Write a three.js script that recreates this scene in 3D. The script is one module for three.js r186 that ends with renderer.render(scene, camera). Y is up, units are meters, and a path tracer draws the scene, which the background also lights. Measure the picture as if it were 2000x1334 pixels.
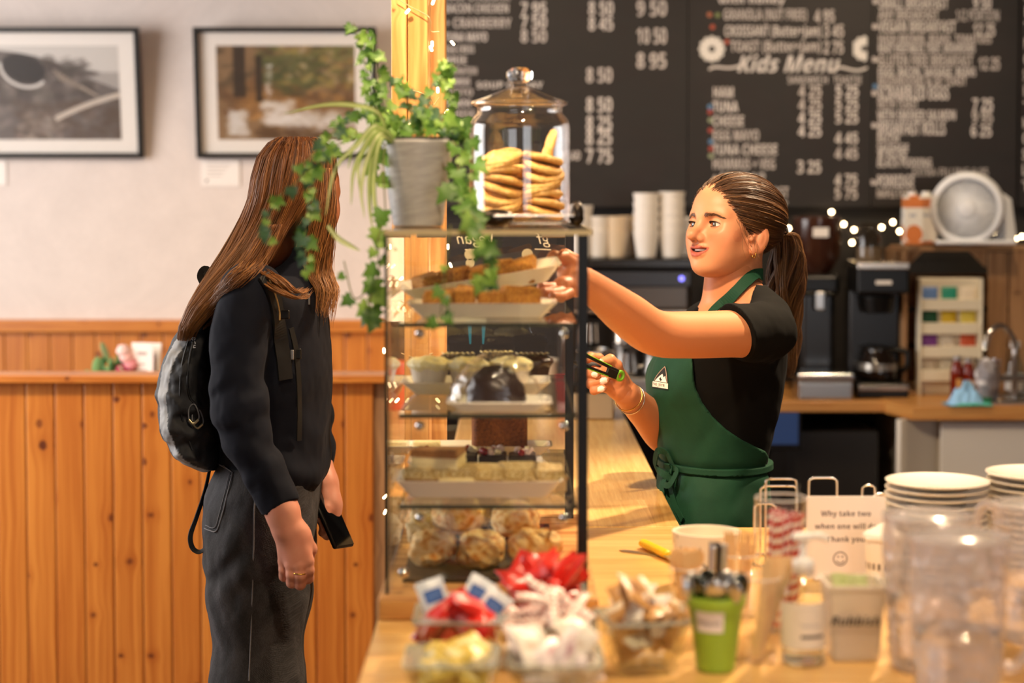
import * as THREE from 'three';
import { RoundedBoxGeometry } from 'three/addons/geometries/RoundedBoxGeometry.js';
import { mergeGeometries } from 'three/addons/utils/BufferGeometryUtils.js';
import { RectAreaLightUniformsLib } from 'three/addons/lights/RectAreaLightUniformsLib.js';
import { createNoise3D } from 'simplex-noise';

// ---------------------------------------------------------------- camera
const scene = new THREE.Scene();
const F = 3600, EYE = 1.55, HORIZON = 375, PITCH = THREE.MathUtils.degToRad(2.8);
const camera = new THREE.PerspectiveCamera(2 * Math.atan(667 / F) * 180 / Math.PI, 2000 / 1334, 0.1, 60);
camera.position.set(0, EYE, 0);
camera.rotation.set(-PITCH, 0, 0);
const CY = HORIZON + F * Math.tan(PITCH);
camera.setViewOffset(2000, 1334, 0, 667 - CY, 2000, 1334);
camera.focus = 3.42;
camera.userData.fStop = 2.4;

// ---------------------------------------------------------------- sky, lights, exposure
scene.background = new THREE.Color(0.80, 0.88, 1.0);   // even overcast sky outside the windows
RectAreaLightUniformsLib.init();
const renderer = new THREE.WebGLRenderer({ antialias: true });
renderer.toneMapping = THREE.LinearToneMapping;
renderer.toneMappingExposure = 1.12;
renderer.shadowMap.enabled = true;
function areaLight(name, color, intensity, w, h, from, to) {
  const l = new THREE.RectAreaLight(color, intensity, w, h);
  l.name = name; l.position.set(...from); l.lookAt(...to); scene.add(l);
  return l;
}
function spotLight(name, color, intensity, from, to, angle, penumbra, radius) {
  const l = new THREE.SpotLight(color, intensity, 0, angle, penumbra, 2);
  l.name = name; l.position.set(...from); l.target.position.set(...to); scene.add(l.target);
  l.castShadow = true; l.shadow.radius = radius; l.shadow.mapSize.set(1024, 1024); scene.add(l);
  return l;
}
// daylight through the window in the left wall and the shopfront window behind the camera
areaLight('window_daylight_side', new THREE.Color(1, 0.94, 0.90), 8.2, 2.3, 1.5, [-2.97, 1.75, -4.2], [0, 1.6, -4.4]);
areaLight('window_daylight_front', new THREE.Color(1.0, 0.97, 0.96), 3.0, 1.9, 1.55, [1.7, 1.72, 2.5], [1.7, 1.72, -4]);
// warm ceiling spots; the fittings that hold them are built with the ceiling
const SPOTS = [
  { at: [-0.55, 2.86, -2.35], to: [0.42, 1.35, -3.5], power: 23, angle: 0.5, radius: 3 },
  { at: [1.15, 2.86, -3.95], to: [0.35, 0.97, -3.05], power: 30, angle: 0.6, radius: 2.5 },
  { at: [-1.25, 2.86, -3.2], to: [-1.0, 0.6, -4.9], power: 16, angle: 0.75, radius: 3 },
  { at: [0.25, 2.86, -1.55], to: [0.1, 1.1, -2.6], power: 10, angle: 0.6, radius: 3 },
  { at: [1.3, 2.86, -5.0], to: [1.2, 1.2, -6.2], power: 5, angle: 0.8, radius: 3 },
  { at: [0.0, 2.86, -4.9], to: [0.1, 1.2, -6.2], power: 4, angle: 0.8, radius: 3 },
];
const WARM = new THREE.Color(1.0, 0.74, 0.47);
for (const s of SPOTS) spotLight('ceiling_spot_light', WARM, s.power, s.at, s.to, s.angle, 0.7, s.radius);

// ---------------------------------------------------------------- helpers
const V = (x, y, z) => new THREE.Vector3(x, y, z);
const CO = Math.cos(PITCH), SI = Math.sin(PITCH);
/** photo pixel at a stated real distance -> world point */
function P(px, py, d) {
  const x = (px - 1000) / F, y = -(py - CY) / F;
  const wy = y * CO - SI, wz = -CO - y * SI, k = d / -wz;
  return V(x * k, EYE + wy * k, -d);
}
const X = (px, d) => (px - 1000) / F * d;               // quick sideways position
const H = (py, d) => P(1000, py, d).y;                  // quick height
let _s = 12345;
const seed = (n) => { _s = n >>> 0; };
function rnd(a = 0, b = 1) { _s = (_s + 0x6d2b79f5) | 0; let t = Math.imul(_s ^ (_s >>> 15), 1 | _s); t = (t + Math.imul(t ^ (t >>> 7), 61 | t)) ^ t; return a + (b - a) * (((t ^ (t >>> 14)) >>> 0) / 4294967296); }
seed(77);
const noise3 = createNoise3D(() => rnd());
const fbm = (x, y, z, o = 4) => { let s = 0, a = 0.5; for (let i = 0; i < o; i++) { s += a * noise3(x, y, z); x *= 2.03; y *= 2.03; z *= 2.03; a *= 0.5; } return s; };
const clamp = (x, a = 0, b = 1) => Math.min(b, Math.max(a, x));
const mix = (a, b, t) => a + (b - a) * t;
const sstep = (a, b, x) => { const t = clamp((x - a) / (b - a)); return t * t * (3 - 2 * t); };
const ORD = ['first', 'second', 'third', 'fourth', 'fifth', 'sixth', 'seventh', 'eighth', 'ninth', 'tenth', 'eleventh', 'twelfth', 'thirteenth', 'fourteenth', 'fifteenth', 'sixteenth', 'seventeenth', 'eighteenth', 'nineteenth', 'twentieth'];

const taken = {};
function numbered(name) { const n = taken[name] = (taken[name] ?? -1) + 1; return n ? `${name}_${String(n).padStart(3, '0')}` : name; }
function shadowy(o) { o.castShadow = o.receiveShadow = true; return o; }
/** top-level thing whose children are its parts */
function thing(name, label, category, pos = [0, 0, 0], group, turn = 0) {
  const o = new THREE.Group(); o.name = numbered(name);
  if (pos.isVector3) o.position.copy(pos); else o.position.set(...pos);
  o.rotation.y = turn; o.userData = { label, category };
  if (group) o.userData.group = group;
  scene.add(o); return o;
}
function part(name, geo, m, parent, pos, rot) {
  const o = shadowy(new THREE.Mesh(geo, m)); o.name = name;
  if (pos) { if (pos.isVector3) o.position.copy(pos); else o.position.set(...pos); }
  if (rot) o.rotation.set(...rot);
  parent.add(o); return o;
}
/** top-level thing of one mesh */
function solo(name, geo, m, label, category, pos, group, rot) {
  const o = part(numbered(name), geo, m, scene, pos, rot);
  o.userData = { label, category }; if (group) o.userData.group = group;
  return o;
}
function struct(name, geo, m, pos, rot) { const o = part(name, geo, m, scene, pos, rot); o.userData.kind = 'structure'; return o; }
function copyOf(root, label, group) {
  const r = root.clone(); r.name = numbered(root.name.replace(/_\d{3}$/, '')); scene.add(r);
  r.userData = { ...root.userData, label }; if (group) r.userData.group = group;
  return r;
}

// geometry
const box = (w, h, d, x = 0, y = 0, z = 0) => new THREE.BoxGeometry(w, h, d).translate(x, y, z);
const rbox = (w, h, d, r = 0.004, x = 0, y = 0, z = 0, seg = 2) => new RoundedBoxGeometry(w, h, d, seg, Math.min(r, w / 2.01, h / 2.01, d / 2.01)).translate(x, y, z);
const cyl = (r0, r1, h, n = 24, x = 0, y = 0, z = 0) => new THREE.CylinderGeometry(r0, r1, h, n).translate(x, y, z);
const lathe = (pts, n = 40) => new THREE.LatheGeometry(pts.map(([r, y]) => new THREE.Vector2(Math.max(r, 1e-5), y)), n);
const sph = (r, x = 0, y = 0, z = 0, n = 16) => new THREE.SphereGeometry(r, n, Math.round(n * 0.75)).translate(x, y, z);
const curve = (pts, closed = false, t = 0.5) => new THREE.CatmullRomCurve3(pts.map((p) => p.isVector3 ? p : V(...p)), closed, 'catmullrom', t);
const tube = (pts, r, n = 24, k = 8, closed = false) => new THREE.TubeGeometry(pts.getPoint ? pts : curve(pts, closed), n, r, k, closed);
function merge(list) {
  const l = list.map((g) => g.index ? g.toNonIndexed() : g);
  for (const g of l) for (const k of Object.keys(g.attributes)) if (!['position', 'normal', 'uv', 'color'].includes(k) || (k === 'color' && !l.every((q) => q.attributes.color))) g.deleteAttribute(k);
  return mergeGeometries(l);
}
/** uv in metres from a box projection of the geometry's own axes, plus an offset */
function boxUV(g, s = 1, ou = 0, ov = 0, swap = false) {
  const q = g.index ? g.toNonIndexed() : g; const p = q.attributes.position, n = q.attributes.normal, uv = new Float32Array(p.count * 2);
  for (let i = 0; i < p.count; i++) {
    const ax = Math.abs(n.getX(i)), ay = Math.abs(n.getY(i)), az = Math.abs(n.getZ(i)); let u, v;
    if (ax >= ay && ax >= az) { u = p.getZ(i); v = p.getY(i); } else if (ay >= az) { u = p.getX(i); v = p.getZ(i); } else { u = p.getX(i); v = p.getY(i); }
    if (swap) [u, v] = [v, u];
    uv[i * 2] = u / s + ou; uv[i * 2 + 1] = v / s + ov;
  }
  q.setAttribute('uv', new THREE.BufferAttribute(uv, 2)); return q;
}
/** box whose four sides taper: bottom w0 x d0, top w1 x d1 */
function taperBox(w0, d0, w1, d1, h, r = 0) {
  const g = r ? rbox(1, h, 1, r / Math.max(w0, d0), 0, h / 2, 0, 3) : box(1, h, 1, 0, h / 2, 0), p = g.attributes.position;
  for (let i = 0; i < p.count; i++) { const t = p.getY(i) / h; p.setX(i, p.getX(i) * mix(w0, w1, t)); p.setZ(i, p.getZ(i) * mix(d0, d1, t)); }
  g.computeVertexNormals(); return g;
}
function lump(g, amp, freq, off = 0) {
  const p = g.attributes.position, n = g.attributes.normal;
  for (let i = 0; i < p.count; i++) {
    const a = amp * fbm(p.getX(i) * freq + off, p.getY(i) * freq, p.getZ(i) * freq, 3);
    p.setXYZ(i, p.getX(i) + n.getX(i) * a, p.getY(i) + n.getY(i) * a, p.getZ(i) + n.getZ(i) * a);
  }
  g.computeVertexNormals(); return g;
}
function extrude(pts, depth, bevel = 0.001) {
  const s = new THREE.Shape(pts.map(([x, y]) => new THREE.Vector2(x, y)));
  return new THREE.ExtrudeGeometry(s, { depth, bevelEnabled: bevel > 0, bevelSize: bevel, bevelThickness: bevel, bevelSegments: 2, curveSegments: 8 });
}

// textures
function dataTex(w, h, fn, srgb = true) {
  const d = new Uint8Array(w * h * 4);
  for (let y = 0; y < h; y++) for (let x = 0; x < w; x++) { const c = fn(x / w, y / h), o = (y * w + x) * 4; d[o] = clamp(c[0]) * 255; d[o + 1] = clamp(c[1]) * 255; d[o + 2] = clamp(c[2]) * 255; d[o + 3] = 255; }
  const t = new THREE.DataTexture(d, w, h); t.magFilter = THREE.LinearFilter; t.minFilter = THREE.LinearMipmapLinearFilter; t.generateMipmaps = true; t.wrapS = t.wrapT = THREE.RepeatWrapping;
  if (srgb) t.colorSpace = THREE.SRGBColorSpace; t.needsUpdate = true; return t;
}
function canvasTex(w, h, draw) {
  const c = document.createElement('canvas'); c.width = w; c.height = h; const x = c.getContext('2d'); draw(x, w, h);
  const t = new THREE.CanvasTexture(c); t.colorSpace = THREE.SRGBColorSpace; t.anisotropy = 8; return t;
}
const tn = (u, v, fx, fy, o = 0, oct = 4) => {   // tileable-ish noise over the unit square
  const a = u * Math.PI * 2, b = v * Math.PI * 2;
  return fbm(Math.cos(a) * fx / 6.28 + o, Math.sin(a) * fx / 6.28 + Math.cos(b) * fy / 6.28, Math.sin(b) * fy / 6.28 + o * 1.7, oct);
};
const mat = (color, roughness = 0.6, o = {}) => {
  const M = ['clearcoat', 'transmission', 'sheen', 'ior', 'thickness', 'specularIntensity'].some((k) => k in o) ? THREE.MeshPhysicalMaterial : THREE.MeshStandardMaterial;
  return new M({ color, roughness, ...o });
};
const pane = (color = 0xffffff, roughness = 0.0, o = {}) => mat(color, roughness, { transmission: 1, thickness: 0, ior: 1.5, ...o });

// ---------------------------------------------------------------- surface materials
function woodTexture(sd, base, dark, knotCol, knotN, o = {}) {
  seed(sd); const knots = [], fx = o.fx ?? 46, W = o.w ?? 1024, Hh = o.h ?? 1024;
  for (let i = 0; i < knotN; i++) knots.push([rnd(), rnd(), rnd(0.005, 0.0115), rnd(0.7, 1.5), rnd(0.6, 1)]);
  const off = rnd(0, 50), asp = o.asp ?? 2;   // texture covers 1 m across the grain and asp metres along it
  return dataTex(W, Hh, (u, v) => {
    let gu = u + 0.012 * tn(u, v, 3, 4, off, 2), kn = 0, halo = 0;
    for (const [ku, kv, r, e, s] of knots) {
      let du = u - ku, dv = v - kv; du -= Math.round(du); dv -= Math.round(dv); dv *= asp / e;
      const d2 = du * du + dv * dv; if (d2 > r * r * 60) continue;
      const d = Math.sqrt(d2), w = Math.exp(-d2 / (r * r * 9));
      gu -= du * w * 0.75; kn = Math.max(kn, s * sstep(r * 1.15, r * 0.7, d + r * 0.2 * noise3(u * 180, v * 180, 3))); halo = Math.max(halo, w * 0.5 * s);
    }
    const band = tn(gu, v, fx, 1.6, off + 3, 3), fine = tn(gu, v, fx * 5, 9, off + 9, 2), broad = tn(u, v, 7, 3, off + 20, 2);
    const ring = 0.5 + 0.5 * Math.sin(gu * fx * 4.2 + band * 5 + broad * 3);
    let t = clamp(0.30 + (o.band ?? 0.55) * band + 0.22 * fine + 0.18 * broad + (o.ring ?? 0.13) * (ring - 0.5) + halo * 0.5);
    const c = [0, 1, 2].map((k) => mix(mix(base[k], dark[k], t), knotCol[k], kn * 0.85));
    return c;
  });
}
const pineTex = woodTexture(5, [0.82, 0.53, 0.22], [0.64, 0.33, 0.085], [0.32, 0.13, 0.04], 62);
const worktopTex = woodTexture(9, [0.93, 0.80, 0.58], [0.80, 0.60, 0.36], [0.6, 0.4, 0.22], 0, { band: 0.75, ring: 0.2, fx: 60 });
const crateTex = woodTexture(14, [0.66, 0.50, 0.34], [0.42, 0.29, 0.18], [0.25, 0.16, 0.1], 14, { w: 512, h: 512 });
const postTex = woodTexture(21, [0.86, 0.66, 0.40], [0.66, 0.42, 0.18], [0.45, 0.25, 0.1], 3, { band: 0.8, ring: 0.35, fx: 30, w: 512, h: 512 });
const pineM = mat(0xffffff, 0.42, { map: pineTex, clearcoat: 0.25, clearcoatRoughness: 0.35, bumpMap: pineTex, bumpScale: 0.0004 });
const postM = mat(0xffffff, 0.5, { map: postTex, bumpMap: postTex, bumpScale: 0.0006 });
const crateM = mat(0xffffff, 0.75, { map: crateTex, bumpMap: crateTex, bumpScale: 0.001 });
const plasterTex = dataTex(512, 512, (u, v) => { const n = tn(u, v, 60, 60, 3, 3) * 0.5 + tn(u, v, 7, 7, 8, 3) * 0.5; const k = 0.93 + n * 0.05; return [k, k, k]; });
const plasterM = mat(new THREE.Color('#eee2db'), 0.85, { map: plasterTex, bumpMap: plasterTex, bumpScale: 0.0012 });
const ceilM = mat(new THREE.Color('#8d857a'), 0.9, { map: plasterTex });
const darkWallM = mat(new THREE.Color('#1c1816'), 0.7, { map: plasterTex, bumpMap: plasterTex, bumpScale: 0.001 });
const floorTex = woodTexture(31, [0.55, 0.45, 0.36], [0.36, 0.28, 0.21], [0.2, 0.15, 0.1], 8, { w: 512, h: 512 });
const floorM = mat(0xffffff, 0.45, { map: floorTex });

const RX0 = -3.0, RX1 = 3.0, ZB = -6.3, ZF = 2.6, CEIL = 2.9, TH = 0.15;
// floor, ceiling
struct('floor', boxUV(box(RX1 - RX0 + 2 * TH, 0.1, ZF - ZB + 2 * TH), 1), floorM, [0, -0.05, (ZF + ZB) / 2]);
struct('ceiling', boxUV(box(RX1 - RX0 + 2 * TH, 0.12, ZF - ZB + 2 * TH), 1), ceilM, [0, CEIL + 0.06, (ZF + ZB) / 2]);
// back wall: cream plaster on the customers' side, dark paint on the servery side
const SPLIT = X(866, 6.3);
struct('wall_back', boxUV(box(SPLIT - RX0 + TH, CEIL, TH), 1), plasterM, [(SPLIT + RX0 - TH) / 2, CEIL / 2, ZB - TH / 2]);
struct('wall_servery', boxUV(box(RX1 - SPLIT + TH, CEIL, TH), 1), darkWallM, [(RX1 + SPLIT + TH) / 2, CEIL / 2, ZB - TH / 2]);
struct('wall_right', boxUV(box(TH, CEIL, ZF - ZB), 1), mat(new THREE.Color('#6b5f54'), 0.8, { map: plasterTex }), [RX1 + TH / 2, CEIL / 2, (ZF + ZB) / 2]);
// walls with window openings (four pieces merged into one wall)
function openWall(name, along, fixed, a0, a1, o0, o1, y0, y1) {
  const g = [[a0, o0, 0, CEIL], [o1, a1, 0, CEIL], [o0, o1, 0, y0], [o0, o1, y1, CEIL]].map(([p, q, r, s]) => along === 'z' ? box(TH, s - r, q - p, fixed, (r + s) / 2, (p + q) / 2) : box(q - p, s - r, TH, (p + q) / 2, (r + s) / 2, fixed));
  struct(name, boxUV(merge(g), 1), plasterM);
}
openWall('wall_left', 'z', RX0 - TH / 2, ZB - TH, ZF + TH, -5.4, -3.0, 0.98, 2.52);
openWall('wall_front', 'x', ZF + TH / 2, RX0, RX1, 0.7, 2.7, 0.9, 2.55);
const whitePaint = mat(new THREE.Color('#efece6'), 0.45);
function windowUnit(name, along, fixed, o0, o1, y0, y1) {
  const w = new THREE.Group(); w.name = name; w.userData.kind = 'structure'; scene.add(w);
  const bar = (a, b, r, s) => along === 'z' ? box(0.06, s - r, b - a, fixed, (r + s) / 2, (a + b) / 2) : box(b - a, s - r, 0.06, (a + b) / 2, (r + s) / 2, fixed);
  const t = 0.05, m = (o0 + o1) / 2;
  part('window_frame', merge([bar(o0, o0 + t, y0, y1), bar(o1 - t, o1, y0, y1), bar(o0, o1, y0, y0 + t), bar(o0, o1, y1 - t, y1), bar(m - t / 2, m + t / 2, y0, y1)]), whitePaint, w);
  for (const [a, b] of [[o0 + t, m - t / 2], [m + t / 2, o1 - t]]) {
    const g = along === 'z' ? box(0.006, y1 - y0 - 2 * t, b - a, fixed, (y0 + y1) / 2, (a + b) / 2) : box(b - a, y1 - y0 - 2 * t, 0.006, (a + b) / 2, (y0 + y1) / 2, fixed);
    part('pane', g, pane(), w);
  }
}
windowUnit('window_1', 'z', RX0 - TH / 2, -5.4, -3.0, 0.98, 2.52);
windowUnit('window_2', 'x', ZF + TH / 2, 0.7, 2.7, 0.9, 2.55);

// ceiling spot fittings (above the frame)
const spotBody = mat(0x222222, 0.4, { metalness: 0.5 }), spotGlow = mat(0x000000, 0.5, { emissive: new THREE.Color(1, 0.75, 0.48), emissiveIntensity: 6 });
SPOTS.forEach((s, i) => {
  const where = ['over the display case', 'over the side worktop', 'over the customers beside the pine partition', 'over the front worktop', 'near the sink corner', 'near the coffee machine'][i];
  const t = thing('ceiling_spot', `black ceiling spotlight ${where}`, 'spotlight', s.at, 'ceiling spotlights');
  const dir = V(...s.to).sub(V(...s.at)).normalize(), q = new THREE.Quaternion().setFromUnitVectors(V(0, -1, 0), dir);
  const can = part('spot_housing', lathe([[0.001, 0.115], [0.045, 0.115], [0.05, 0.1], [0.05, 0.012], [0.046, 0.012], [0.046, 0.11]], 24), spotBody, t); can.quaternion.copy(q);
  const glow = part('spot_lamp', new THREE.CylinderGeometry(0.044, 0.044, 0.004, 24).translate(0, 0.045, 0), spotGlow, t); glow.quaternion.copy(q);
  part('stem', cyl(0.008, 0.008, 0.06, 10, 0, 0.03, 0), spotBody, t, dir.clone().multiplyScalar(-0.105).add(V(0, 0, 0)));
});

// wainscot on the back wall: rail and single boards
function planks(parent, x0, x1, y0, y1, z, w, phase, name = 'plank') {
  const g = [];   // a few bevelled boards with their own piece of grain
  for (let i = 0; i < 9; i++) {
    const bw = w - 0.0022, b = 0.004, gg = extrude([[-bw / 2 + b, 0], [bw / 2 - b, 0], [bw / 2 - b, y1 - y0], [-bw / 2 + b, y1 - y0]], 0.008, b).translate(0, y0, -0.012);
    g.push(boxUV(gg, 1, 0.11 * i + 0.03, 0.0)); const uv = g[i].attributes.uv;
    for (let k = 0; k < uv.count; k++) uv.setXY(k, uv.getX(k), uv.getY(k) / 2 + i * 0.37);
  }
  let n = 0;
  for (let x = x0 + phase; x < x1 + w / 2; x += w) { const o = part(name, g[(n * 5 + 3) % 9], pineM, parent, [x, 0, z]); n++; o.name = n > 1 ? `${name}_${String(n - 1).padStart(3, '0')}` : name; }
}
{
  const w = new THREE.Group(); w.name = 'trim_1'; w.userData.kind = 'structure'; scene.add(w);
  const top = H(625, 6.26), x1 = SPLIT, x0 = -1.95, rail = boxUV(rbox(x1 - x0, 0.044, 0.035, 0.006, (x0 + x1) / 2, top - 0.022, ZB + 0.0185), 1, 0.2, 0.1, true);
  part('wainscot_rail', rail, pineM, w);
  planks(w, x0, x1 - 0.05, 0.1, top - 0.044, ZB + 0.012, 0.0775, 0.02);
  part('baseboard', boxUV(box(x1 - x0, 0.1, 0.02, (x0 + x1) / 2, 0.05, ZB + 0.0115), 1, 0, 0, true), pineM, w);
}
// pine partition in front of the seating
{
  const d = 4.9, x0 = -1.62, x1 = X(752, d), top = H(733, d - 0.02);
  const p = new THREE.Group(); p.name = 'wall_partition'; p.userData.kind = 'structure'; scene.add(p);
  part('partition_core', box(x1 - x0, top - 0.02, 0.07, (x0 + x1) / 2, (top - 0.02) / 2, -d - 0.05), crateM, p);
  part('partition_cap', boxUV(rbox(x1 - x0 + 0.01, 0.021, 0.125, 0.004, (x0 + x1) / 2, top - 0.0105, -d - 0.035), 1, 0.4, 0.3, true), pineM, p);
  planks(p, x0, x1 - 0.05, 0.0, top - 0.021, -d - 0.008, 0.0776, X(15, d) - x0 - Math.floor((X(15, d) - x0) / 0.0776) * 0.0776);
}
// timber post at the end of the servery
{
  const p = new THREE.Group(); p.name = 'wall_post'; p.userData.kind = 'structure'; scene.add(p);
  const d = 3.18, h = CEIL, xa = X(764, d), xb = X(797, d), xc = X(838, d);
  const board = (name, w, dep, x, z, o) => part(name, boxUV(rbox(w, h, dep, 0.003, x, h / 2, z), 1, o, 0.1 * o), postM, p);
  board('post_board', xb - xa - 0.002, 0.10, (xa + xb) / 2, -d - 0.05, 0.1);
  board('post_board', xc - xb - 0.001, 0.10, (xb + xc) / 2, -d - 0.0485, 0.43);
  board('post_board', 0.062, 0.06, X(838, 3.5), -3.5 - 0.05, 0.7);
}
// servery floor plinth under the worktops comes with the counters below

// ---------------------------------------------------------------- the wall behind: pictures, cards, menu boards
const blackFrameM = mat(0x14120f, 0.4), matBoardM = mat(new THREE.Color('#f1ebe4'), 0.8), paperM = mat(new THREE.Color('#efe9e2'), 0.8);
function picture(label, px0, px1, draw, lean) {
  const d = 6.25, x0 = X(px0, d), x1 = X(px1, d), y1 = H(52, d), y0 = H(308, d), w = x1 - x0, h = y1 - y0;
  const t = thing('framed_picture', label, 'picture', [(x0 + x1) / 2, y0, -d - 0.02], 'framed pictures on the cream wall');
  const fw = 0.017, fd = 0.03;
  for (const g of [rbox(w, fw, fd, 0.002, 0, fw / 2, 0), rbox(w, fw, fd, 0.002, 0, h - fw / 2, 0), rbox(fw, h - 2 * fw, fd, 0.002, -w / 2 + fw / 2, h / 2, 0), rbox(fw, h - 2 * fw, fd, 0.002, w / 2 - fw / 2, h / 2, 0)]) part('frame_bar', g, blackFrameM, t);
  const mw = 0.074, mh = 0.062, iw = w - 2 * mw, ih = h - 2 * mh;
  part('mount_board', box(w - 2 * fw, h - 2 * fw, 0.004, 0, h / 2, -0.006), matBoardM, t);
  const tex = canvasTex(768, Math.round(768 * ih / iw), draw);
  part('print', new THREE.PlaneGeometry(iw, ih).translate(0, h / 2, -0.0032), mat(0xffffff, 0.45, { map: tex }), t);
  part('glazing', box(w - 2 * fw, h - 2 * fw, 0.002, 0, h / 2, 0.004), pane(), t);
  t.rotation.x = lean; t.position.z = ZB + 0.018;
  return t;
}
function blotches(x, W, Hh, list, n, sd) { seed(sd); for (let i = 0; i < n; i++) { const [c, a0, b0, a1, b1, s] = list[Math.floor(rnd(0, list.length))]; x.fillStyle = c; x.globalAlpha = rnd(0.1, 0.5); x.beginPath(); x.ellipse(rnd(a0, a1) * W, rnd(b0, b1) * Hh, rnd(0.3, 1) * s * W, rnd(0.3, 1) * s * W * 0.5, rnd(-0.6, 0.6), 0, 7); x.fill(); } x.globalAlpha = 1; }
picture('black framed picture of a grey whale eye, cut off by the photo edge', -95, 279, (x, W, Hh) => {
  x.fillStyle = '#a8a29d'; x.fillRect(0, 0, W, Hh); x.fillStyle = '#cfcac4'; x.fillRect(0, 0, W, Hh * 0.28);
  x.fillStyle = '#6a625e'; x.beginPath(); x.moveTo(0, Hh * 0.05); x.quadraticCurveTo(W * 0.45, Hh * 0.02, W * 0.72, Hh * 0.3); x.lineTo(W, Hh * 0.47); x.lineTo(W, Hh); x.lineTo(0, Hh); x.fill();
  blotches(x, W, Hh, [['#4a413c', 0, 0.15, 0.8, 0.6, 0.09], ['#8d827a', 0, 0.3, 0.9, 0.9, 0.06], ['#5b4b40', 0.3, 0.6, 1, 1, 0.08], ['#a39488', 0.3, 0.7, 0.6, 1, 0.04]], 500, 3);
  x.fillStyle = '#2c2624'; x.beginPath(); x.ellipse(W * 0.36, Hh * 0.24, W * 0.15, Hh * 0.15, 0.3, 0, 7); x.fill();
  x.strokeStyle = '#d9d3cd'; x.lineWidth = 16; x.beginPath(); x.ellipse(W * 0.36, Hh * 0.24, W * 0.16, Hh * 0.19, 0.35, 0.3, 3.0); x.stroke();
  x.strokeStyle = '#cbbfb2'; x.lineWidth = 26; x.beginPath(); x.moveTo(W, Hh * 0.52); x.quadraticCurveTo(W * 0.75, Hh * 0.62, W * 0.56, Hh * 0.78); x.stroke();
  x.lineWidth = 8; for (let i = 0; i < 16; i++) { x.strokeStyle = i % 2 ? '#b5a797' : '#57493f'; x.beginPath(); x.moveTo(W * (0.55 + i * 0.012), Hh * (0.24 + i * 0.012)); x.lineTo(W * (0.6 + i * 0.017), Hh * (0.36 + i * 0.012)); x.stroke(); }
}, 0.15);
picture('black framed picture of a woodland waterfall behind the long-haired customer', 383, 737, (x, W, Hh) => {
  x.fillStyle = '#8d7050'; x.fillRect(0, 0, W, Hh);
  blotches(x, W, Hh, [['#4c3e2a', 0, 0, 1, 0.6, 0.07], ['#6d7040', 0.3, 0, 1, 0.4, 0.08], ['#a9924f', 0.45, 0, 1, 0.45, 0.05], ['#8a6238', 0.1, 0.4, 0.6, 0.75, 0.08], ['#4d5130', 0.35, 0.1, 0.75, 0.5, 0.08], ['#6e4e32', 0, 0.3, 1, 0.8, 0.08], ['#d0bc9c', 0.45, 0, 1, 0.4, 0.035], ['#b98a4e', 0.1, 0.5, 0.9, 0.8, 0.05]], 900, 8);
  x.fillStyle = '#2f241a'; x.globalAlpha = 0.8; x.fillRect(W * 0.12, 0, W * 0.09, Hh * 0.55); x.fillRect(W * 0.28, Hh * 0.1, W * 0.05, Hh * 0.5); x.globalAlpha = 1;
  blotches(x, W, Hh, [['#e7e3df', 0.355, 0.2, 0.4, 0.55, 0.018], ['#ded8d2', 0.33, 0.6, 0.55, 0.85, 0.06], ['#d6d0ca', 0.1, 0.7, 0.2, 0.95, 0.06], ['#c9c0b8', 0.5, 0.7, 1, 0.95, 0.07], ['#e9e6e3', 0.35, 0.75, 0.9, 0.85, 0.05]], 420, 12);
  blotches(x, W, Hh, [['#5a4028', 0.3, 0.9, 1, 1, 0.09]], 60, 13);
}, 0.13);
function wallCard(label, px0, px1, py0, py1) {
  const d = 6.28, w = X(px1, d) - X(px0, d), h = H(py0, d) - H(py1, d);
  solo('wall_card', rbox(w, h, 0.004, 0.001), mat(0xffffff, 0.8, { map: canvasTex(256, 160, (x, W, Hh) => { x.fillStyle = '#f1eae4'; x.fillRect(0, 0, W, Hh); x.fillStyle = '#b9aea8'; for (let i = 0; i < 4; i++) x.fillRect(40, 26 + i * 22, 150 - i * 18, 5); x.fillStyle = '#6f625c'; x.fillRect(26, 118, 16, 16); }) }), label, 'card', [(X(px0, d) + X(px1, d)) / 2, (H(py0, d) + H(py1, d)) / 2, -6.297], 'caption cards under the pictures');
}
wallCard('small white caption card under the waterfall picture', 393, 468, 313, 364);
wallCard('small white caption card under the whale picture at the photo edge', -70, 12, 313, 362);

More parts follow.
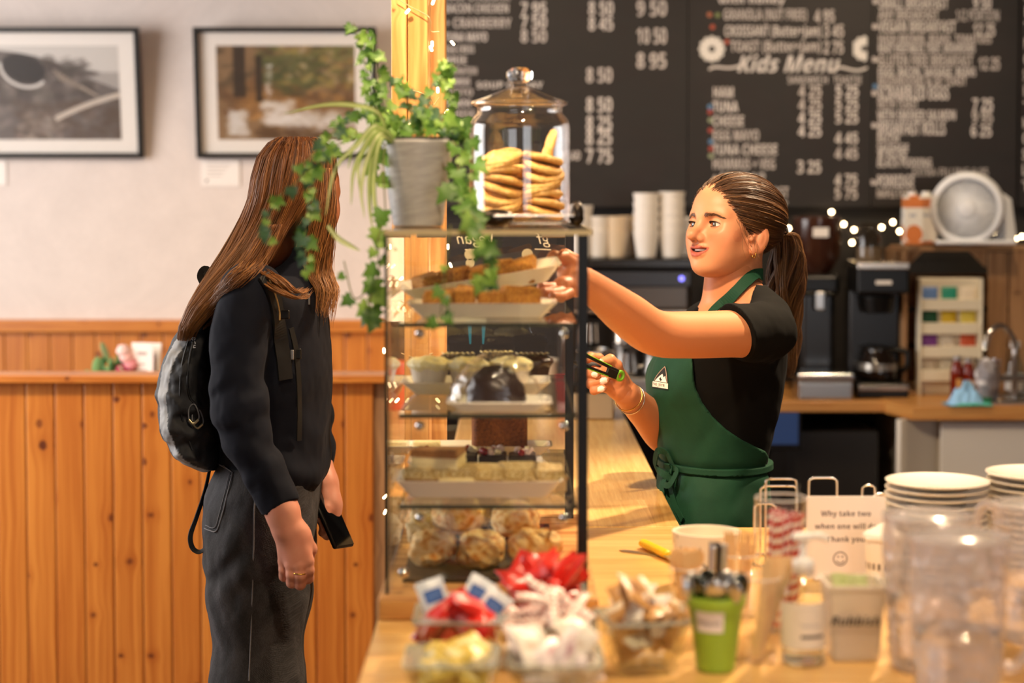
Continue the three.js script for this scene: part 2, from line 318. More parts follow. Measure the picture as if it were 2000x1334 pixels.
// menu boards, chalk lettering is flat print
const chalk = ['#ddd5d0', '#d0c7c2', '#e6deda'];
function menuBoard(label, px0, px1, draw) {
  const d = 6.26, py0 = -60, py1 = 404, k = 4.2, x0 = X(px0, d), x1 = X(px1, d), y1 = H(py0, d), y0 = H(py1, d);
  const t = thing('menu_board', label, 'menu board', [(x0 + x1) / 2, y0, -d - 0.012], 'chalk menu boards');
  const tex = canvasTex(Math.min(2048, Math.round((px1 - px0) * k)), Math.round((py1 - py0) * k), (x, W, Hh) => {
    x.fillStyle = '#221e1c'; x.fillRect(0, 0, W, Hh);
    seed(px0); for (let i = 0; i < 160; i++) { x.fillStyle = rnd() > 0.5 ? '#2e2926' : '#1a1715'; x.globalAlpha = 0.10; x.beginPath(); x.ellipse(rnd(0, W), rnd(0, Hh), rnd(40, 260), rnd(20, 120), rnd(-0.4, 0.4), 0, 7); x.fill(); } x.globalAlpha = 1;
    x.scale(k, k); x.translate(-px0, -py0); x.textBaseline = 'middle';
    const txt = (s, px, py, h, w, font = 'bold', col) => { x.save(); x.fillStyle = col ?? chalk[Math.floor(rnd(0, 3))]; x.font = `${font} ${h * 1.32}px sans-serif`; const m = x.measureText(s).width; x.translate(px, py); if (w) x.scale(w / m, 1); x.fillText(s, 0, 0); x.restore(); };
    draw(x, txt);
  });
  const m = mat(0xffffff, 0.55, { map: tex });
  const g = box(x1 - x0 - 0.003, y1 - y0, 0.018, 0, (y1 - y0) / 2, 0), edge = mat(0x1d1917, 0.6);
  part('board_panel', g, [edge, edge, edge, edge, m, edge], t);
  return t;
}
menuBoard('chalk menu board with sandwich prices behind the biscuit jar', 866, 1342, (x, txt) => {
  ['COTTAGE CHEESE', 'ROAST BEEF + HORSERADISH'].forEach((s, i) => txt(s, 868, -50 + i * 26, 16, 120));
  txt('HAM CHEDDAR', 868, -8, 18, 128); txt('BACON CHICKEN', 868, 16, 18, 126); txt('+ CRANBERRY', 868, 44, 20, 130); txt('TUNA MAYO', 868, 72, 18, 84);
  ['EGG CRESS', 'BRIE', 'CORONATION', 'HOUMOUS', 'PESTO', 'SALMON', 'CHEESE', 'PICKLE', 'HAM'].forEach((s, i) => txt(s, 868, 96 + i * 21, 15, [58, 44, 64, 50, 56, 52, 60, 44, 40][i]));
  txt('SOUP OF DAY', 930, 166, 14, 130);
  [['7 95', 16], ['7 50', 42], ['8 50', 70]].forEach(([s, y]) => txt(s, 1016, y, 26, 52));
  [['7 95', -20], ['8 50', 16], ['8 45', 46]].forEach(([s, y]) => txt(s, 1148, y, 28, 50));
  [['9 50', 16], ['10 50', 70], ['8 95', 118]].forEach(([s, y]) => txt(s, 1242, y, 32, 60));
  [['8 50', 146], ['8 50', 204], ['8 25', 240], ['8 25', 268], ['7 75', 304]].forEach(([s, y]) => txt(s, 1144, y, 30, 52));
  txt('SALAD', 1090, 304, 18, 44);
});
menuBoard('chalk menu board headed with the lettering Kids Menu', 1342, 1700, (x, txt) => {
  txt('FRUIT SALAD + YOGHURT 4 50', 1400, -30, 22, 250); txt('with honey', 1400, 0, 14, 130);
  const dot = (px, py, c, r = 5) => { x.fillStyle = c; x.beginPath(); x.arc(px, py, r, 0, 7); x.fill(); };
  txt('GRANOLA (NUT FREE)', 1410, 28, 22, 164); txt('4 95', 1588, 31, 26, 40); dot(1383, 28, '#b06a4a'); dot(1399, 29, '#7d8a55');
  txt('CROISSANT (Butter+Jam)', 1412, 60, 22, 190); txt('3 45', 1606, 60, 26, 40); dot(1389, 52, '#b35238');
  txt('TOAST (Butter+Jam)', 1424, 90, 22, 178); txt('2 75', 1606, 92, 26, 40); dot(1417, 81, '#b35238');
  const flower = (px, py, r) => { x.fillStyle = '#e6e2dc'; for (let i = 0; i < 12; i++) { x.beginPath(); x.ellipse(px + Math.cos(i * 0.5236) * r * 0.62, py + Math.sin(i * 0.5236) * r * 0.62, r * 0.42, r * 0.26, i * 0.5236, 0, 7); x.fill(); } x.fillStyle = '#4a4542'; x.beginPath(); x.arc(px, py, r * 0.26, 0, 7); x.fill(); };
  flower(1388, 95, 25); x.save(); x.beginPath(); x.rect(1664, 60, 27, 60); x.clip(); flower(1686, 94, 24); x.restore();
  x.save(); x.transform(1, 0, -0.28, 1, 34, 0); txt('Kids Menu', 1440, 124, 34, 200, 'bold', '#e0dad6'); x.restore();
  x.strokeStyle = '#d6cfca'; x.lineWidth = 5; x.lineCap = 'round'; x.beginPath(); x.moveTo(1384, 134); x.bezierCurveTo(1400, 122, 1415, 142, 1450, 124); x.moveTo(1624, 138); x.bezierCurveTo(1645, 118, 1660, 148, 1690, 132); x.stroke();
  txt('SANDWICH', 1536, 156, 15, 80, 'normal'); txt('TOASTIE', 1626, 156, 15, 56, 'normal');
  [['HAM', 42], ['TUNA', 50], ['CHEESE', 62], ['EGG MAYO', 92], ['TUNA CHEESE', 128], ['HUMMUS + VEG', 124], ['+ SALAD 1/2', 104], ['BEANS ON TOAST', 150], ['EGG ON TOAST', 148]].forEach(([s, w], i) => txt(s, 1390, 180 + i * 28, 22, w));
  for (let i = 0; i < 4; i++) { txt('4 25', 1558, 178 + i * 26, 24, 46); if (i < 3) txt('5 25', 1630, 178 + i * 26, 24, 46); }
  txt('4 45', 1630, 270, 24, 46); txt('4 45', 1630, 300, 24, 46); txt('3 25', 1556, 326, 26, 48); txt('4 75', 1630, 352, 24, 46); txt('5 75', 1630, 378, 24, 46);
  [[1385, 208, '#5a86b0'], [1385, 218, '#a9463c'], [1386, 234, '#97a080'], [1386, 254, '#a9463c'], [1387, 276, '#5a86b0'], [1387, 290, '#a9463c'], [1387, 304, '#97a080']].forEach(([a, b, c]) => dot(a, b, c, 5));
});
menuBoard('chalk menu board listing breakfasts behind the white fan', 1700, 1985, (x, txt) => {
  const L = (s, y, w, h = 20, px = 1711) => txt(s, px, y, h, w);
  L('FULL BREAKFAST', -44, 150); txt('13 25', 1900, -44, 24, 48);
  L('SMALL BREAKFAST', 6, 136, 24); txt('9 50', 1896, 6, 24, 36); L('ANY BREAKFAST', 28, 118, 20); txt('1/2 PORTION', 1862, 30, 22, 86, 'normal');
  L('VEGAN BREAKFAST', 52, 152, 24); txt('12 25', 1896, 58, 26, 44); L('HASH BROWN, BEANS, TOMATOES', 76, 222, 18); L('ROAST VEGETABLES, TOAST, MUSHROOMS', 94, 190, 18);
  L('GLUTEN FREE BREAKFAST', 118, 186, 24); txt('12 25', 1908, 124, 26, 42); L('EGGS, BACON, SAUSAGE, BEANS', 140, 192, 18); L('MUSHROOMS & GF TOAST', 158, 174, 18);
  L('SCRAMBLED EGGS', 181, 140, 28); L('WITH TOAST', 203, 80, 19); txt('7 25', 1896, 204, 26, 42); L('WITH SMOKED SALMON', 224, 154, 20); txt('9 95', 1896, 228, 26, 42);
  L('BREAKFAST ROLLS', 250, 134, 28); txt('6 25', 1894, 256, 24, 42); L('BACON', 270, 44, 16); L('SAUSAGE', 288, 62, 16); L('EGG', 302, 60, 14); L('BLACK PUDDING', 318, 108, 18); txt('EXTRA FILLING 0.95', 1780, 336, 16, 150, 'normal');
  L('PORRIDGE', 354, 74, 26); L('MAPLE SYRUP', 378, 76, 17);
  x.fillStyle = '#cfc6c2'; for (const y of [2, 51, 115, 181, 244, 356]) { x.beginPath(); x.ellipse(1698 + 4, y, 9, 5, 0.2, 0, 7); x.fill(); }
  x.fillStyle = '#5a86b0'; x.beginPath(); x.arc(1706, 168, 5, 0, 7); x.fill();
});
menuBoard('dark chalk menu board at the far edge beside the fan', 1988, 2120, (x, txt) => { for (let i = 0; i < 14; i++) txt(['CAKES', 'SCONES', 'LATTE', 'TEA', 'MOCHA'][i % 5], 1994, -40 + i * 31, 22, 50 + (i % 3) * 12); });

// ---------------------------------------------------------------- worktop and the servery base
const staveTex = (() => {
  seed(44); const tone = Array.from({ length: 400 }, () => rnd(-1, 1)), sh = Array.from({ length: 40 }, () => rnd());
  return dataTex(1024, 1024, (u, v) => {
    const k = Math.floor(u * 20), q = Math.floor((v + sh[k]) * 2.0), t = tone[(k * 7 + (q % 2) * 131) % 400], e = Math.abs(u * 20 - k - 0.5) > 0.485 ? 0.10 : 0;
    const g = tn(u + t * 0.31, v, 90, 4, 2 + k, 3), f = tn(u, v, 300, 20, 5, 2), m = clamp(0.35 + 0.2 * t + 0.55 * g + 0.15 * f + e);
    return [mix(0.94, 0.80, m), mix(0.78, 0.58, m), mix(0.50, 0.29, m)];
  });
})();
const worktopM = mat(0xffffff, 0.32, { map: staveTex, clearcoat: 0.35, clearcoatRoughness: 0.25 });
const CT = 0.97;   // worktop height
{
  const t = thing('worktop', 'pale oak block worktop in an L shape under the display case', 'worktop', [0, 0, 0]);
  part('front_run', boxUV(rbox(1.85, 0.04, 1.47, 0.004, 0.742, CT - 0.02, -2.435), 1, 0.3, 0.1, true), worktopM, t);
  part('side_run', boxUV(rbox(0.428, 0.04, 2.1, 0.004, 0.079, CT - 0.0201, -4.222), 1, 0.15, 0.6), worktopM, t);
}
{
  const t = thing('servery_base', 'pine panelled servery base under the oak worktop', 'counter', [0, 0, 0]);
  planks(t, 0.75 * -0.2, 1.62, 0.0, CT - 0.04, -1.80, 0.0776, 0.03, 'panel_board');
  part('front_carcass', box(1.78, CT - 0.04, 1.30, 0.742, (CT - 0.04) / 2, -2.465), crateM, t);
  part('side_carcass', box(0.36, CT - 0.04, 2.0, 0.079, (CT - 0.04) / 2, -4.2), crateM, t);
}

// ---------------------------------------------------------------- display case
const glassM = pane(0xffffff, 0.0), edgeGlassM = mat(new THREE.Color('#5d6a55'), 0.12, { transmission: 0.35, thickness: 0, ior: 1.5 });
const blackMetal = mat(0x0d0c0b, 0.35, { metalness: 0.3 }), chrome = mat(0xd8d8d8, 0.12, { metalness: 1 }), steel = mat(0xb9b7b4, 0.28, { metalness: 1 });
const CX0 = -0.170, CX1 = 0.105, CZ0 = -2.5, CZ1 = -3.1, CB = 1.0, CTOP = 1.4985;
const CASE = thing('display_case', 'glass countertop cake display case with black corner posts', 'display case', [0, 0, 0]);
{
  const t = CASE, h = CTOP - CB, cx = (CX0 + CX1) / 2, cz = (CZ0 + CZ1) / 2, w = CX1 - CX0, d = CZ0 - CZ1;
  part('base_board', boxUV(rbox(w + 0.024, 0.03, d + 0.06, 0.004, cx, CB - 0.015, cz), 1, 0.5, 0.2, true), postM, t);
  part('top_panel', box(w + 0.004, 0.006, d, cx, CTOP - 0.003, cz), pane(new THREE.Color('#e6e2d4'), 0.02), t);
  part('top_edge', merge([box(w + 0.006, 0.007, 0.0025, cx, CTOP - 0.0035, CZ0 + 0.0012), box(0.0025, 0.007, d, CX1 + 0.003, CTOP - 0.0035, cz), box(0.0025, 0.007, d, CX0 - 0.003, CTOP - 0.0035, cz)]), mat(new THREE.Color('#b9a983'), 0.2), t);
  part('front_panel', box(w - 0.014, h - 0.006, 0.005, cx - 0.007, CB + (h - 0.006) / 2, CZ0 - 0.0025), glassM, t);
  part('side_panel', box(0.005, h - 0.006, d - 0.006, CX0 + 0.0025, CB + (h - 0.006) / 2, cz), glassM, t);
  part('back_panel', box(w - 0.02, h - 0.006, 0.005, cx - 0.007, CB + (h - 0.006) / 2, CZ1 + 0.0025), glassM, t);
  for (const z of [CZ0 - 0.001, CZ1]) part('panel_edge', box(0.004, h - 0.006, 0.005, CX0 - 0.001, CB + (h - 0.006) / 2, z), mat(0x2e3229, 0.2), t);
  part('corner_post', rbox(0.0145, h - 0.006, 0.012, 0.002, CX1 - 0.0085, CB + (h - 0.006) / 2, CZ0 - 0.007), blackMetal, t);
  part('corner_post', rbox(0.0145, h - 0.006, 0.012, 0.002, CX1 - 0.0085, CB + (h - 0.006) / 2, CZ1 + 0.010), blackMetal, t);
  for (const py of [630, 808, 985]) {
    const y = H(py, 2.53), s = part('glass_shelf', box(w - 0.03, 0.006, d - 0.05, cx - 0.001, y - 0.003, cz), pane(new THREE.Color('#eef0e6'), 0.0), t);
    part('shelf_edge', merge([box(w - 0.03, 0.0055, 0.002, cx - 0.001, y - 0.003, CZ0 - 0.026), box(0.002, 0.0055, d - 0.05, CX1 - 0.0175, y - 0.003, cz)]), mat(new THREE.Color('#3c3f33'), 0.25), s);
    for (const x of [CX0 + 0.045, CX1 - 0.034]) part('shelf_stud', lathe([[0.001, 0], [0.006, 0.001], [0.0065, 0.006], [0.004, 0.009]], 14).rotateX(Math.PI / 2).translate(x, y - 0.012, CZ0 + 0.001), chrome, s);
  }
  for (const x of [CX0 + 0.022, CX1 - 0.03]) part('fixing_stud', lathe([[0.001, 0.011], [0.006, 0.009], [0.0075, 0.004], [0.0075, 0]], 18).rotateX(Math.PI / 2).translate(x, CB + 0.03, CZ0), chrome, t);
  for (const x of [CX0 + 0.035, CX1 - 0.03]) part('hinge_plate', rbox(0.05, 0.018, 0.003, 0.002, x, CTOP - 0.016, CZ1 + 0.007), mat(0x9a8d78, 0.3, { metalness: 0.7 }), t);
  // painted words and finger pulls on the far panel, read from the staff side
  const wordTex = canvasTex(1024, 256, (x, W, Hh) => {
    x.clearRect(0, 0, W, Hh); x.fillStyle = x.strokeStyle = '#f6f1e6'; x.lineWidth = 9; x.translate(W, 0); x.scale(-1, 1);
    x.font = 'italic 120px sans-serif'; x.fillText('gf', 120, 120); x.fillText('Vegan', 590, 120); x.beginPath(); x.moveTo(110, 170); x.lineTo(250, 165); x.moveTo(600, 165); x.lineTo(850, 170); x.stroke();
  });
  const words = part('painted_words', new THREE.PlaneGeometry(0.2, 0.05).translate(X(985, 3.1), H(478, 3.1), CZ1 + 0.0062), mat(0xffffff, 0.7, { map: wordTex, alphaTest: 0.4 }), t); words.userData.label = 'white hand painted words';
  for (const px of [918, 1030]) {
    const c = (r, y) => new THREE.CylinderGeometry(r, r, 0.003, 20).rotateX(Math.PI / 2).translate(X(px, 3.09), y, CZ1 + 0.007);
    part('finger_pull', merge([c(0.0095, H(497, 3.09)), c(0.0075, H(514, 3.09))]), mat(new THREE.Color('#cfc8b4'), 0.35), t);
  }
}

// rings of rectangles -> sloped dishes
function rectRings(rings, closeLast = true, r = 0.12) {
  const N = 24, pos = [], idx = [], prof = [];
  for (let i = 0; i < N; i++) { const a = (i + 0.5) / N * Math.PI * 2, c = Math.cos(a), s = Math.sin(a), e = 2 / 12; prof.push([Math.sign(c) * Math.pow(Math.abs(c), e), Math.sign(s) * Math.pow(Math.abs(s), e)]); }
  const ring = ([w, d, y]) => prof.map(([a, b]) => [a * w / 2, y, b * d / 2]);
  const all = rings.map(ring);
  const tri = [];
  const q = (a, b, c, d) => tri.push(a, b, c, a, c, d);
  for (let k = 0; k + 1 < all.length; k++) for (let i = 0; i < N; i++) { const j = (i + 1) % N; q(all[k][i], all[k + 1][i], all[k + 1][j], all[k][j]); }
  const cap = (rg, flip) => { const c = [0, rg[0][1], 0]; for (let i = 0; i < N; i++) { const j = (i + 1) % N; flip ? tri.push(c, rg[j], rg[i]) : tri.push(c, rg[i], rg[j]); } };
  cap(all[0], false); if (closeLast) cap(all[all.length - 1], true);
  const g = new THREE.BufferGeometry(); g.setAttribute('position', new THREE.Float32BufferAttribute(tri.flat(), 3)); g.setAttribute('uv', new THREE.Float32BufferAttribute(new Array(tri.length * 2).fill(0), 2)); g.computeVertexNormals(); return g;
}
const porcelain = mat(new THREE.Color('#f1ebe0'), 0.18, { clearcoat: 0.5, clearcoatRoughness: 0.1 });
const trayGeo = (w, d, h = 0.022, slope = 0.022) => rectRings([[w - slope * 2, d - slope * 2, 0], [w - 0.004, d - 0.004, h - 0.002], [w, d, h], [w - 0.008, d - 0.008, h], [w - slope * 2 - 0.004, d - slope * 2 - 0.004, 0.005]]);
const tray = (label, px, shelfY, d, w, dep, h) => solo('serving_tray', trayGeo(w, dep, h), porcelain, label, 'tray', [X(px, d), shelfY + 0.0005, -d], 'white serving trays in the display case');
const Y1 = H(630, 2.53), Y2 = H(808, 2.53), Y3 = H(985, 2.53);

// bakes
function crumbTex(sd, cols, f = 30) { seed(sd); const o = rnd(0, 90); return dataTex(256, 256, (u, v) => { const a = tn(u, v, f, f, o, 3) * 1.3 + 0.5, b = tn(u, v, f * 0.35, f * 0.35, o + 7, 2) + 0.5, t = clamp(a * 0.65 + b * 0.35) * (cols.length - 1), i = Math.min(cols.length - 2, Math.floor(t)); return [0, 1, 2].map((k) => mix(cols[i][k], cols[i + 1][k], t - i)); }); }
const hexs = (...l) => l.map((h) => { const n = parseInt(h, 16); return [(n >> 16) / 255, ((n >> 8) & 255) / 255, (n & 255) / 255]; });
const bakeM = (sd, cols, f, bump = 0.004, r = 0.75) => { const t = crumbTex(sd, cols, f); return mat(0xffffff, r, { map: t, bumpMap: t, bumpScale: bump }); };
const flapM = bakeM(1, hexs('8a4a14', 'c07a26', 'dc9f3e', 'e9bb62'), 26), crumbleM = bakeM(2, hexs('a5793c', 'd3a95c', 'ecd49a', 'f6e9c4'), 22, 0.005), sponge = bakeM(4, hexs('e6c98a', 'f3dfab', 'f8ebc4'), 40, 0.001);
const fillingM = bakeM(5, hexs('7c4a22', 'a06a34', 'c08c50'), 34, 0.002), loafM = bakeM(6, hexs('5a2d10', '8a4b1c', 'a4622a'), 20, 0.002), chocM = mat(new THREE.Color('#2b1710'), 0.35), sconeM = bakeM(7, hexs('c98538', 'dfa556', 'ecc47e', 'f2d69a', 'f0d092'), 7, 0.003), paleSconeM = bakeM(8, hexs('c9a86e', 'e2c892', 'efdcb0'), 34, 0.002);
const icingM = bakeM(9, hexs('e8d894', 'f3e8b4', 'f9f2cf'), 10, 0.003, 0.5), paperCaseM = mat(new THREE.Color('#e8dcc8'), 0.8), muffinM = bakeM(11, hexs('b06a2a', 'c98540', 'd99a52'), 22, 0.002);
let lumpOff = 0;
const slab = (w, h, d, amp = 0.003, f = 70) => { const g = new RoundedBoxGeometry(w, h, d, 5, Math.min(w, h, d) * 0.18).translate(0, h / 2, 0); return boxUV(lump(g, amp, f, lumpOff += 3.1), 0.06); };
const placeWords = ['at the far left', 'second from the left', 'in the middle', 'second from the right', 'at the far right', 'sixth along'];

// held tray with flapjacks, tipped towards the customer
const heldTray = thing('serving_tray', 'white tray of flapjacks tilted in the server hand at the top of the case', 'tray', P(943, 566, 2.80), 'white serving trays in the display case');
heldTray.rotation.set(0.10, 0.06, 0.155);
part('dish', trayGeo(0.245, 0.10, 0.026, 0.024), porcelain, heldTray);
heldTray.updateMatrixWorld(true);
[[-0.078, 0.036, 0.35], [-0.040, 0.034, -0.4], [-0.005, 0.036, 0.2], [0.028, 0.028, 0.45], [0.062, 0.042, -0.25]].forEach(([x, w, r], i) => {
  const o = solo('flapjack', slab(w, 0.030 + 0.005 * (i % 2), 0.05, 0.009, 45), flapM, `golden flapjack piece ${placeWords[i]} on the tilted held tray`, 'flapjack', heldTray.localToWorld(V(x, 0.0055, 0.004 * (i % 3))), 'flapjacks on the held tray');
  o.quaternion.copy(heldTray.quaternion).multiply(new THREE.Quaternion().setFromAxisAngle(V(0, 1, 0), r));
});
tray('white tray of flapjacks standing on the top glass shelf', 942, Y1, 2.65, 0.215, 0.115, 0.022);
[[860, 0.042], [908, 0.032], [956, 0.038], [1012, 0.052]].forEach(([px, w], i) => solo('flapjack', slab(w, 0.030 + 0.006 * (i % 2), 0.055, 0.009, 45), flapM, `golden flapjack piece ${placeWords[[0, 1, 3, 4][i]]} on the top shelf tray`, 'flapjack', [X(px, 2.65), Y1 + 0.0062, -2.65 - 0.004 * (i % 2)], 'flapjacks on the top shelf tray', [0, 0.1 * (i - 1.5), 0]));
solo('side_plate', lathe([[0.001, 0], [0.03, 0], [0.046, 0.009], [0.048, 0.011], [0.044, 0.011], [0.03, 0.004], [0.001, 0.003]], 36), porcelain, 'small round white plate behind the trays on the top shelf', 'plate', [X(1018, 2.92), Y1 + 0.0005, -2.92]);
solo('flapjack', slab(0.05, 0.018, 0.04, 0.004, 60), flapM, 'single flapjack piece on the small round plate', 'flapjack', [X(1012, 2.92), Y1 + 0.004, -2.92]);

// second shelf: cupcakes and chocolate bites, wrapped chocolate cake in front
tray('white tray of cupcakes on the second glass shelf', 930, Y2, 2.80, 0.226, 0.12, 0.02);
function cupcake(label, px, d, y, dark, group) {
  const t = thing('cupcake', label, 'cupcake', [X(px, d), y, -d], group);
  const pl = []; for (let i = 0; i <= 1; i++) pl.push(0);
  const g = new THREE.CylinderGeometry(0.0285, 0.021, 0.034, 64, 4, true).translate(0, 0.017, 0), p = g.attributes.position;
  for (let i = 0; i < p.count; i++) { const a = Math.atan2(p.getZ(i), p.getX(i)), k = 1 + 0.03 * Math.cos(a * 24); p.setX(i, p.getX(i) * k); p.setZ(i, p.getZ(i) * k); } g.computeVertexNormals();
  part('paper_case', g, dark ? mat(0x3a2418, 0.8) : paperCaseM, t);
  part('cake', lathe([[0.001, 0.002], [0.0205, 0.002], [0.0275, 0.033], [0.02, 0.036], [0.001, 0.037]], 32), dark ? chocM : muffinM, t);
  const top = lump(new THREE.SphereGeometry(1, 40, 24).scale(0.0335, 0.0125, 0.0335).translate(0, 0.038, 0), 0.004, 55, lumpOff += 2);
  part('icing', boxUV(top, 0.08), dark ? chocM : icingM, t);
  if (dark) { const pts = []; for (let i = 0; i < 14; i++) pts.push([-0.026 + i * 0.004, 0.05 + 0.001 * (i % 2), (i % 2 ? 1 : -1) * 0.016]); part('drizzle', tube(pts, 0.0013, 60, 5), icingM, t); }
  return t;
}
[[838, 2.79], [915, 2.775], [998, 2.785]].forEach(([px, d], i) => cupcake(`cupcake with cream icing, ${['leftmost', 'middle one', 'rightmost'][i]} of the three on the tray`, px, d, Y2 + 0.0055, false, 'cream iced cupcakes'));
[[895, 2.9], [970, 2.93], [1040, 2.9]].forEach(([px, d], i) => cupcake(`dark chocolate cupcake with white drizzle, ${['behind the first gap of the cream ones', 'peeping over the middle', 'at the right end of the back row'][i]}`, px, d, Y2 + 0.0005, true, 'chocolate cupcakes in the back row'));
solo('cake_plate', rectRings([[0.11, 0.075, 0], [0.142, 0.098, 0.012], [0.148, 0.102, 0.013], [0.14, 0.096, 0.0145], [0.106, 0.07, 0.004]]), porcelain, 'white oblong plate under the wrapped chocolate cake', 'plate', [X(975, 2.585), Y2 + 0.0005, -2.585]);
solo('chocolate_cake', boxUV(lump(new THREE.SphereGeometry(1, 40, 28, 0, 7, 0, 1.75).scale(0.042, 0.05, 0.032), 0.004, 40, 8), 0.1).translate(0, 0.008, 0), chocM, 'dome of dark chocolate cake wrapped in film on the second shelf', 'cake', [X(968, 2.585), Y2 + 0.0045, -2.585]);
{
  const g = new THREE.SphereGeometry(1, 46, 26, 0, 7, 0, 1.6), p = g.attributes.position;
  for (let i = 0; i < p.count; i++) { const x = p.getX(i), y = p.getY(i), z = p.getZ(i), f = 1 + 0.10 * fbm(x * 4 + 3, y * 4, z * 4, 3); const k = mix(0.066, 0.05, y); p.setXYZ(i, x * k * f, y * 0.066 * f, z * 0.046 * f); } g.computeVertexNormals();
  solo('cling_film', g, pane(0xffffff, 0.08), 'crinkled clear film over the chocolate cake', 'wrap', [X(968, 2.585), Y2 + 0.015, -2.585]);
}
// third shelf
tray('white tray with the cut loaf cake at the back of the third shelf', 935, Y3, 3.0, 0.24, 0.08, 0.02);
solo('loaf_cake', slab(0.088, 0.068, 0.055, 0.002, 40), loafM, 'dark ginger loaf cake with a cut end', 'loaf', [X(975, 3.0), Y3 + 0.0055, -3.0], undefined, [0, 0.12, 0]);
solo('cake_slice', slab(0.045, 0.02, 0.03, 0.002, 40), sponge, 'pale sponge slice lying beside the ginger loaf', 'cake', [X(832, 2.99), Y3 + 0.0055, -2.99]);
tray('white tray of rocky road in the middle of the third shelf', 928, Y3, 2.86, 0.21, 0.09, 0.014);
const marsh = mat(new THREE.Color('#f1d9d2'), 0.7), cherry = mat(new THREE.Color('#8c1420'), 0.25), whiteChoc = mat(new THREE.Color('#efe3bd'), 0.4);
[845, 905, 962, 1020].forEach((px, i) => {
  const t = thing('rocky_road', `chocolate rocky road square ${placeWords[[0, 1, 3, 4][i]]} of its tray`, 'cake', [X(px, 2.86), Y3 + 0.0055, -2.86], 'rocky road squares');
  part('chocolate_base', slab(0.043, 0.018, 0.05, 0.002, 50), chocM, t); seed(400 + i);
  for (let k = 0; k < 9; k++) { const m = k % 3, x = rnd(-0.017, 0.017), z = rnd(-0.02, 0.022); part(['marshmallow', 'cherry', 'white_chocolate'][m], m === 2 ? lump(rbox(0.014, 0.006, 0.010, 0.002), 0.001, 90, k) : sph(m ? 0.006 : 0.0065, 0, 0, 0, 10), [marsh, cherry, whiteChoc][m], t, [x, 0.020 + rnd(0, 0.004), z], [rnd(0, 3), rnd(0, 3), 0]); }
});
tray('long white tray of crumble slices at the front of the third shelf', 937, Y3, 2.625, 0.238, 0.13, 0.026);
[[828, 0.05, 0], [862, 0.03, 0], [905, 0.045, 0], [958, 0.05, 0], [1015, 0.05, 0], [1072, 0.042, 0]].forEach(([px, w], i) => {
  const t = thing('crumble_slice', `apple crumble slice ${placeWords[i]} in the row on the long tray`, 'cake', [X(px, 2.62), Y3 + 0.0062, -2.62], 'apple crumble slices', 0.06 * (i - 2));
  part('shortbread_base', slab(w, 0.012, 0.055, 0.001, 50), sponge, t); part('filling', slab(w * 0.97, 0.010, 0.053, 0.002, 60).translate(0, 0.010, 0), i % 3 ? sponge : fillingM, t); part('crumble', slab(w * 0.99, 0.015, 0.054, 0.011, 60).translate(0, 0.018, 0), crumbleM, t);
});
{
  const t = thing('crumble_slice', 'apple crumble slice resting on top of the others on the long tray', 'cake', [X(855, 2.62), Y3 + 0.0375, -2.625], 'apple crumble slices', -0.25);
  part('shortbread_base', slab(0.07, 0.011, 0.05, 0.001, 50), sponge, t); part('filling', slab(0.069, 0.01, 0.049, 0.002, 60).translate(0, 0.009, 0), sponge, t); part('crumble', slab(0.07, 0.011, 0.05, 0.005, 80).translate(0, 0.017, 0), fillingM, t);
}
// scones on a slate
solo('slate_tray', slab(0.215, 0.008, 0.42, 0.0006, 60), mat(0x26231f, 0.5), 'dark slate tray under the scones on the case floor', 'tray', [X(940, 2.8), CB + 0.0005, -2.78]);
const sconeG = [0, 1, 2].map((i) => { const g = new THREE.SphereGeometry(1, 40, 28), p = g.attributes.position; for (let k = 0; k < p.count; k++) { const y = p.getY(k), r = Math.hypot(p.getX(k), p.getZ(k)) || 1e-4, q = Math.min(1, Math.pow(r, 0.55)) / r; p.setXYZ(k, p.getX(k) * q * 0.033, Math.sign(y) * Math.pow(Math.abs(y), 0.75) * 0.024, p.getZ(k) * q * 0.033); } g.computeVertexNormals(); return boxUV(lump(lump(g, 0.010, 17, i * 9), 0.004, 60, i * 5), 0.1).translate(0, 0.024, 0); });
const FLOOR2 = CB + 0.009;
[[845, 2.66, 0, 1, 'at the front left corner'], [940, 2.65, 0, 1.02, 'at the front between two others'], [1045, 2.64, 0, 1.12, 'at the front right corner'], [888, 2.70, 0.041, 1.08, 'piled on top of the front pair'], [1005, 2.76, 0.022, 1.05, 'on the right of the second row'], [835, 2.80, 0.0, 1, 'on the left of the second row'], [915, 2.86, 0.012, 1, 'in the middle of the heap'], [1015, 2.88, 0.0, 0.95, 'at the back right of the heap']].forEach(([px, d, dy, s, w], i) => {
  const o = solo('scone', sconeG[i % 3], i === 5 || i === 6 ? paleSconeM : sconeM, `${i === 5 || i === 6 ? 'pale floury' : 'golden cheese'} scone ${w}`, 'scone', [X(px, d), FLOOR2 + dy, -d], 'scones on the slate tray', [0, i * 1.3, i === 3 ? 0.1 : 0]); o.scale.setScalar(s);
});
[[838, 2.97, 'at the rear left'], [925, 2.985, 'at the rear middle'], [1000, 2.99, 'at the rear right']].forEach(([px, d, w], i) => { const o = solo('scone', sconeG[(i + 1) % 3], paleSconeM, `pale floury scone ${w} of the case floor`, 'scone', [X(px, d), FLOOR2 + 0.0, -d], 'scones on the slate tray', [0, i, 0]); o.scale.setScalar(0.92 + (i === 1 ? 0.25 : 0)); });
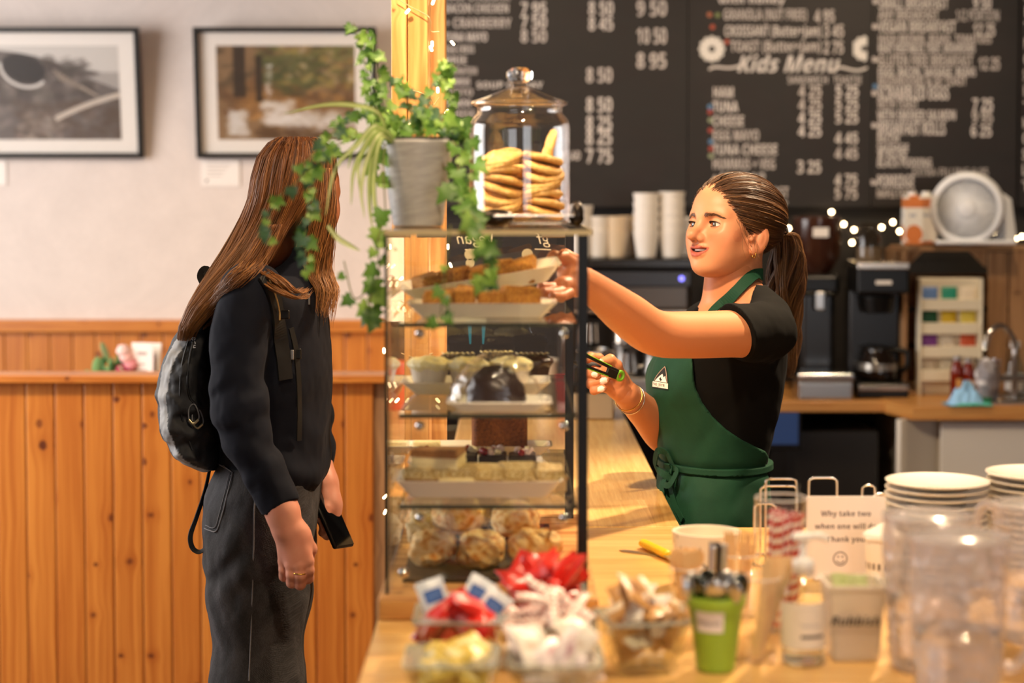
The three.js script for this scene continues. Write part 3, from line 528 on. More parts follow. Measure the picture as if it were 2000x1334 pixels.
// blue serving tongs hanging behind the case
{
  const t = thing('blue_tongs', 'blue plastic tongs hanging behind the cake case', 'tongs', [X(931, 3.13), H(630, 3.13), -3.125]);
  for (const s of [-1, 1]) part('prong', taperBox(0.003, 0.002, 0.007, 0.003, 0.036).translate(s * 0.012, -0.036, 0), mat(new THREE.Color('#2f8fc4'), 0.4), t, undefined, [0, 0, s * -0.03]);
  part('bridge', rbox(0.034, 0.008, 0.004, 0.002, 0, 0.002, 0), mat(new THREE.Color('#2f8fc4'), 0.4), t);
}

// ---------------------------------------------------------------- on top of the case: biscuit jar, pot plant, tongs
{
  const d = 2.86, t = thing('biscuit_jar', 'clear glass biscuit jar with knobbed lid on the case', 'jar', [X(1015, d), CTOP + 0.0005, -d]);
  const R = 0.0775, body = lathe([[0.001, 0], [R - 0.008, 0], [R - 0.001, 0.006], [R, 0.02], [R, 0.150], [R - 0.003, 0.163], [R - 0.012, 0.172], [R - 0.012, 0.182], [R - 0.006, 0.185]], 72);
  part('jar_body', body, pane(0xffffff, 0.0), t);
  part('jar_inner_wall', lathe([[0.001, 0.006], [R - 0.012, 0.006], [R - 0.004, 0.016], [R - 0.004, 0.149], [R - 0.008, 0.162], [R - 0.016, 0.172], [R - 0.016, 0.182]], 72), pane(0xffffff, 0.0), t);
  const lid = part('lid', lathe([[R - 0.018, 0.176], [R - 0.018, 0.186], [R - 0.004, 0.1865], [R - 0.003, 0.190], [R - 0.012, 0.193], [0.04, 0.203], [0.02, 0.211], [0.012, 0.215]], 72), pane(0xffffff, 0.0), t);
  part('lid_knob', lathe([[0.001, 0.211], [0.012, 0.212], [0.011, 0.216], [0.015, 0.220], [0.0205, 0.228], [0.020, 0.236], [0.012, 0.2425], [0.001, 0.2435]], 40), mat(0xffffff, 0.0, { transmission: 1, thickness: 0.04, ior: 1.5 }), lid);
  part('jar_rim', new THREE.TorusGeometry(R - 0.005, 0.0022, 10, 72).rotateX(Math.PI / 2).translate(0, 0.1875, 0), mat(0xffffff, 0.0, { transmission: 1, thickness: 0.004, ior: 1.5 }), lid);
}
const biscuitM = bakeM(15, hexs('c98f42', 'e0b062', 'edc888'), 12, 0.0015, 0.65);
{
  const bg = boxUV(lump(lathe([[0.001, 0], [0.030, 0], [0.0325, 0.0025], [0.0325, 0.0065], [0.029, 0.0095], [0.015, 0.0105], [0.001, 0.0105]], 36), 0.0016, 60, 4), 0.12), d = 2.86, yb = CTOP + 0.0085;
  for (let i = 0; i < 8; i++) solo('biscuit', bg, biscuitM, `round shortbread biscuit, ${ORD[i]} from the bottom of the front left pile in the jar`, 'biscuit', [X(1015, d) - 0.029 + 0.0015 * Math.sin(i * 2.1), yb + 0.009 + i * 0.0118, -d + 0.026], 'biscuits in the jar', [0.12, i, 0.30]);
  for (let i = 0; i < 8; i++) solo('biscuit', bg, biscuitM, `round shortbread biscuit, ${ORD[i]} from the bottom of the front right pile in the jar`, 'biscuit', [X(1015, d) + 0.035 + 0.0015 * Math.sin(i * 1.7), yb + 0.009 + i * 0.0115, -d + 0.018], 'biscuits in the jar', [0.10, i, -0.28]);
  for (let i = 0; i < 7; i++) solo('biscuit', bg, biscuitM, `round shortbread biscuit, ${ORD[i]} from the bottom of the rear pile in the jar`, 'biscuit', [X(1015, d) - 0.004, yb + 0.002 + i * 0.0118, -d - 0.040], 'biscuits in the jar', [-0.08, i, 0.05]);
  solo('biscuit', bg, biscuitM, 'shortbread biscuit standing on edge against the jar wall', 'biscuit', [X(1015, d) + 0.049, yb + 0.108, -d - 0.012], 'biscuits in the jar', [0.35, 0, 1.25]);
}
{
  const d = 2.62, y = CTOP + 0.002, t = thing('serving_tongs', 'dark metal serving tongs lying on the case before the jar', 'tongs', [X(1040, d), y, -d], undefined, 0.04);
  const dm = mat(0x3b332c, 0.28, { metalness: 0.8 });
  part('scoop', lump(new THREE.SphereGeometry(1, 24, 16).scale(0.026, 0.013, 0.016), 0.001, 40).translate(-0.052, 0.013, 0), dm, t);
  for (const s of [-1, 1]) part('arm', rbox(0.115, 0.003, 0.010, 0.0012, 0.0, 0.010 + 0.006 * s, s * 0.012), steel, t, undefined, [0, s * 0.06, 0]);
  part('hinge_end', lathe([[0.001, -0.01], [0.010, -0.01], [0.011, 0.01], [0.001, 0.011]], 18).rotateX(1.57).translate(0.062, 0.012, 0), dm, t);
  part('scoop', lump(new THREE.SphereGeometry(1, 24, 16).scale(0.010, 0.018, 0.016), 0.001, 40).translate(0.064, 0.018, -0.004), dm, t);
}

// ---------------------------------------------------------------- pot with ivy and spider plant, fairy lights on the post
{
  const d = 2.72, base = V(X(816, d), CTOP + 0.0005, -d);
  const t = thing('potted_ivy', 'grey pot of trailing ivy and spider plant on the case', 'plant', base);
  const potTex = dataTex(256, 256, (u, v) => { const n = 0.5 + 0.5 * tn(u, v, 8, 60, 3, 3), k = 0.56 + n * 0.16; return [k, k * 0.985, k * 0.97]; });
  const Rt = 0.054;
  part('pot', lathe([[0.001, 0], [0.034, 0], [0.0375, 0.003], [0.045, 0.06], [Rt - 0.001, 0.122], [Rt, 0.127], [Rt - 0.004, 0.127], [0.048, 0.11], [0.001, 0.11]], 48), mat(0xffffff, 0.55, { map: potTex, metalness: 0.15 }), t);
  part('pot_liner', new THREE.TorusGeometry(Rt - 0.004, 0.003, 8, 48).rotateX(Math.PI / 2).translate(0, 0.128, 0), mat(0x151311, 0.6), t);
  part('soil', lump(new THREE.CylinderGeometry(0.049, 0.049, 0.012, 30, 3).translate(0, 0.116, 0), 0.003, 60), mat(0x2a1c12, 0.95), t);
  // ivy leaf: five-lobed outline, folded along the midrib
  const lobe = [[0, 0], [0.010, -0.003], [0.016, 0.003], [0.011, 0.008], [0.0165, 0.014], [0.008, 0.0155], [0, 0.028], [-0.008, 0.0155], [-0.0165, 0.014], [-0.011, 0.008], [-0.016, 0.003], [-0.010, -0.003]];
  function leafGeo(fold, bend) {
    const sh = new THREE.Shape(); lobe.forEach(([x, y], i) => i ? sh.lineTo(x, y) : sh.moveTo(x, y));
    const g = new THREE.ShapeGeometry(sh, 4), p = g.attributes.position;
    for (let i = 0; i < p.count; i++) { const x = p.getX(i), y = p.getY(i); p.setZ(i, Math.abs(x) * fold - y * y * bend); } g.computeVertexNormals(); return g;
  }
  const leafG = [leafGeo(0.35, 8), leafGeo(0.2, 14), leafGeo(0.5, 4)];
  const vTex = (a, b) => dataTex(64, 64, (u, v) => { const e = tn(u, v, 14, 14, a[0] * 9, 3) + 0.5; return [0, 1, 2].map((k) => mix(a[k], b[k], clamp(e))); });
  const leafM = [hexs('2f5220', '5f8a35'), hexs('4a7a2c', '86ad4a'), hexs('6f9a3a', 'a8c866'), hexs('284a2c', '5c8060')].map(([a, b]) => new THREE.MeshPhysicalMaterial({ map: vTex(a, b), roughness: 0.45, transmission: 0.3, thickness: 0, side: THREE.DoubleSide, ior: 1.4 }));
  const stemM = mat(new THREE.Color('#6b6a36'), 0.7);
  const q = new THREE.Quaternion(), Y = V(0, 1, 0); let count = 0;
  seed(909);
  function vine(pts, n, size = 1, tint = 0, skipFirst = 0.12) {
    const c = curve(pts.map((p) => p.clone ? p.clone().sub(base) : V(...p)));
    part('vine', new THREE.TubeGeometry(c, 30, 0.0011, 5), stemM, t);
    for (let i = 0; i < n && count < 290; i++) {
      const u = skipFirst + (1 - skipFirst) * (i + rnd(0.1, 0.9)) / n, p = c.getPoint(u), o = V(rnd(-1, 1), rnd(-0.6, 0.5), rnd(-0.2, 1)).normalize();
      const m = part('leaf', leafG[count % 3], leafM[Math.min(3, Math.max(0, Math.floor(rnd(0, 3) + tint)))], t, p.addScaledVector(o, 0.004)); count++;
      const dir = V(o.x * 0.9, -0.7 + rnd(-0.4, 0.5), o.z * 0.5).normalize(), nrm = V(rnd(-0.6, 0.6), rnd(0.1, 0.7), 1).normalize();
      const xa = V().crossVectors(dir, nrm).normalize(), za = V().crossVectors(xa, dir).normalize();
      m.quaternion.setFromRotationMatrix(new THREE.Matrix4().makeBasis(xa, dir, za)); m.scale.setScalar(size * rnd(0.55, 1.15));
    }
  }
  const S = (px, py, dd = d) => P(px, py, dd), top = (dx, dz) => base.clone().add(V(dx, 0.12, dz));
  // upright clump above the pot
  for (let i = 0; i < 9; i++) { const a = i / 9 * 6.28, r = 0.03; vine([top(Math.cos(a) * r, Math.sin(a) * r), top(Math.cos(a) * 0.045, Math.sin(a) * 0.04).add(V(0, 0.02 + 0.014 * (i % 3), 0)), top(Math.cos(a) * 0.062, Math.sin(a) * 0.05).add(V(0, 0.012 + 0.016 * (i % 4), 0))], 7, 0.75, 0.4, 0.3); }
  vine([top(-0.03, 0), S(735, 235), S(722, 160), S(705, 95), S(690, 45)], 19, 0.68, 0.2);
  vine([top(-0.02, 0.02), S(755, 225), S(742, 170), S(735, 120), S(715, 60)], 15, 0.72, 0);
  vine([top(0, -0.02), S(800, 215), S(790, 170), S(775, 150)], 9, 0.75, 0.6);
  vine([top(0.02, 0.0), S(838, 200), S(850, 150), S(870, 128), S(890, 130)], 10, 0.85, 0.8);
  vine([top(0.03, 0.01), S(868, 220), S(885, 180), S(880, 150)], 8, 0.8, 0.6);
  // trailing to the customer's side
  vine([top(-0.045, 0.02), S(715, 225, 2.68), S(672, 230, 2.66), S(640, 275, 2.64), S(612, 320, 2.62), S(603, 400, 2.62), S(596, 470, 2.62), S(600, 535, 2.62)], 40, 0.72, 1.0);
  vine([top(-0.045, 0.03), S(700, 260, 2.66), S(650, 290, 2.64), S(620, 300, 2.62), S(575, 330, 2.6)], 12, 0.62, 1.2);
  vine([S(612, 320, 2.62), S(575, 360, 2.6), S(535, 395, 2.6), S(525, 430, 2.6), S(522, 480, 2.6)], 11, 0.62, 1.4);
  vine([top(-0.05, 0.0), S(738, 300, 2.7), S(735, 330, 2.7), S(740, 360, 2.7)], 5, 0.9, 0.3);
  vine([top(-0.045, 0.035), S(748, 330, 2.64), S(752, 420, 2.62), S(738, 470, 2.6), S(740, 530, 2.6), S(722, 590, 2.58), S(735, 625, 2.58)], 15, 0.95, 0, 0.3);
  vine([S(740, 540, 2.6), S(715, 570, 2.6), S(690, 580, 2.6), S(672, 510, 2.62)], 3, 0.7, 0.5);
  // trailing down in front of the glass and by the jar
  vine([top(0.045, 0.03), S(888, 280, 2.66), S(895, 330, 2.64), S(885, 370, 2.62), S(905, 410, 2.6), S(930, 430, 2.48), S(938, 480, 2.46), S(948, 525, 2.46), S(945, 555, 2.46)], 24, 0.95, 0.3, 0.1);
  vine([top(0.045, 0.0), S(895, 235, 2.7), S(915, 260, 2.7), S(925, 300, 2.68), S(915, 360, 2.66), S(920, 400, 2.66)], 14, 0.85, 0.4);
  vine([S(880, 440, 2.48), S(868, 540, 2.46), S(862, 600, 2.46), S(858, 640, 2.46)], 5, 0.8, 0.1);
  // spider plant blades
  const spiderM = [hexs('8fae50', 'd8df9c'), hexs('a8c266', 'e6e8b4')].map(([a, b]) => { const tex = dataTex(64, 16, (u, v) => { const k = sstep(0.16, 0.3, Math.abs(v - 0.5)); return [0, 1, 2].map((i) => mix(b[i], a[i], k)); }); return new THREE.MeshPhysicalMaterial({ map: tex, roughness: 0.5, transmission: 0.3, thickness: 0, side: THREE.DoubleSide, ior: 1.4 }); });
  function blade(pts, w, k) {
    const c = curve(pts.map((p) => p.clone().sub(base))), N = 26, pos = [], uv = [], idx = [];
    for (let i = 0; i <= N; i++) { const u = i / N, p = c.getPoint(u), tg = c.getTangent(u), side = V().crossVectors(tg, V(0, 0, 1)).normalize(), ww = w * Math.pow(Math.sin(Math.PI * Math.min(0.98, 0.22 + 0.76 * u)), 0.8); for (const s of [-1, 0, 1]) { const v = p.clone().addScaledVector(side, s * ww).add(V(0, 0, s ? 0.0015 : 0)); pos.push(v.x, v.y, v.z); uv.push(u, (s + 1) / 2); } if (i < N) for (const e of [0, 1]) { const a = i * 3 + e; idx.push(a, a + 3, a + 1, a + 1, a + 3, a + 4); } }
    const g = new THREE.BufferGeometry(); g.setAttribute('position', new THREE.Float32BufferAttribute(pos, 3)); g.setAttribute('uv', new THREE.Float32BufferAttribute(uv, 2)); g.setIndex(idx); g.computeVertexNormals();
    part('spider_leaf', g, spiderM[k % 2], t);
  }
  const s0 = (dx = 0) => top(-0.04 + dx, 0.03);
  [[[740, 222], [690, 205], [630, 205], [556, 222]], [[735, 245], [700, 280], [655, 330], [636, 420]], [[735, 255], [705, 300], [690, 340], [686, 400]], [[742, 262], [718, 310], [706, 370], [712, 425]], [[744, 265], [724, 330], [722, 400], [728, 450]], [[742, 258], [712, 290], [700, 330], [704, 380]], [[745, 270], [730, 350], [735, 420], [742, 455]], [[640, 440], [660, 465], [685, 480], [704, 490]], [[744, 250], [715, 262], [690, 290], [680, 330]]].forEach((l, i) => blade([...(i === 7 ? [] : [s0(0.002 * i)]), ...l.map(([a, b]) => S(a, b, 2.66 - 0.004 * (i % 4)))], 0.0038, i));
}
{
  // fairy lights wound round the post
  const t = thing('fairy_lights', 'warm white fairy lights wound round the timber post', 'string lights', [0, 0, 0]);
  const wireM = mat(new THREE.Color('#c9b98f'), 0.3, { metalness: 0.4 }), bulbM = new THREE.MeshStandardMaterial({ color: 0xfff2d8, emissive: new THREE.Color(1, 0.72, 0.38), emissiveIntensity: 9, roughness: 0.4 });
  const front = 3.172, W = [];
  for (const [pts] of [[[[770, -6], [800, 12], [838, 34], [842, 60], [858, 62]]], [[[762, 150], [775, 162], [800, 174], [838, 188], [846, 205], [858, 190]]], [[[758, 250], [770, 258], [800, 262], [838, 258], [850, 240]]], [[[770, 560], [785, 552], [800, 548], [820, 556], [845, 566]]], [[[765, 700], [790, 712], [815, 700], [845, 690]]]])
    part('wire', tube(pts.map(([a, b]) => P(a, b, a > 840 ? front + 0.02 : front - 0.002)), 0.0009, 40, 5), wireM, t);
  const bulbs = [[796, 22], [846, 4], [844, 86], [842, 95], [884, 84], [780, 167], [854, 162], [855, 176], [878, 155], [760, 220], [872, 218], [799, 246], [875, 482], [880, 518], [846, 545], [768, 520], [775, 555], [750, 685], [772, 752], [855, 782], [752, 970], [752, 1000], [850, 596], [790, 604]];
  bulbs.forEach(([a, b], i) => { const p = P(a, b, a > 862 ? front + 0.1 : a > 840 ? front + 0.03 : front - 0.004); const m = part('fairy_bulb', new THREE.CapsuleGeometry(0.0026, 0.006, 4, 10), bulbM, t, p, [0.3, 0, (i % 5 - 2) * 0.35]); });
  const lamp = new THREE.PointLight(new THREE.Color(1, 0.72, 0.4), 0.035, 0, 2); lamp.name = 'fairy_glow'; lamp.position.copy(P(845, 120, front - 0.06)); lamp.shadow.radius = 4; lamp.castShadow = true; scene.add(lamp);
  const lamp2 = lamp.clone(); lamp2.position.copy(P(862, 540, front + 0.06)); scene.add(lamp2);
}

// ---------------------------------------------------------------- things on the front worktop
const CTY = CT + 0.0006;
const dOf = (py) => 3600 * (EYE - CT) / (py - HORIZON);
// square glass bowls of sachets
function glassBowl(label, px, d, w, h, turn = 0) {
  const t = thing('glass_bowl', label, 'bowl', [X(px, d), CTY, -d], 'square glass bowls of sachets', turn);
  part('bowl_wall', rectRings([[w * 0.62, w * 0.62, 0.0], [w * 0.7, w * 0.7, 0.004], [w, w, h], [w - 0.007, w - 0.007, h], [w * 0.62, w * 0.62, 0.008]], true), pane(new THREE.Color('#f4f4ee'), 0.02), t);
  part('bowl_rim', rectRings([[w - 0.006, w - 0.006, h - 0.0015], [w + 0.001, w + 0.001, h - 0.0015], [w + 0.001, w + 0.001, h + 0.001], [w - 0.006, w - 0.006, h + 0.001], [w - 0.006, w - 0.006, h - 0.0015]], false), mat(new THREE.Color('#dfe4dc'), 0.08, { transmission: 0.7, thickness: 0, ior: 1.5 }), t);
  return { x: X(px, d), z: -d, w, h, turn };
}
function pillow(w, h, t) {
  const g = new THREE.BoxGeometry(w, h, t, 8, 8, 2), p = g.attributes.position;
  for (let i = 0; i < p.count; i++) { const a = p.getX(i) / w * 2, b = p.getY(i) / h * 2, k = Math.max(0.08, (1 - Math.pow(Math.abs(a), 5)) * (1 - Math.pow(Math.abs(b), 5))); p.setZ(i, p.getZ(i) * k + 0.0012 * Math.sin(a * 5 + b * 3)); }
  g.computeVertexNormals(); return g;
}
const print = (bg, draw, rough = 0.4) => mat(0xffffff, rough, { map: canvasTex(128, 192, (x, W, Hh) => { x.fillStyle = bg; x.fillRect(0, 0, W, Hh); draw?.(x, W, Hh); }) });
const redM = print('#d8281c', (x, W, Hh) => { x.fillStyle = '#c01c14'; x.fillRect(0, 0, W, 22); x.fillRect(0, Hh - 22, W, 22); x.fillStyle = '#e8604e'; x.fillRect(30, 70, 68, 22); }), blueM = print('#d9e3ec', (x, W, Hh) => { x.fillStyle = '#3b67b0'; x.beginPath(); x.fillRect(22, 50, 84, 64); x.fillStyle = '#c8404a'; x.fillRect(20, 140, 88, 14); x.fillStyle = '#7d9fd4'; x.fillRect(36, 78, 56, 6); }), sugarM = print('#ecd9d0', (x, W, Hh) => { x.fillStyle = '#cf8f84'; for (let i = 0; i < 9; i++) x.fillRect(0, i * 22, W, 6); }), brownM = print('#c7955a', (x, W, Hh) => { x.fillStyle = '#8f5c2a'; x.fillRect(20, 60, 88, 60); x.fillStyle = '#efe0c4'; x.fillRect(0, 0, W, 24); }), creamM = print('#efe6d8', (x, W, Hh) => { x.fillStyle = '#d8c4b0'; x.fillRect(24, 70, 80, 30); }), yellowM = print('#dcc05a', (x, W, Hh) => { x.fillStyle = '#f0e4a8'; x.fillRect(26, 54, 76, 70); x.fillStyle = '#a98b2c'; x.fillRect(0, 0, W, 16); }), pinkM = print('#f1e2e0', (x, W, Hh) => { x.fillStyle = '#c8a0a8'; x.fillRect(30, 60, 60, 60); });
function sachets(b, kind, n, geo, mats, labels, group, sd, lift = 0.45, stand = 0.3, spread = 0.33) {
  seed(sd);
  for (let i = 0; i < n; i++) {
    const a = rnd(0, 6.28), r = Math.sqrt(rnd()) * b.w * spread, up = i / n;
    const o = solo(kind, geo, mats[i % mats.length], labels(i, n), 'sachet', [b.x + Math.cos(a) * r, CTY + 0.017 + b.h * lift * 0.4 + up * b.h * lift * 1.2, b.z + Math.sin(a) * r], group);
    o.rotation.set(-1.5 + rnd(0, stand * 4), rnd(-0.9, 0.9), rnd(-1.3, 1.3));
  }
}
const pack = pillow(0.042, 0.06, 0.012), stick = pillow(0.014, 0.085, 0.009), small = pillow(0.038, 0.05, 0.010), wide = pillow(0.05, 0.036, 0.009);
const heap = (what, where) => () => `${what} heaped in the ${where}`;
{
  const bRedBack = glassBowl('square glass bowl of red ketchup sachets nearest the display case', 1068, 2.375, 0.105, 0.060);
  sachets(bRedBack, 'ketchup_sachet', 16, pack, [redM], heap('red ketchup sachet', 'bowl nearest the case'), 'ketchup sachets by the case', 51, 0.85, 0.42);
  const bRed = glassBowl('square glass bowl of red and blue sauce sachets before the case', 900, 2.255, 0.116, 0.060);
  sachets(bRed, 'ketchup_sachet', 8, pillow(0.03, 0.075, 0.014), [redM], heap('red ketchup sachet', 'bowl it shares with blue sachets'), 'ketchup sachets in the mixed bowl', 62, 0.6, 0.2);
  [[848, 1170, 0.35], [930, 1165, -0.5], [960, 1190, -0.6], [868, 1200, 0.1]].forEach(([a, b, r], i) => { const o = solo('salad_cream_sachet', pillow(0.036, 0.05, 0.01), blueM, `blue and white sauce sachet ${['standing at the left', 'standing in the middle', 'leaning at the right', 'lying low'][i]} of the mixed bowl`, 'sachet', P(a, b, 2.27 + 0.01 * (i % 2)), 'blue and white sauce sachets'); o.rotation.set(-0.35, 0.2, r); });
  const bSug = glassBowl('square glass bowl heaped with pink striped sugar sticks', 1076, 2.235, 0.112, 0.055);
  sachets(bSug, 'sugar_stick', 26, stick, [sugarM], heap('pink and white paper sugar stick', 'middle glass bowl'), 'white sugar sticks', 73, 0.75, 0.1, 0.3);
  const bBrn = glassBowl('square glass bowl of brown sugar and cream paper sachets', 1256, dOf(1318), 0.1, 0.066, 0.2);
  sachets(bBrn, 'brown_sugar_sachet', 16, small, [brownM, creamM, brownM], (i) => `${i % 3 === 1 ? 'cream paper' : 'brown sugar'} sachet heaped in the bowl beside the green beaker`, 'brown sugar sachets', 85, 0.8, 0.35);
  const bYel = glassBowl('square glass bowl of yellow mustard sachets at the counter edge', 882, 2.06, 0.108, 0.056);
  sachets(bYel, 'mustard_sachet', 16, wide, [yellowM], heap('yellow mustard sachet', 'bowl at the counter edge'), 'mustard sachets', 96, 0.5, 0.12);
  const bWht = glassBowl('square glass bowl of white paper sachets at the counter edge', 1085, 2.06, 0.108, 0.056);
  sachets(bWht, 'sweetener_sachet', 18, small, [pinkM, creamM], heap('white paper sweetener sachet', 'bowl at the counter edge'), 'sweetener sachets', 107, 0.7, 0.25);
}
// green beaker of teaspoons
const lathed = (name, pts, m, parent, n = 44) => part(name, lathe(pts, n), m, parent);
{
  const d = dOf(1318), s = 3600 / d, t = thing('green_beaker', 'lime green beaker with a white label on the front worktop', 'beaker', [X(1402, d), CTY, -d]);
  const g = mat(new THREE.Color('#9cc23c'), 0.45);
  lathed('beaker_body', [[0.001, 0], [0.0215, 0], [0.0235, 0.003], [0.0325, 0.078], [0.0355, 0.079], [0.0365, 0.092], [0.0345, 0.0925], [0.0325, 0.082], [0.022, 0.006], [0.001, 0.006]], g, t);
  const lab = new THREE.CylinderGeometry(0.0328, 0.0298, 0.025, 24, 1, true, -0.95, 1.15).translate(0, 0.064, 0);
  part('paper_label', lab, mat(0xffffff, 0.7, { side: THREE.DoubleSide, map: canvasTex(256, 110, (x, W, Hh) => { x.fillStyle = '#f4f1f2'; x.fillRect(0, 0, W, Hh); x.fillStyle = '#3d3a5a'; x.font = 'bold 42px sans-serif'; x.fillText('teaspoons', 22, 72); }) }), t);
  seed(120);
  const spoon = (() => { const h = rbox(0.004, 0.10, 0.0016, 0.0007, 0, 0.05, 0), b = new THREE.SphereGeometry(1, 18, 12).scale(0.0125, 0.019, 0.004).translate(0, 0.115, 0); return merge([h, b]); })();
  for (let i = 0; i < 9; i++) { const a = i / 9 * 6.28 + 0.3, r = 0.008; const o = solo('teaspoon', spoon, i % 3 ? steel : mat(0x5a5e58, 0.2, { metalness: 1 }), 'steel teaspoon standing bowl up in the green beaker', 'spoon', [X(1402, d) + Math.cos(a) * r, CTY + 0.0125, -d + Math.sin(a) * r], 'teaspoons in the green beaker'); o.rotation.set(Math.sin(a) * 0.22, rnd(-0.5, 0.5), -Math.cos(a) * 0.28); o.scale.y = 0.80; }
}
// white patterned pot, glass of wooden spoons, cup of forks
{
  const d = 2.70, t = thing('white_pot', 'wide white pot with dark flecks behind the cutlery glasses', 'pot', [X(1383, d), CTY, -d]);
  const tx = canvasTex(512, 128, (x, W, Hh) => { x.fillStyle = '#ece7e0'; x.fillRect(0, 0, W, Hh); seed(5); x.fillStyle = '#4a4340'; for (let i = 0; i < 60; i++) { x.save(); x.translate(rnd(0, W), rnd(20, Hh - 10)); x.rotate(rnd(0, 3)); x.fillRect(0, 0, rnd(4, 16), rnd(2, 4)); x.restore(); } });
  part('pot_wall', lathe([[0.042, 0], [0.046, 0.003], [0.0505, 0.078], [0.0505, 0.08]], 56), mat(0xffffff, 0.3, { map: tx }), t);
  part('pot_inside', lathe([[0.0505, 0.08], [0.0475, 0.0805], [0.0465, 0.076], [0.042, 0.006], [0.001, 0.005]], 56), mat(new THREE.Color('#efe5d2'), 0.35, { side: THREE.DoubleSide }), t);
  part('pot_foot', lathe([[0.001, 0], [0.042, 0], [0.042, 0.002], [0.001, 0.002]], 40), porcelain, t);
}
const birch = mat(new THREE.Color('#e2c08e'), 0.6), clear = pane(0xffffff, 0.0);
function tumbler(label, name, px, d, r0, r1, h, group) {
  const t = thing(name, label, 'glass', [X(px, d), CTY, -d], group);
  part('glass_wall', lathe([[0.001, 0.0], [r0, 0.0], [r1, h], [r1 - 0.002, h], [r0 - 0.002, 0.006], [0.001, 0.006]], 44), clear, t);
  part('glass_rim', new THREE.TorusGeometry(r1 - 0.001, 0.0012, 8, 44).rotateX(Math.PI / 2).translate(0, h, 0), mat(0xffffff, 0.05, { transmission: 0.6, thickness: 0, ior: 1.5 }), t);
  return t;
}
tumbler('small clear glass of wooden spoons before the white pot', 'cutlery_glass', 1345, 2.46, 0.020, 0.024, 0.075);
{
  const sp = merge([rbox(0.007, 0.085, 0.0015, 0.0007, 0, 0.0425, 0), new THREE.CylinderGeometry(0.0095, 0.0095, 0.0016, 20).rotateX(Math.PI / 2).scale(1, 1.5, 1).translate(0, 0.092, 0)]).scale(1, 0.85, 1); seed(31);
  for (let i = 0; i < 8; i++) { const a = i * 0.785; const o = solo('wooden_spoon', boxUV(sp.clone(), 0.4, i * 0.1), birch, 'small birch wood spoon standing in the clear cutlery glass', 'spoon', [X(1345, 2.46) + Math.cos(a) * 0.008, CTY + 0.009, -2.46 + Math.sin(a) * 0.008], 'wooden spoons in the glass', [Math.sin(a) * 0.08, rnd(-0.5, 0.5), -Math.cos(a) * 0.08]); }
}
tumbler('small clear glass of dark handled knives beside the wooden spoons', 'cutlery_glass', 1398, 2.40, 0.018, 0.022, 0.07);
for (let i = 0; i < 6; i++) { const a = i * 1.05; solo('table_knife', merge([rbox(0.006, 0.07, 0.003, 0.001, 0, 0.035, 0), rbox(0.0095, 0.045, 0.005, 0.002, 0, 0.088, 0)]), i % 2 ? mat(0x2c2a2c, 0.3, { metalness: 0.6 }) : steel, 'dark handled knife standing in the clear glass', 'knife', [X(1398, 2.40) + Math.cos(a) * 0.007, CTY + 0.008, -2.40 + Math.sin(a) * 0.007], 'knives in the glass', [Math.sin(a) * 0.06, a, -Math.cos(a) * 0.06]); }
tumbler('clear cup of wooden forks between the white pot and the straws', 'cutlery_glass', 1448, 2.50, 0.022, 0.027, 0.085);
{
  const tines = [rbox(0.008, 0.1, 0.0016, 0.0007, 0, 0.05, 0), rbox(0.014, 0.018, 0.0016, 0.0007, 0, 0.105, 0)]; for (const x of [-0.0055, -0.0018, 0.0018, 0.0055]) tines.push(rbox(0.0024, 0.024, 0.0016, 0.0006, x, 0.124, 0));
  const fk = merge(tines).scale(1, 0.78, 1); seed(33);
  for (let i = 0; i < 5; i++) { const a = i * 1.26; solo('wooden_fork', boxUV(fk.clone(), 0.4, i * 0.13), birch, 'birch wood fork standing tines up in the clear cup', 'fork', [X(1448, 2.50) + Math.cos(a) * 0.009, CTY + 0.009, -2.50 + Math.sin(a) * 0.009], 'wooden forks in the cup', [Math.sin(a) * 0.08, rnd(-0.4, 0.4), -Math.cos(a) * 0.08]); }
}
// straws
{
  const d = 2.42, t = tumbler('tall clear glass full of red striped paper straws', 'straw_glass', 1529, d, 0.029, 0.0345, 0.176);
  const st = canvasTex(64, 256, (x, W, Hh) => { x.fillStyle = '#f3ebe8'; x.fillRect(0, 0, W, Hh); x.fillStyle = '#c8202e'; for (let i = -4; i < 14; i++) { x.beginPath(); x.moveTo(0, i * 26); x.lineTo(W, i * 26 - 26); x.lineTo(W, i * 26 - 13); x.lineTo(0, i * 26 + 13); x.fill(); } }); st.wrapS = st.wrapT = THREE.RepeatWrapping;
  const sm = mat(0xffffff, 0.6, { map: st, side: THREE.DoubleSide }), sg = new THREE.CylinderGeometry(0.0031, 0.0031, 0.148, 10, 1, true).translate(0, 0.074, 0); sg.attributes.uv.array.forEach((v, i, a) => { if (i % 2 === 0) a[i] = v * 1; });
  let n = 0; seed(66);
  for (let ring = 0; ring < 4; ring++) for (let i = 0; i < [1, 6, 12, 15][ring]; i++) { const a = i / [1, 6, 12, 15][ring] * 6.28 + ring, r = ring * 0.0066; const o = solo('paper_straw', sg, sm, 'red and white striped paper straw in the tall glass', 'straw', [X(1529, d) + Math.cos(a) * r, CTY + 0.0065 + rnd(0, 0.004), -d + Math.sin(a) * r], 'striped paper straws', [Math.sin(a) * 0.02 * ring, a, -Math.cos(a) * 0.02 * ring]); }
  const cs = solo('clear_straw', new THREE.CylinderGeometry(0.0026, 0.0026, 0.17, 10).translate(0, 0.085, 0), pane(new THREE.Color('#dfe6ee'), 0.1), 'single clear straw standing above the striped ones', 'straw', [X(1545, d) - 0.004, CTY + 0.025, -d + 0.004], undefined, [0, 0, -0.09]);
}
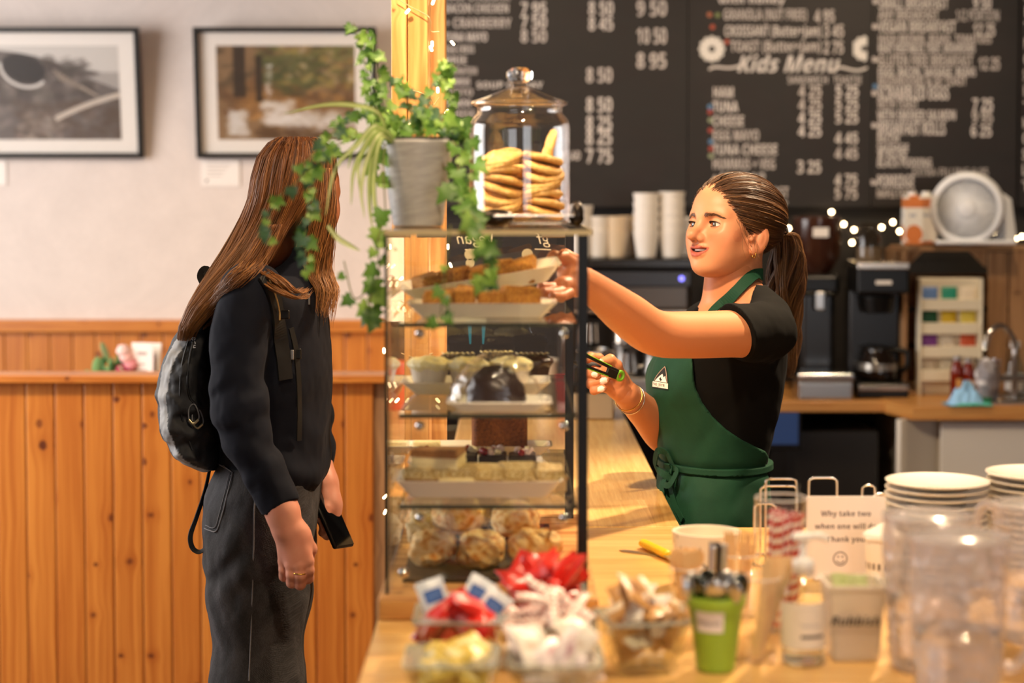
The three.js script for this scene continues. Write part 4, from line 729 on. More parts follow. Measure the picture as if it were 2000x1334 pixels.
// notice card in its wire stand
{
  const d = 2.73, w = X(1734, d) - X(1580, d), h = 0.124, y0 = CTY + 0.002, t = thing('notice_card', 'white notice card reading Why take two when one will do', 'sign', [X(1657, d), CTY, -d]);
  const tex = canvasTex(512, Math.round(512 * h / w), (x, W, Hh) => {
    x.fillStyle = '#ece2de'; x.fillRect(0, 0, W, Hh); x.fillStyle = x.strokeStyle = '#4b4248'; x.textAlign = 'center'; x.font = 'bold 50px sans-serif';
    ['Why take two', 'when one will do', 'Thank you'].forEach((s, i) => x.fillText(s, W / 2, Hh * (0.24 + i * 0.155)));
    x.lineWidth = 7; const cx = W * 0.43, cy = Hh * 0.755, r = 44; x.beginPath(); x.arc(cx, cy, r, 0, 7); x.stroke(); x.beginPath(); x.arc(cx, cy + 2, r * 0.6, 0.35, 2.8); x.stroke(); x.beginPath(); x.arc(cx - 14, cy - 14, 6, 0, 7); x.arc(cx + 14, cy - 14, 6, 0, 7); x.fill();
  });
  const white = mat(new THREE.Color('#ece2de'), 0.5), g = rbox(w, h, 0.004, 0.0018, 0, y0 - CTY + h / 2, 0);
  part('card', box(w, h, 0.003, 0, y0 - CTY + h / 2, 0), [white, white, white, white, mat(0xffffff, 0.45, { map: tex }), white], t);
  part('card_foot', rbox(w * 0.8, 0.004, 0.05, 0.001, 0, 0.002, -0.02), white, t);
  t.rotation.x = 0; 
  // wire rack behind the card
  const r = thing('wire_rack', 'chrome wire rack with tall loops behind the notice card', 'rack', [X(1615, 2.85), CTY, -2.855]);
  const base = 0.0022;
  for (const [a, b, dz, top] of [[1478, 1520, 0.02, 985], [1500, 1560, 0.0, 936], [1585, 1640, 0.0, 934], [1690, 1715, 0.01, 948], [1712, 1738, 0.03, 965], [1490, 1562, -0.05, 950]]) {
    const dd = 2.85 - dz, xa = X(a, dd) - X(1615, 2.85), xb = X(b, dd) - X(1615, 2.85), h = H(top, dd) - CTY, c = 0.008, z = dz;
    part('wire_loop', tube([[xa, base, z], [xa, h * 0.5, z], [xa, h - c, z], [xa + c * 0.4, h - c * 0.3, z], [xa + c, h, z], [xb - c, h, z], [xb - c * 0.4, h - c * 0.3, z], [xb, h - c, z], [xb, h * 0.5, z], [xb, base, z]], 0.0019, 60, 7), chrome, r);
  }
  part('base_wire', tube([[-0.1, base, 0.035], [0.095, base, 0.035], [0.095, base, -0.055], [-0.1, base, -0.055]], 0.0022, 60, 7, true), chrome, r);
}
// stirrers in a tilted glass
{
  const d = dOf(1302), t = tumbler('clear glass of birch knives beside the hand soap', 'stirrer_glass', 1492, d, 0.020, 0.024, 0.105);
  const kg = boxUV(extrude([[-0.0045, 0], [0.0045, 0], [0.005, 0.075], [0.0075, 0.085], [0.007, 0.118], [0, 0.128], [-0.006, 0.115], [-0.0045, 0.085]], 0.0012, 0.0003), 0.4); seed(71);
  for (let i = 0; i < 7; i++) { const o = solo('wooden_knife', kg, birch, 'birch wood knife leaning in the clear glass beside the soap', 'knife', [X(1480 + i * 1.5, d), CTY + 0.008, -d + 0.012 - i * 0.003], 'wooden knives in the glass', [rnd(-0.05, 0.05), rnd(-0.4, 0.4), -0.10 - i * 0.035]); }
}
// hand soap
{
  const d = dOf(1306), s = 3600 / d, t = thing('soap_bottle', 'clear pump bottle with a cream label beside the rubbish tub', 'bottle', [X(1574, d), CTY, -d]);
  const r = 0.0275;
  lathed('bottle_body', [[0.001, 0], [r - 0.003, 0], [r, 0.004], [r, 0.088], [r - 0.004, 0.1], [0.012, 0.108], [0.011, 0.114]], pane(new THREE.Color('#f2f4f0'), 0.03), t);
  lathed('soap', [[0.001, 0.003], [r - 0.005, 0.003], [r - 0.003, 0.006], [r - 0.003, 0.03], [0.001, 0.031]], mat(new THREE.Color('#f3f0ea'), 0.05, { transmission: 0.9, thickness: 0.05, ior: 1.33 }), t);
  part('paper_label', new THREE.CylinderGeometry(r + 0.0006, r + 0.0006, 0.056, 40, 1, true, -1.5, 3.0).translate(0, 0.052, 0), mat(0xffffff, 0.6, { side: THREE.DoubleSide, map: canvasTex(512, 340, (x, W, Hh) => { x.fillStyle = '#e9e2d6'; x.fillRect(0, 0, W, Hh); x.strokeStyle = '#d8cfc0'; x.lineWidth = 5; x.beginPath(); x.ellipse(W * 0.5, Hh * 0.3, 90, 60, 0, 0, 7); x.stroke(); x.fillStyle = '#8b94a8'; x.font = '34px sans-serif'; x.fillText('hand soap', W * 0.42, Hh * 0.52); x.fillStyle = '#3f3d42'; x.fillRect(W * 0.42, Hh * 0.7, 190, 24); }) }), t);
  const pump = part('pump', lathe([[0.001, 0.112], [0.0135, 0.112], [0.0135, 0.128], [0.006, 0.13], [0.0045, 0.134], [0.0045, 0.152], [0.001, 0.152]], 26), mat(new THREE.Color('#f0efec'), 0.35), t);
  part('nozzle', merge([rbox(0.024, 0.011, 0.016, 0.005, -0.002, 0.157, 0), tube([[0.006, 0.157, 0], [0.02, 0.158, 0], [0.03, 0.153, 0]], 0.004, 16, 10)]), mat(new THREE.Color('#f0efec'), 0.35), pump);
}
// rubbish tub
{
  const d = dOf(1292), t = thing('rubbish_tub', 'translucent white tub hand lettered Rubbish', 'tub', [X(1672, d), CTY, -d], undefined, 0.0);
  const plastic = mat(new THREE.Color('#ece4d8'), 0.4, { transmission: 0.35, thickness: 0 });
  part('tub_wall', rectRings([[0.054, 0.054, 0], [0.058, 0.058, 0.004], [0.071, 0.071, 0.09], [0.074, 0.074, 0.091], [0.074, 0.074, 0.096], [0.068, 0.068, 0.096], [0.054, 0.054, 0.006]]), plastic, t);
  part('lettering', new THREE.PlaneGeometry(0.062, 0.03).rotateX(-0.075).translate(-0.004, 0.052, 0.0355), mat(0xffffff, 0.6, { alphaTest: 0.4, map: canvasTex(512, 256, (x, W, Hh) => { x.clearRect(0, 0, W, Hh); x.fillStyle = '#1d1a18'; x.font = 'italic bold 132px sans-serif'; x.fillText('Rubbish', 4, 170); }) }), t);
  seed(18);
  for (let i = 0; i < 5; i++) solo('used_wrapper', lump(pillow(0.026, 0.05, 0.006), 0.004, 40, i * 4), i % 2 ? mat(new THREE.Color('#c9d59a'), 0.6) : creamM, `crumpled paper wrapper, ${ORD[i]} thrown in the rubbish tub`, 'wrapper', [X(1672, d) - 0.022 + i * 0.009, CTY + 0.06 + (i % 2) * 0.018, -d + 0.004 * i - 0.01], 'wrappers in the rubbish tub', [rnd(-0.6, 0.3), rnd(-1, 1), rnd(-0.9, 0.9)]);
}
// dimpled water jugs
const dimple = dataTex(256, 512, (u, v) => { const n = 0.5 + 0.6 * tn(u, v, 34, 26, 4, 2); return [n, n, n]; }, false); dimple.repeat.set(2, 1);
const jugM = mat(new THREE.Color('#f3eff0'), 0.16, { transmission: 0.72, thickness: 0, ior: 1.5 });
const dimpled = (g) => lump(g, 0.0042, 62, 2);
const densify = (pts, step) => { const o = []; for (let i = 0; i + 1 < pts.length; i++) { const [a, b] = pts[i], [c, d] = pts[i + 1], n = Math.max(1, Math.round(Math.hypot(c - a, d - b) / step)); for (let k = 0; k < n; k++) o.push([mix(a, c, k / n), mix(b, d, k / n)]); } o.push(pts[pts.length - 1]); return o; };
function jug(label, px, d, s, turn) {
  const t = thing('water_jug', label, 'jug', [X(px, d), CTY, -d], 'dimpled water jugs', turn);
  part('jug_wall', dimpled(lathe([...densify([[0.001, 0], [0.040 * s, 0], [0.046 * s, 0.006], [0.052 * s, 0.07], [0.0545 * s, 0.13], [0.0555 * s, 0.19 * s], [0.0575 * s, 0.202 * s]], 0.003)], 110)), jugM, t);
  part('jug_inside', lathe([[0.001, 0.005], [0.037 * s, 0.005], [0.042 * s, 0.01], [0.0485 * s, 0.07], [0.051 * s, 0.13], [0.053 * s, 0.19 * s], [0.0555 * s, 0.202 * s]], 64), pane(0xffffff, 0.03), t);
  part('jug_rim', new THREE.TorusGeometry(0.0565 * s, 0.002, 8, 64).rotateX(Math.PI / 2).translate(0, 0.202 * s, 0), mat(0xe9e6e6, 0.1, { transmission: 0.6, thickness: 0 }), t);
  part('spout', lump(new THREE.SphereGeometry(1, 20, 14, 0, 3.14, 1.2, 1.4).scale(0.02, 0.03, 0.022).rotateY(Math.PI / 2), 0.0005, 30).translate(-0.05 * s, 0.192 * s, 0), jugM, t);
  part('handle', tube([[0.053 * s, 0.185 * s, 0], [0.085 * s, 0.19 * s, 0], [0.102 * s, 0.16 * s, 0], [0.095 * s, 0.1, 0], [0.07 * s, 0.055, 0], [0.052 * s, 0.05, 0]], 0.0065, 40, 12), jugM, t);
  part('jug_lid', lathe([[0.001, 0.206 * s], [0.03 * s, 0.207 * s], [0.045 * s, 0.203 * s], [0.052 * s, 0.197 * s]], 48), jugM, t);
  part('water', lathe([[0.001, 0.0065], [0.0365 * s, 0.0065], [0.0415 * s, 0.011], [0.0478 * s, 0.07], [0.049 * s, 0.088], [0.001, 0.088]], 56), mat(0xffffff, 0.0, { transmission: 1, thickness: 0.1, ior: 1.33 }), t);
  return t;
}
jug('dimpled clear water jug in front, half full, with its handle to the side', 1880, 2.05, 0.96, -0.35);
jug('dimpled clear water jug behind the front one', 1818, dOf(1316), 0.93, 1.9);
jug('dimpled clear water jug at the photo edge behind the others', 2022, 2.36, 0.88, 2.2);
// plates in stacks
const plateG = lathe([[0.001, 0], [0.045, 0], [0.046, 0.0025], [0.074, 0.010], [0.0765, 0.0115], [0.0765, 0.0130], [0.0745, 0.0128], [0.046, 0.0055], [0.001, 0.0045]], 72);
function stack(px, d, n, step, s, where, jit, sd) { seed(sd); for (let i = 0; i < n; i++) { const o = solo('dinner_plate', plateG, porcelain, `white plate, ${ORD[n - 1 - i]} from the top of the ${where} stack`, 'plate', [X(px, d) + rnd(-jit, jit), CTY + i * step, -d + rnd(-jit, jit)], `plates in the ${where} stack`); o.scale.set(s, 1, s); } }
stack(1834, 2.74, 14, 0.0105, 1, 'wide left', 0.0016, 3);
stack(2034, 2.75, 15, 0.0105, 1, 'edge right', 0.001, 4);
stack(1925, 2.98, 10, 0.0102, 0.8, 'rear middle', 0.001, 5);
// saucer and patterned cup between the card and the jug
{
  const d = 2.66, t = thing('white_cup', 'white cup with dotted band beside the plate stack', 'cup', [X(1733, d), CTY, -d]);
  const tx = canvasTex(256, 128, (x, W, Hh) => { x.fillStyle = '#ece6dc'; x.fillRect(0, 0, W, Hh); x.fillStyle = '#55493f'; for (let a = 0; a < 20; a++) for (let b = 0; b < 5; b++) x.fillRect(a * 13 + (b % 2) * 5, 30 + b * 18, 6, 8); });
  part('cup_wall', lathe([[0.02, 0], [0.024, 0.003], [0.029, 0.078]], 40), mat(0xffffff, 0.4, { map: tx, side: THREE.DoubleSide }), t);
  part('cup_lid', lathe([[0.031, 0.077], [0.0315, 0.083], [0.026, 0.086], [0.001, 0.1]], 40), porcelain, t);
  part('cup_foot', lathe([[0.001, 0], [0.02, 0], [0.02, 0.002], [0.001, 0.002]], 30), porcelain, t);
}
// yellow handled knife on the board
{
  const a = P(1256, 1050, 2.98), b = P(1316, 1086, 2.86), t = thing('paring_knife', 'paring knife with a yellow handle lying on the worktop', 'knife', [a.x, CTY, a.z]);
  const ang = Math.atan2(-(b.z - a.z), b.x - a.x); t.rotation.y = ang;
  part('handle', new THREE.CapsuleGeometry(0.0072, 0.095, 6, 14).rotateZ(Math.PI / 2).scale(1, 0.95, 1.2).translate(0.05, 0.008, 0), mat(new THREE.Color('#f2c40c'), 0.4), t);
  part('blade', extrude([[0.1, -0.007], [0.2, -0.007], [0.215, 0.002], [0.19, 0.008], [0.1, 0.009]], 0.0012, 0.0003).rotateX(-Math.PI / 2).translate(0, 0.006, 0), steel, t);
  const k = thing('palette_knife', 'thin steel palette knife lying beside the yellow knife', 'knife', [X(1222, 2.95), CTY, -2.95], undefined, -0.55);
  part('blade', extrude([[0, -0.006], [0.12, -0.008], [0.12, 0.008], [0, 0.006], [-0.01, 0]], 0.001, 0.0003).rotateX(-Math.PI / 2).translate(0, 0.0003, 0), steel, k); part('handle', new THREE.CapsuleGeometry(0.007, 0.07, 6, 12).rotateZ(1.5708).translate(0.165, 0.008, 0), blackMetal, k);
}
// woven mat at the corner
{
  const t = thing('woven_mat', 'round woven rattan mat under the edge jug', 'mat', [X(2015, 2.2), CTY - 0.0002, -2.235]);
  const m = mat(new THREE.Color('#b98d4e'), 0.8); for (let i = 0; i < 9; i++) part('rattan_coil', new THREE.TorusGeometry(0.01 + i * 0.0098, 0.0017, 6, 48).scale(1, 1, 0.25).rotateX(Math.PI / 2).translate(0, 0.0006, 0), m, t);
}

// ---------------------------------------------------------------- back counter, machines, crate, sink
const BT = 0.9, bY = (py, d) => H(py, d);
const oakDark = mat(new THREE.Color('#d8b890'), 0.4, { map: worktopTex, clearcoat: 0.2 }), panelWhite = mat(new THREE.Color('#d9d2c8'), 0.5), darkWood = mat(new THREE.Color('#4a382b'), 0.7, { map: crateTex });
{
  const t = thing('back_worktop', 'oak worktop along the dark wall under the coffee machines', 'worktop', [0, 0, 0]);
  part('wall_run', boxUV(rbox(2.0, 0.035, 0.58, 0.004, 0.35, BT - 0.0175, -6.0), 1, 0, 0, true), oakDark, t);
  const sh = new THREE.Shape([[X(1735, 5.70), 5.7], [X(1785, 5.55), 5.53], [2.6, 5.53], [2.6, 6.29], [X(1735, 5.7), 6.29]].map(([x, z]) => new THREE.Vector2(x, z)));
  const g = new THREE.ExtrudeGeometry(sh, { depth: 0.035, bevelEnabled: true, bevelSize: 0.003, bevelThickness: 0.003, bevelSegments: 2 }).rotateX(Math.PI / 2).scale(1, 1, -1);
  const ix = g.index; const gg = g.toNonIndexed(), p = gg.attributes.position.array; for (let i = 0; i < p.length; i += 9) for (let k = 0; k < 3; k++) { const q = p[i + 3 + k]; p[i + 3 + k] = p[i + 6 + k]; p[i + 6 + k] = q; } gg.computeVertexNormals();
  part('sink_run', boxUV(gg, 1, 0.2, 0.1, true), oakDark, t, [0, BT, 0]);
}
{
  const t = thing('sink_cabinet', 'white sink cabinet under the corner of the oak worktop', 'cabinet', [0, 0, 0]);
  const x0 = X(1757, 5.6), x1 = X(1830, 5.58), xr = 2.5;
  part('cabinet_body', box(xr - x0 - 0.06, BT - 0.14, 0.62, (xr + x0 + 0.06) / 2, (BT - 0.04) / 2 + 0.05, -5.95), panelWhite, t);
  part('end_panel', box(0.16, BT - 0.14, 0.02, 0, 0, 0), panelWhite, t, [(x0 + x1) / 2 + 0.01, (BT - 0.04) / 2 + 0.05, -5.61], [0, 0.55, 0]);
  for (let i = 0; i < 2; i++) part('cabinet_door', rbox(0.58, BT - 0.16, 0.02, 0.003, x1 + 0.31 + i * 0.6, (BT - 0.04) / 2 + 0.05, -5.59), mat(new THREE.Color('#e3ded7'), 0.45), t);
  part('plinth', box(xr - x0 - 0.1, 0.1, 0.5, (xr + x0 + 0.1) / 2, 0.05, -5.95), darkWood, t);
}
{
  const t = thing('under_counter_shelves', 'dark open shelving under the back worktop', 'shelving', [0, 0, 0]);
  part('back_board', box(1.4, BT - 0.05, 0.02, 0.08, (BT - 0.05) / 2, -6.26), darkWood, t);
  part('shelf', box(1.4, 0.02, 0.45, 0.08, 0.42, -6.02), darkWood, t);
  for (const x of [-0.6, 0.25, 0.765]) part('upright', box(0.03, BT - 0.04, 0.45, x, (BT - 0.04) / 2, -6.02), darkWood, t);
}
solo('under_counter_fridge', merge([rbox(0.34, 0.8, 0.42, 0.01, 0, 0.4, 0)]), mat(0x191512, 0.45), 'dark brown undercounter fridge below the filter coffee machine', 'fridge', [0.985, 0.001, -5.985]);
{ const t = thing('bin_bag', 'pale crumpled bag on the floor behind the server', 'bag', [X(1515, 5.7), 0.001, -5.55]); part('bag_body', lump(new THREE.SphereGeometry(1, 30, 22).scale(0.13, 0.28, 0.11).translate(0, 0.28, 0), 0.03, 9), mat(new THREE.Color('#a9a29c'), 0.5), t); }
{ const t = thing('small_screen', 'small blue lit screen under the back worktop', 'screen', [X(1525, 5.72), H(880, 5.72), -5.74]); part('screen_case', rbox(0.14, 0.13, 0.02, 0.004, 0, 0.065, 0), blackMetal, t); part('screen_glow', new THREE.PlaneGeometry(0.12, 0.1).translate(0, 0.068, 0.0105), mat(0x05070c, 0.3, { emissive: new THREE.Color(0.04, 0.09, 0.24), emissiveIntensity: 0.3 }), t); part('screen_stand', box(0.05, H(880, 5.72) - 0.432, 0.02, 0, -(H(880, 5.72) - 0.432) / 2, -0.005), blackMetal, t); }

// espresso machine with cups on top
const gloss = mat(0x14110f, 0.25), chromeB = mat(0xb9aea2, 0.22, { metalness: 1 }), darkSteel = mat(0x6a625b, 0.35, { metalness: 1 });
{
  const d = 5.95, x0 = X(1085, d), x1 = X(1345, d), w = x1 - x0, cx = (x0 + x1) / 2, top = H(505, d);
  const t = thing('espresso_machine', 'chrome espresso machine with a black cup rail behind the server', 'coffee machine', [cx, BT + 0.0005, -d]);
  const h = top - BT;
  part('body', rbox(w, h * 0.34, 0.34, 0.02, 0, h * 0.78, -0.05), darkSteel, t); part('body_trim', rbox(w * 1.01, 0.012, 0.345, 0.004, 0, h * 0.62, -0.05), chromeB, t);
  part('back_shell', rbox(w * 0.96, h * 0.55, 0.16, 0.015, 0, h * 0.28, -0.16), mat(0x3d3731, 0.4, { metalness: 0.8 }), t);
  part('drip_tray', rbox(w, h * 0.16, 0.40, 0.012, 0, h * 0.08, 0), steel, t);
  part('cup_rail', rbox(w + 0.02, 0.03, 0.36, 0.006, 0, h - 0.012, -0.04), gloss, t);
  part('control_panel', rbox(w * 0.98, 0.05, 0.02, 0.006, 0, h * 0.86, 0.13), mat(0x2a2c33, 0.3), t);
  part('display_screen', box(0.055, 0.022, 0.004, -w / 2 + 0.10, h * 0.86, 0.142), mat(0x05050c, 0.4, { emissive: new THREE.Color(0.16, 0.17, 0.8), emissiveIntensity: 1.6 }), t);
  part('indicator_light', new THREE.CylinderGeometry(0.008, 0.008, 0.004, 18).rotateX(1.57).translate(w / 2 - 0.035, h * 0.865, 0.142), mat(0x05050c, 0.4, { emissive: new THREE.Color(0.22, 0.2, 1.0), emissiveIntensity: 3 }), t);
  for (const x of [-0.11, 0.0, 0.11]) { const gh = part('group_head', cyl(0.03, 0.034, 0.06, 24, x, h * 0.46, 0.08), chromeB, t); part('portafilter', merge([cyl(0.028, 0.026, 0.03, 20, x, h * 0.36, 0.08), new THREE.CapsuleGeometry(0.011, 0.08, 4, 10).rotateX(1.4).translate(x, h * 0.34, 0.15)]), blackMetal, gh); }
  for (const x of [-0.19, 0.19]) part('steam_wand', tube([[x, h * 0.6, 0.12], [x, h * 0.45, 0.16], [x, h * 0.15, 0.15]], 0.005, 20, 8), chromeB, t);
  for (const sx of [-1, 1]) part('foot', cyl(0.02, 0.02, 0.003, 14, sx * w * 0.42, 0.0015, 0.1), blackMetal, t);
  // cups
  const cupG = lathe([[0.001, 0], [0.028, 0], [0.030, 0.004], [0.042, 0.085], [0.0435, 0.087], [0.041, 0.087], [0.029, 0.006], [0.001, 0.005]], 30), creamCup = mat(new THREE.Color('#efe9e1'), 0.35), tanCup = mat(new THREE.Color('#d9c3a4'), 0.45);
  const y = BT + h + 0.0045;
  const row = (px, z, n, step, m, where) => { for (let i = 0; i < n; i++) solo('takeaway_cup', cupG, m, `${m === tanCup ? 'tan' : 'white'} cup, ${ORD[i]} from the bottom of the ${where} pile on the coffee machine`, 'cup', [X(px, d + z), y + i * step, -d - z], 'cups on the coffee machine'); };
  row(1262, -0.06, 5, 0.030, creamCup, 'tall middle'); row(1312, -0.05, 5, 0.031, creamCup, 'tall right hand'); row(1205, -0.02, 2, 0.045, tanCup, 'low tan'); row(1168, -0.02, 2, 0.045, creamCup, 'low white'); row(1133, -0.03, 3, 0.04, creamCup, 'left end'); row(1336, 0.1, 2, 0.04, creamCup, 'rear right');
  row(1232, 0.08, 2, 0.045, tanCup, 'rear tan');
}
for (const [px, d, s, n] of [[1168, 5.80, 1, 'leftmost'], [1222, 5.82, 1.15, 'middle'], [1278, 5.80, 0.95, 'rightmost']]) {
  const t = thing('milk_jug', `small steel milk jug, ${n} of three on the coffee machine drip tray`, 'jug', [X(px, d), BT + 0.0715, -d], 'steel milk jugs'); t.scale.setScalar(s);
  part('jug_body', lathe([[0.001, 0], [0.034, 0], [0.036, 0.01], [0.03, 0.06], [0.034, 0.085], [0.032, 0.085], [0.028, 0.06], [0.001, 0.01]], 28), steel, t); part('jug_handle', tube([[0.031, 0.075, 0], [0.055, 0.07, 0], [0.055, 0.03, 0], [0.034, 0.02, 0]], 0.004, 20, 8), steel, t);
}
// milk jugs and bottles between the machine and the server
{ const t = thing('cup_sleeve_tower', 'tower of white lids beside the coffee machine', 'lids', [X(1385, 5.6), BT + 0.0005, -5.80]); for (let i = 0; i < 9; i++) part('lid', lathe([[0.001, 0.010], [0.036, 0.010], [0.042, 0.004], [0.0425, 0]], 26).translate(0, i * 0.016, 0), mat(new THREE.Color('#e9e7e3'), 0.4), t); }
// bean grinder
{
  const d = 5.95, t = thing('bean_grinder', 'tall black coffee grinder with a brown bean hopper', 'grinder', [X(1600, d), BT + 0.0005, -d - 0.05]);
  part('base', rbox(0.15, 0.04, 0.2, 0.01, 0, 0.02, 0), blackMetal, t); part('column', rbox(0.115, 0.3, 0.14, 0.02, 0, 0.18, -0.03), gloss, t); part('dosing_head', rbox(0.13, 0.07, 0.17, 0.02, 0, 0.35, 0), blackMetal, t);
  part('hopper', lathe([[0.045, 0.385], [0.075, 0.44], [0.08, 0.56], [0.076, 0.57], [0.001, 0.575]], 30), mat(new THREE.Color('#4a2a1e'), 0.15, { transmission: 0.4, thickness: 0 }), t); part('hopper_label', box(0.05, 0.03, 0.002, 0, 0.52, 0.08), paperM, t); part('spout', rbox(0.03, 0.06, 0.04, 0.006, 0, 0.3, 0.07), steel, t);
}
{
  const d = 5.85, t = thing('steel_tray_box', 'low steel knock-out box on the back worktop', 'box', [X(1603, d), BT + 0.0005, -d + 0.05]);
  part('box_body', rbox(0.17, 0.06, 0.15, 0.008, 0, 0.03, 0), steel, t); part('box_lid', rbox(0.175, 0.024, 0.155, 0.006, 0, 0.073, 0), mat(0xd9d9d9, 0.15, { metalness: 1 }), t);
}
// filter coffee machine
{
  const d = 5.9, w = X(1762, d) - X(1662, d), t = thing('filter_machine', 'black filter coffee machine with a glass pot', 'coffee machine', [X(1712, d), BT + 0.0005, -d + 0.02]);
  const h = H(515, d) - BT;
  part('base', rbox(w, 0.05, 0.22, 0.008, 0, 0.025, 0), blackMetal, t); part('base_trim', rbox(w * 0.97, 0.018, 0.01, 0.003, 0, 0.035, 0.112), chromeB, t);
  part('column', rbox(w, h * 0.8, 0.09, 0.01, 0, h * 0.42, -0.08), gloss, t); part('head', rbox(w, 0.085, 0.2, 0.01, 0, h - 0.05, 0), blackMetal, t); part('head_trim', rbox(w, 0.022, 0.205, 0.004, 0, h - 0.003, 0), chromeB, t);
  part('badge', box(0.05, 0.012, 0.002, 0, h - 0.055, 0.1015), paperM, t);
  part('filter_basket', lathe([[0.045, 0], [0.055, 0.05], [0.055, 0.055], [0.001, 0.055]], 26).translate(0, h - 0.155, 0.02), blackMetal, t);
  const pot = thing('coffee_pot', 'glass coffee pot with a black handle on the filter machine', 'coffee pot', [X(1712, d), BT + 0.0515, -d + 0.045]);
  part('pot_glass', lathe([[0.001, 0], [0.055, 0], [0.062, 0.012], [0.06, 0.05], [0.042, 0.09], [0.042, 0.1]], 30), mat(0x2a1d16, 0.03, { transmission: 0.6, thickness: 0 }), pot); part('pot_band', new THREE.CylinderGeometry(0.0625, 0.0625, 0.022, 30, 1, true).translate(0, 0.045, 0), mat(0x9b958d, 0.25, { metalness: 0.7, side: THREE.DoubleSide }), pot); part('pot_handle', tube([[0.04, 0.095, 0], [0.085, 0.09, 0.02], [0.085, 0.04, 0.02], [0.06, 0.03, 0]], 0.009, 24, 8), blackMetal, pot); part('pot_lid', lathe([[0.044, 0.1], [0.044, 0.106], [0.001, 0.112]], 26), blackMetal, pot);
  const jar = thing('storage_jar', 'glass storage jar with a white label on the filter machine', 'jar', [X(1698, d), BT + h + 0.0095, -d]); part('jar_glass', lathe([[0.001, 0], [0.042, 0], [0.045, 0.01], [0.045, 0.08], [0.03, 0.1], [0.03, 0.12], [0.001, 0.125]], 30), pane(new THREE.Color('#d8d0c6'), 0.03), jar); part('jar_filling', cyl(0.04, 0.04, 0.04, 24, 0, 0.022, 0), mat(new THREE.Color('#8f8577'), 0.8), jar);
}
// crate, fan, cartons
{
  const d = 5.9, x0 = X(1762, d), x1 = X(2060, d), y1 = H(483, d), w = x1 - x0, h = y1 - BT, dep = 0.30;
  const t = thing('wooden_crate', 'rustic wooden crate used as a shelf under the fan', 'crate', [(x0 + x1) / 2, BT + 0.0005, -d - 0.12]);
  const slat = (n, ww, hh, dd, x, y, z, o) => part(n, boxUV(rbox(ww, hh, dd, 0.002, x, y, z), 1, o, o * 0.3, ww > hh), crateM, t);
  const open = X(1765, d), split = X(1925, d) - (x0 + x1) / 2;
  for (let i = 0; i < 4; i++) { slat('slat', 0.014, h - 0.02, dep / 4 - 0.006, -w / 2 + 0.007, h / 2, -dep / 2 + dep / 8 + i * dep / 4, i * 0.2); slat('slat', w - 0.03, 0.012, dep / 4 - 0.006, 0, h - 0.006, -dep / 2 + dep / 8 + i * dep / 4, i * 0.15); slat('slat', w - 0.03, 0.012, dep / 4 - 0.006, 0, 0.006, -dep / 2 + dep / 8 + i * dep / 4, i * 0.17); }
  for (let i = 0; i < 4; i++) slat('slat', 0.062, h - 0.03, 0.012, split + 0.035 + i * 0.068, h / 2, dep / 2 - 0.01, 0.1 + i * 0.23);
  for (const s of [0, 1]) { const g = extrude([[0, 0], [0.05, 0], [0, 0.05]], 0.03, 0.001); part('corner_block', boxUV(s ? g.clone().rotateZ(-Math.PI / 2).translate(-w / 2 + 0.014, h - 0.012, dep / 2 - 0.045) : g.clone().rotateZ(Math.PI).translate(split - 0.001, h - 0.012, dep / 2 - 0.045), 1), crateM, t); }
  for (let i = 0; i < 3; i++) slat('slat', w - 0.03, 0.11, 0.01, 0, 0.07 + i * 0.125, -dep / 2 + 0.006, i * 0.31);
}
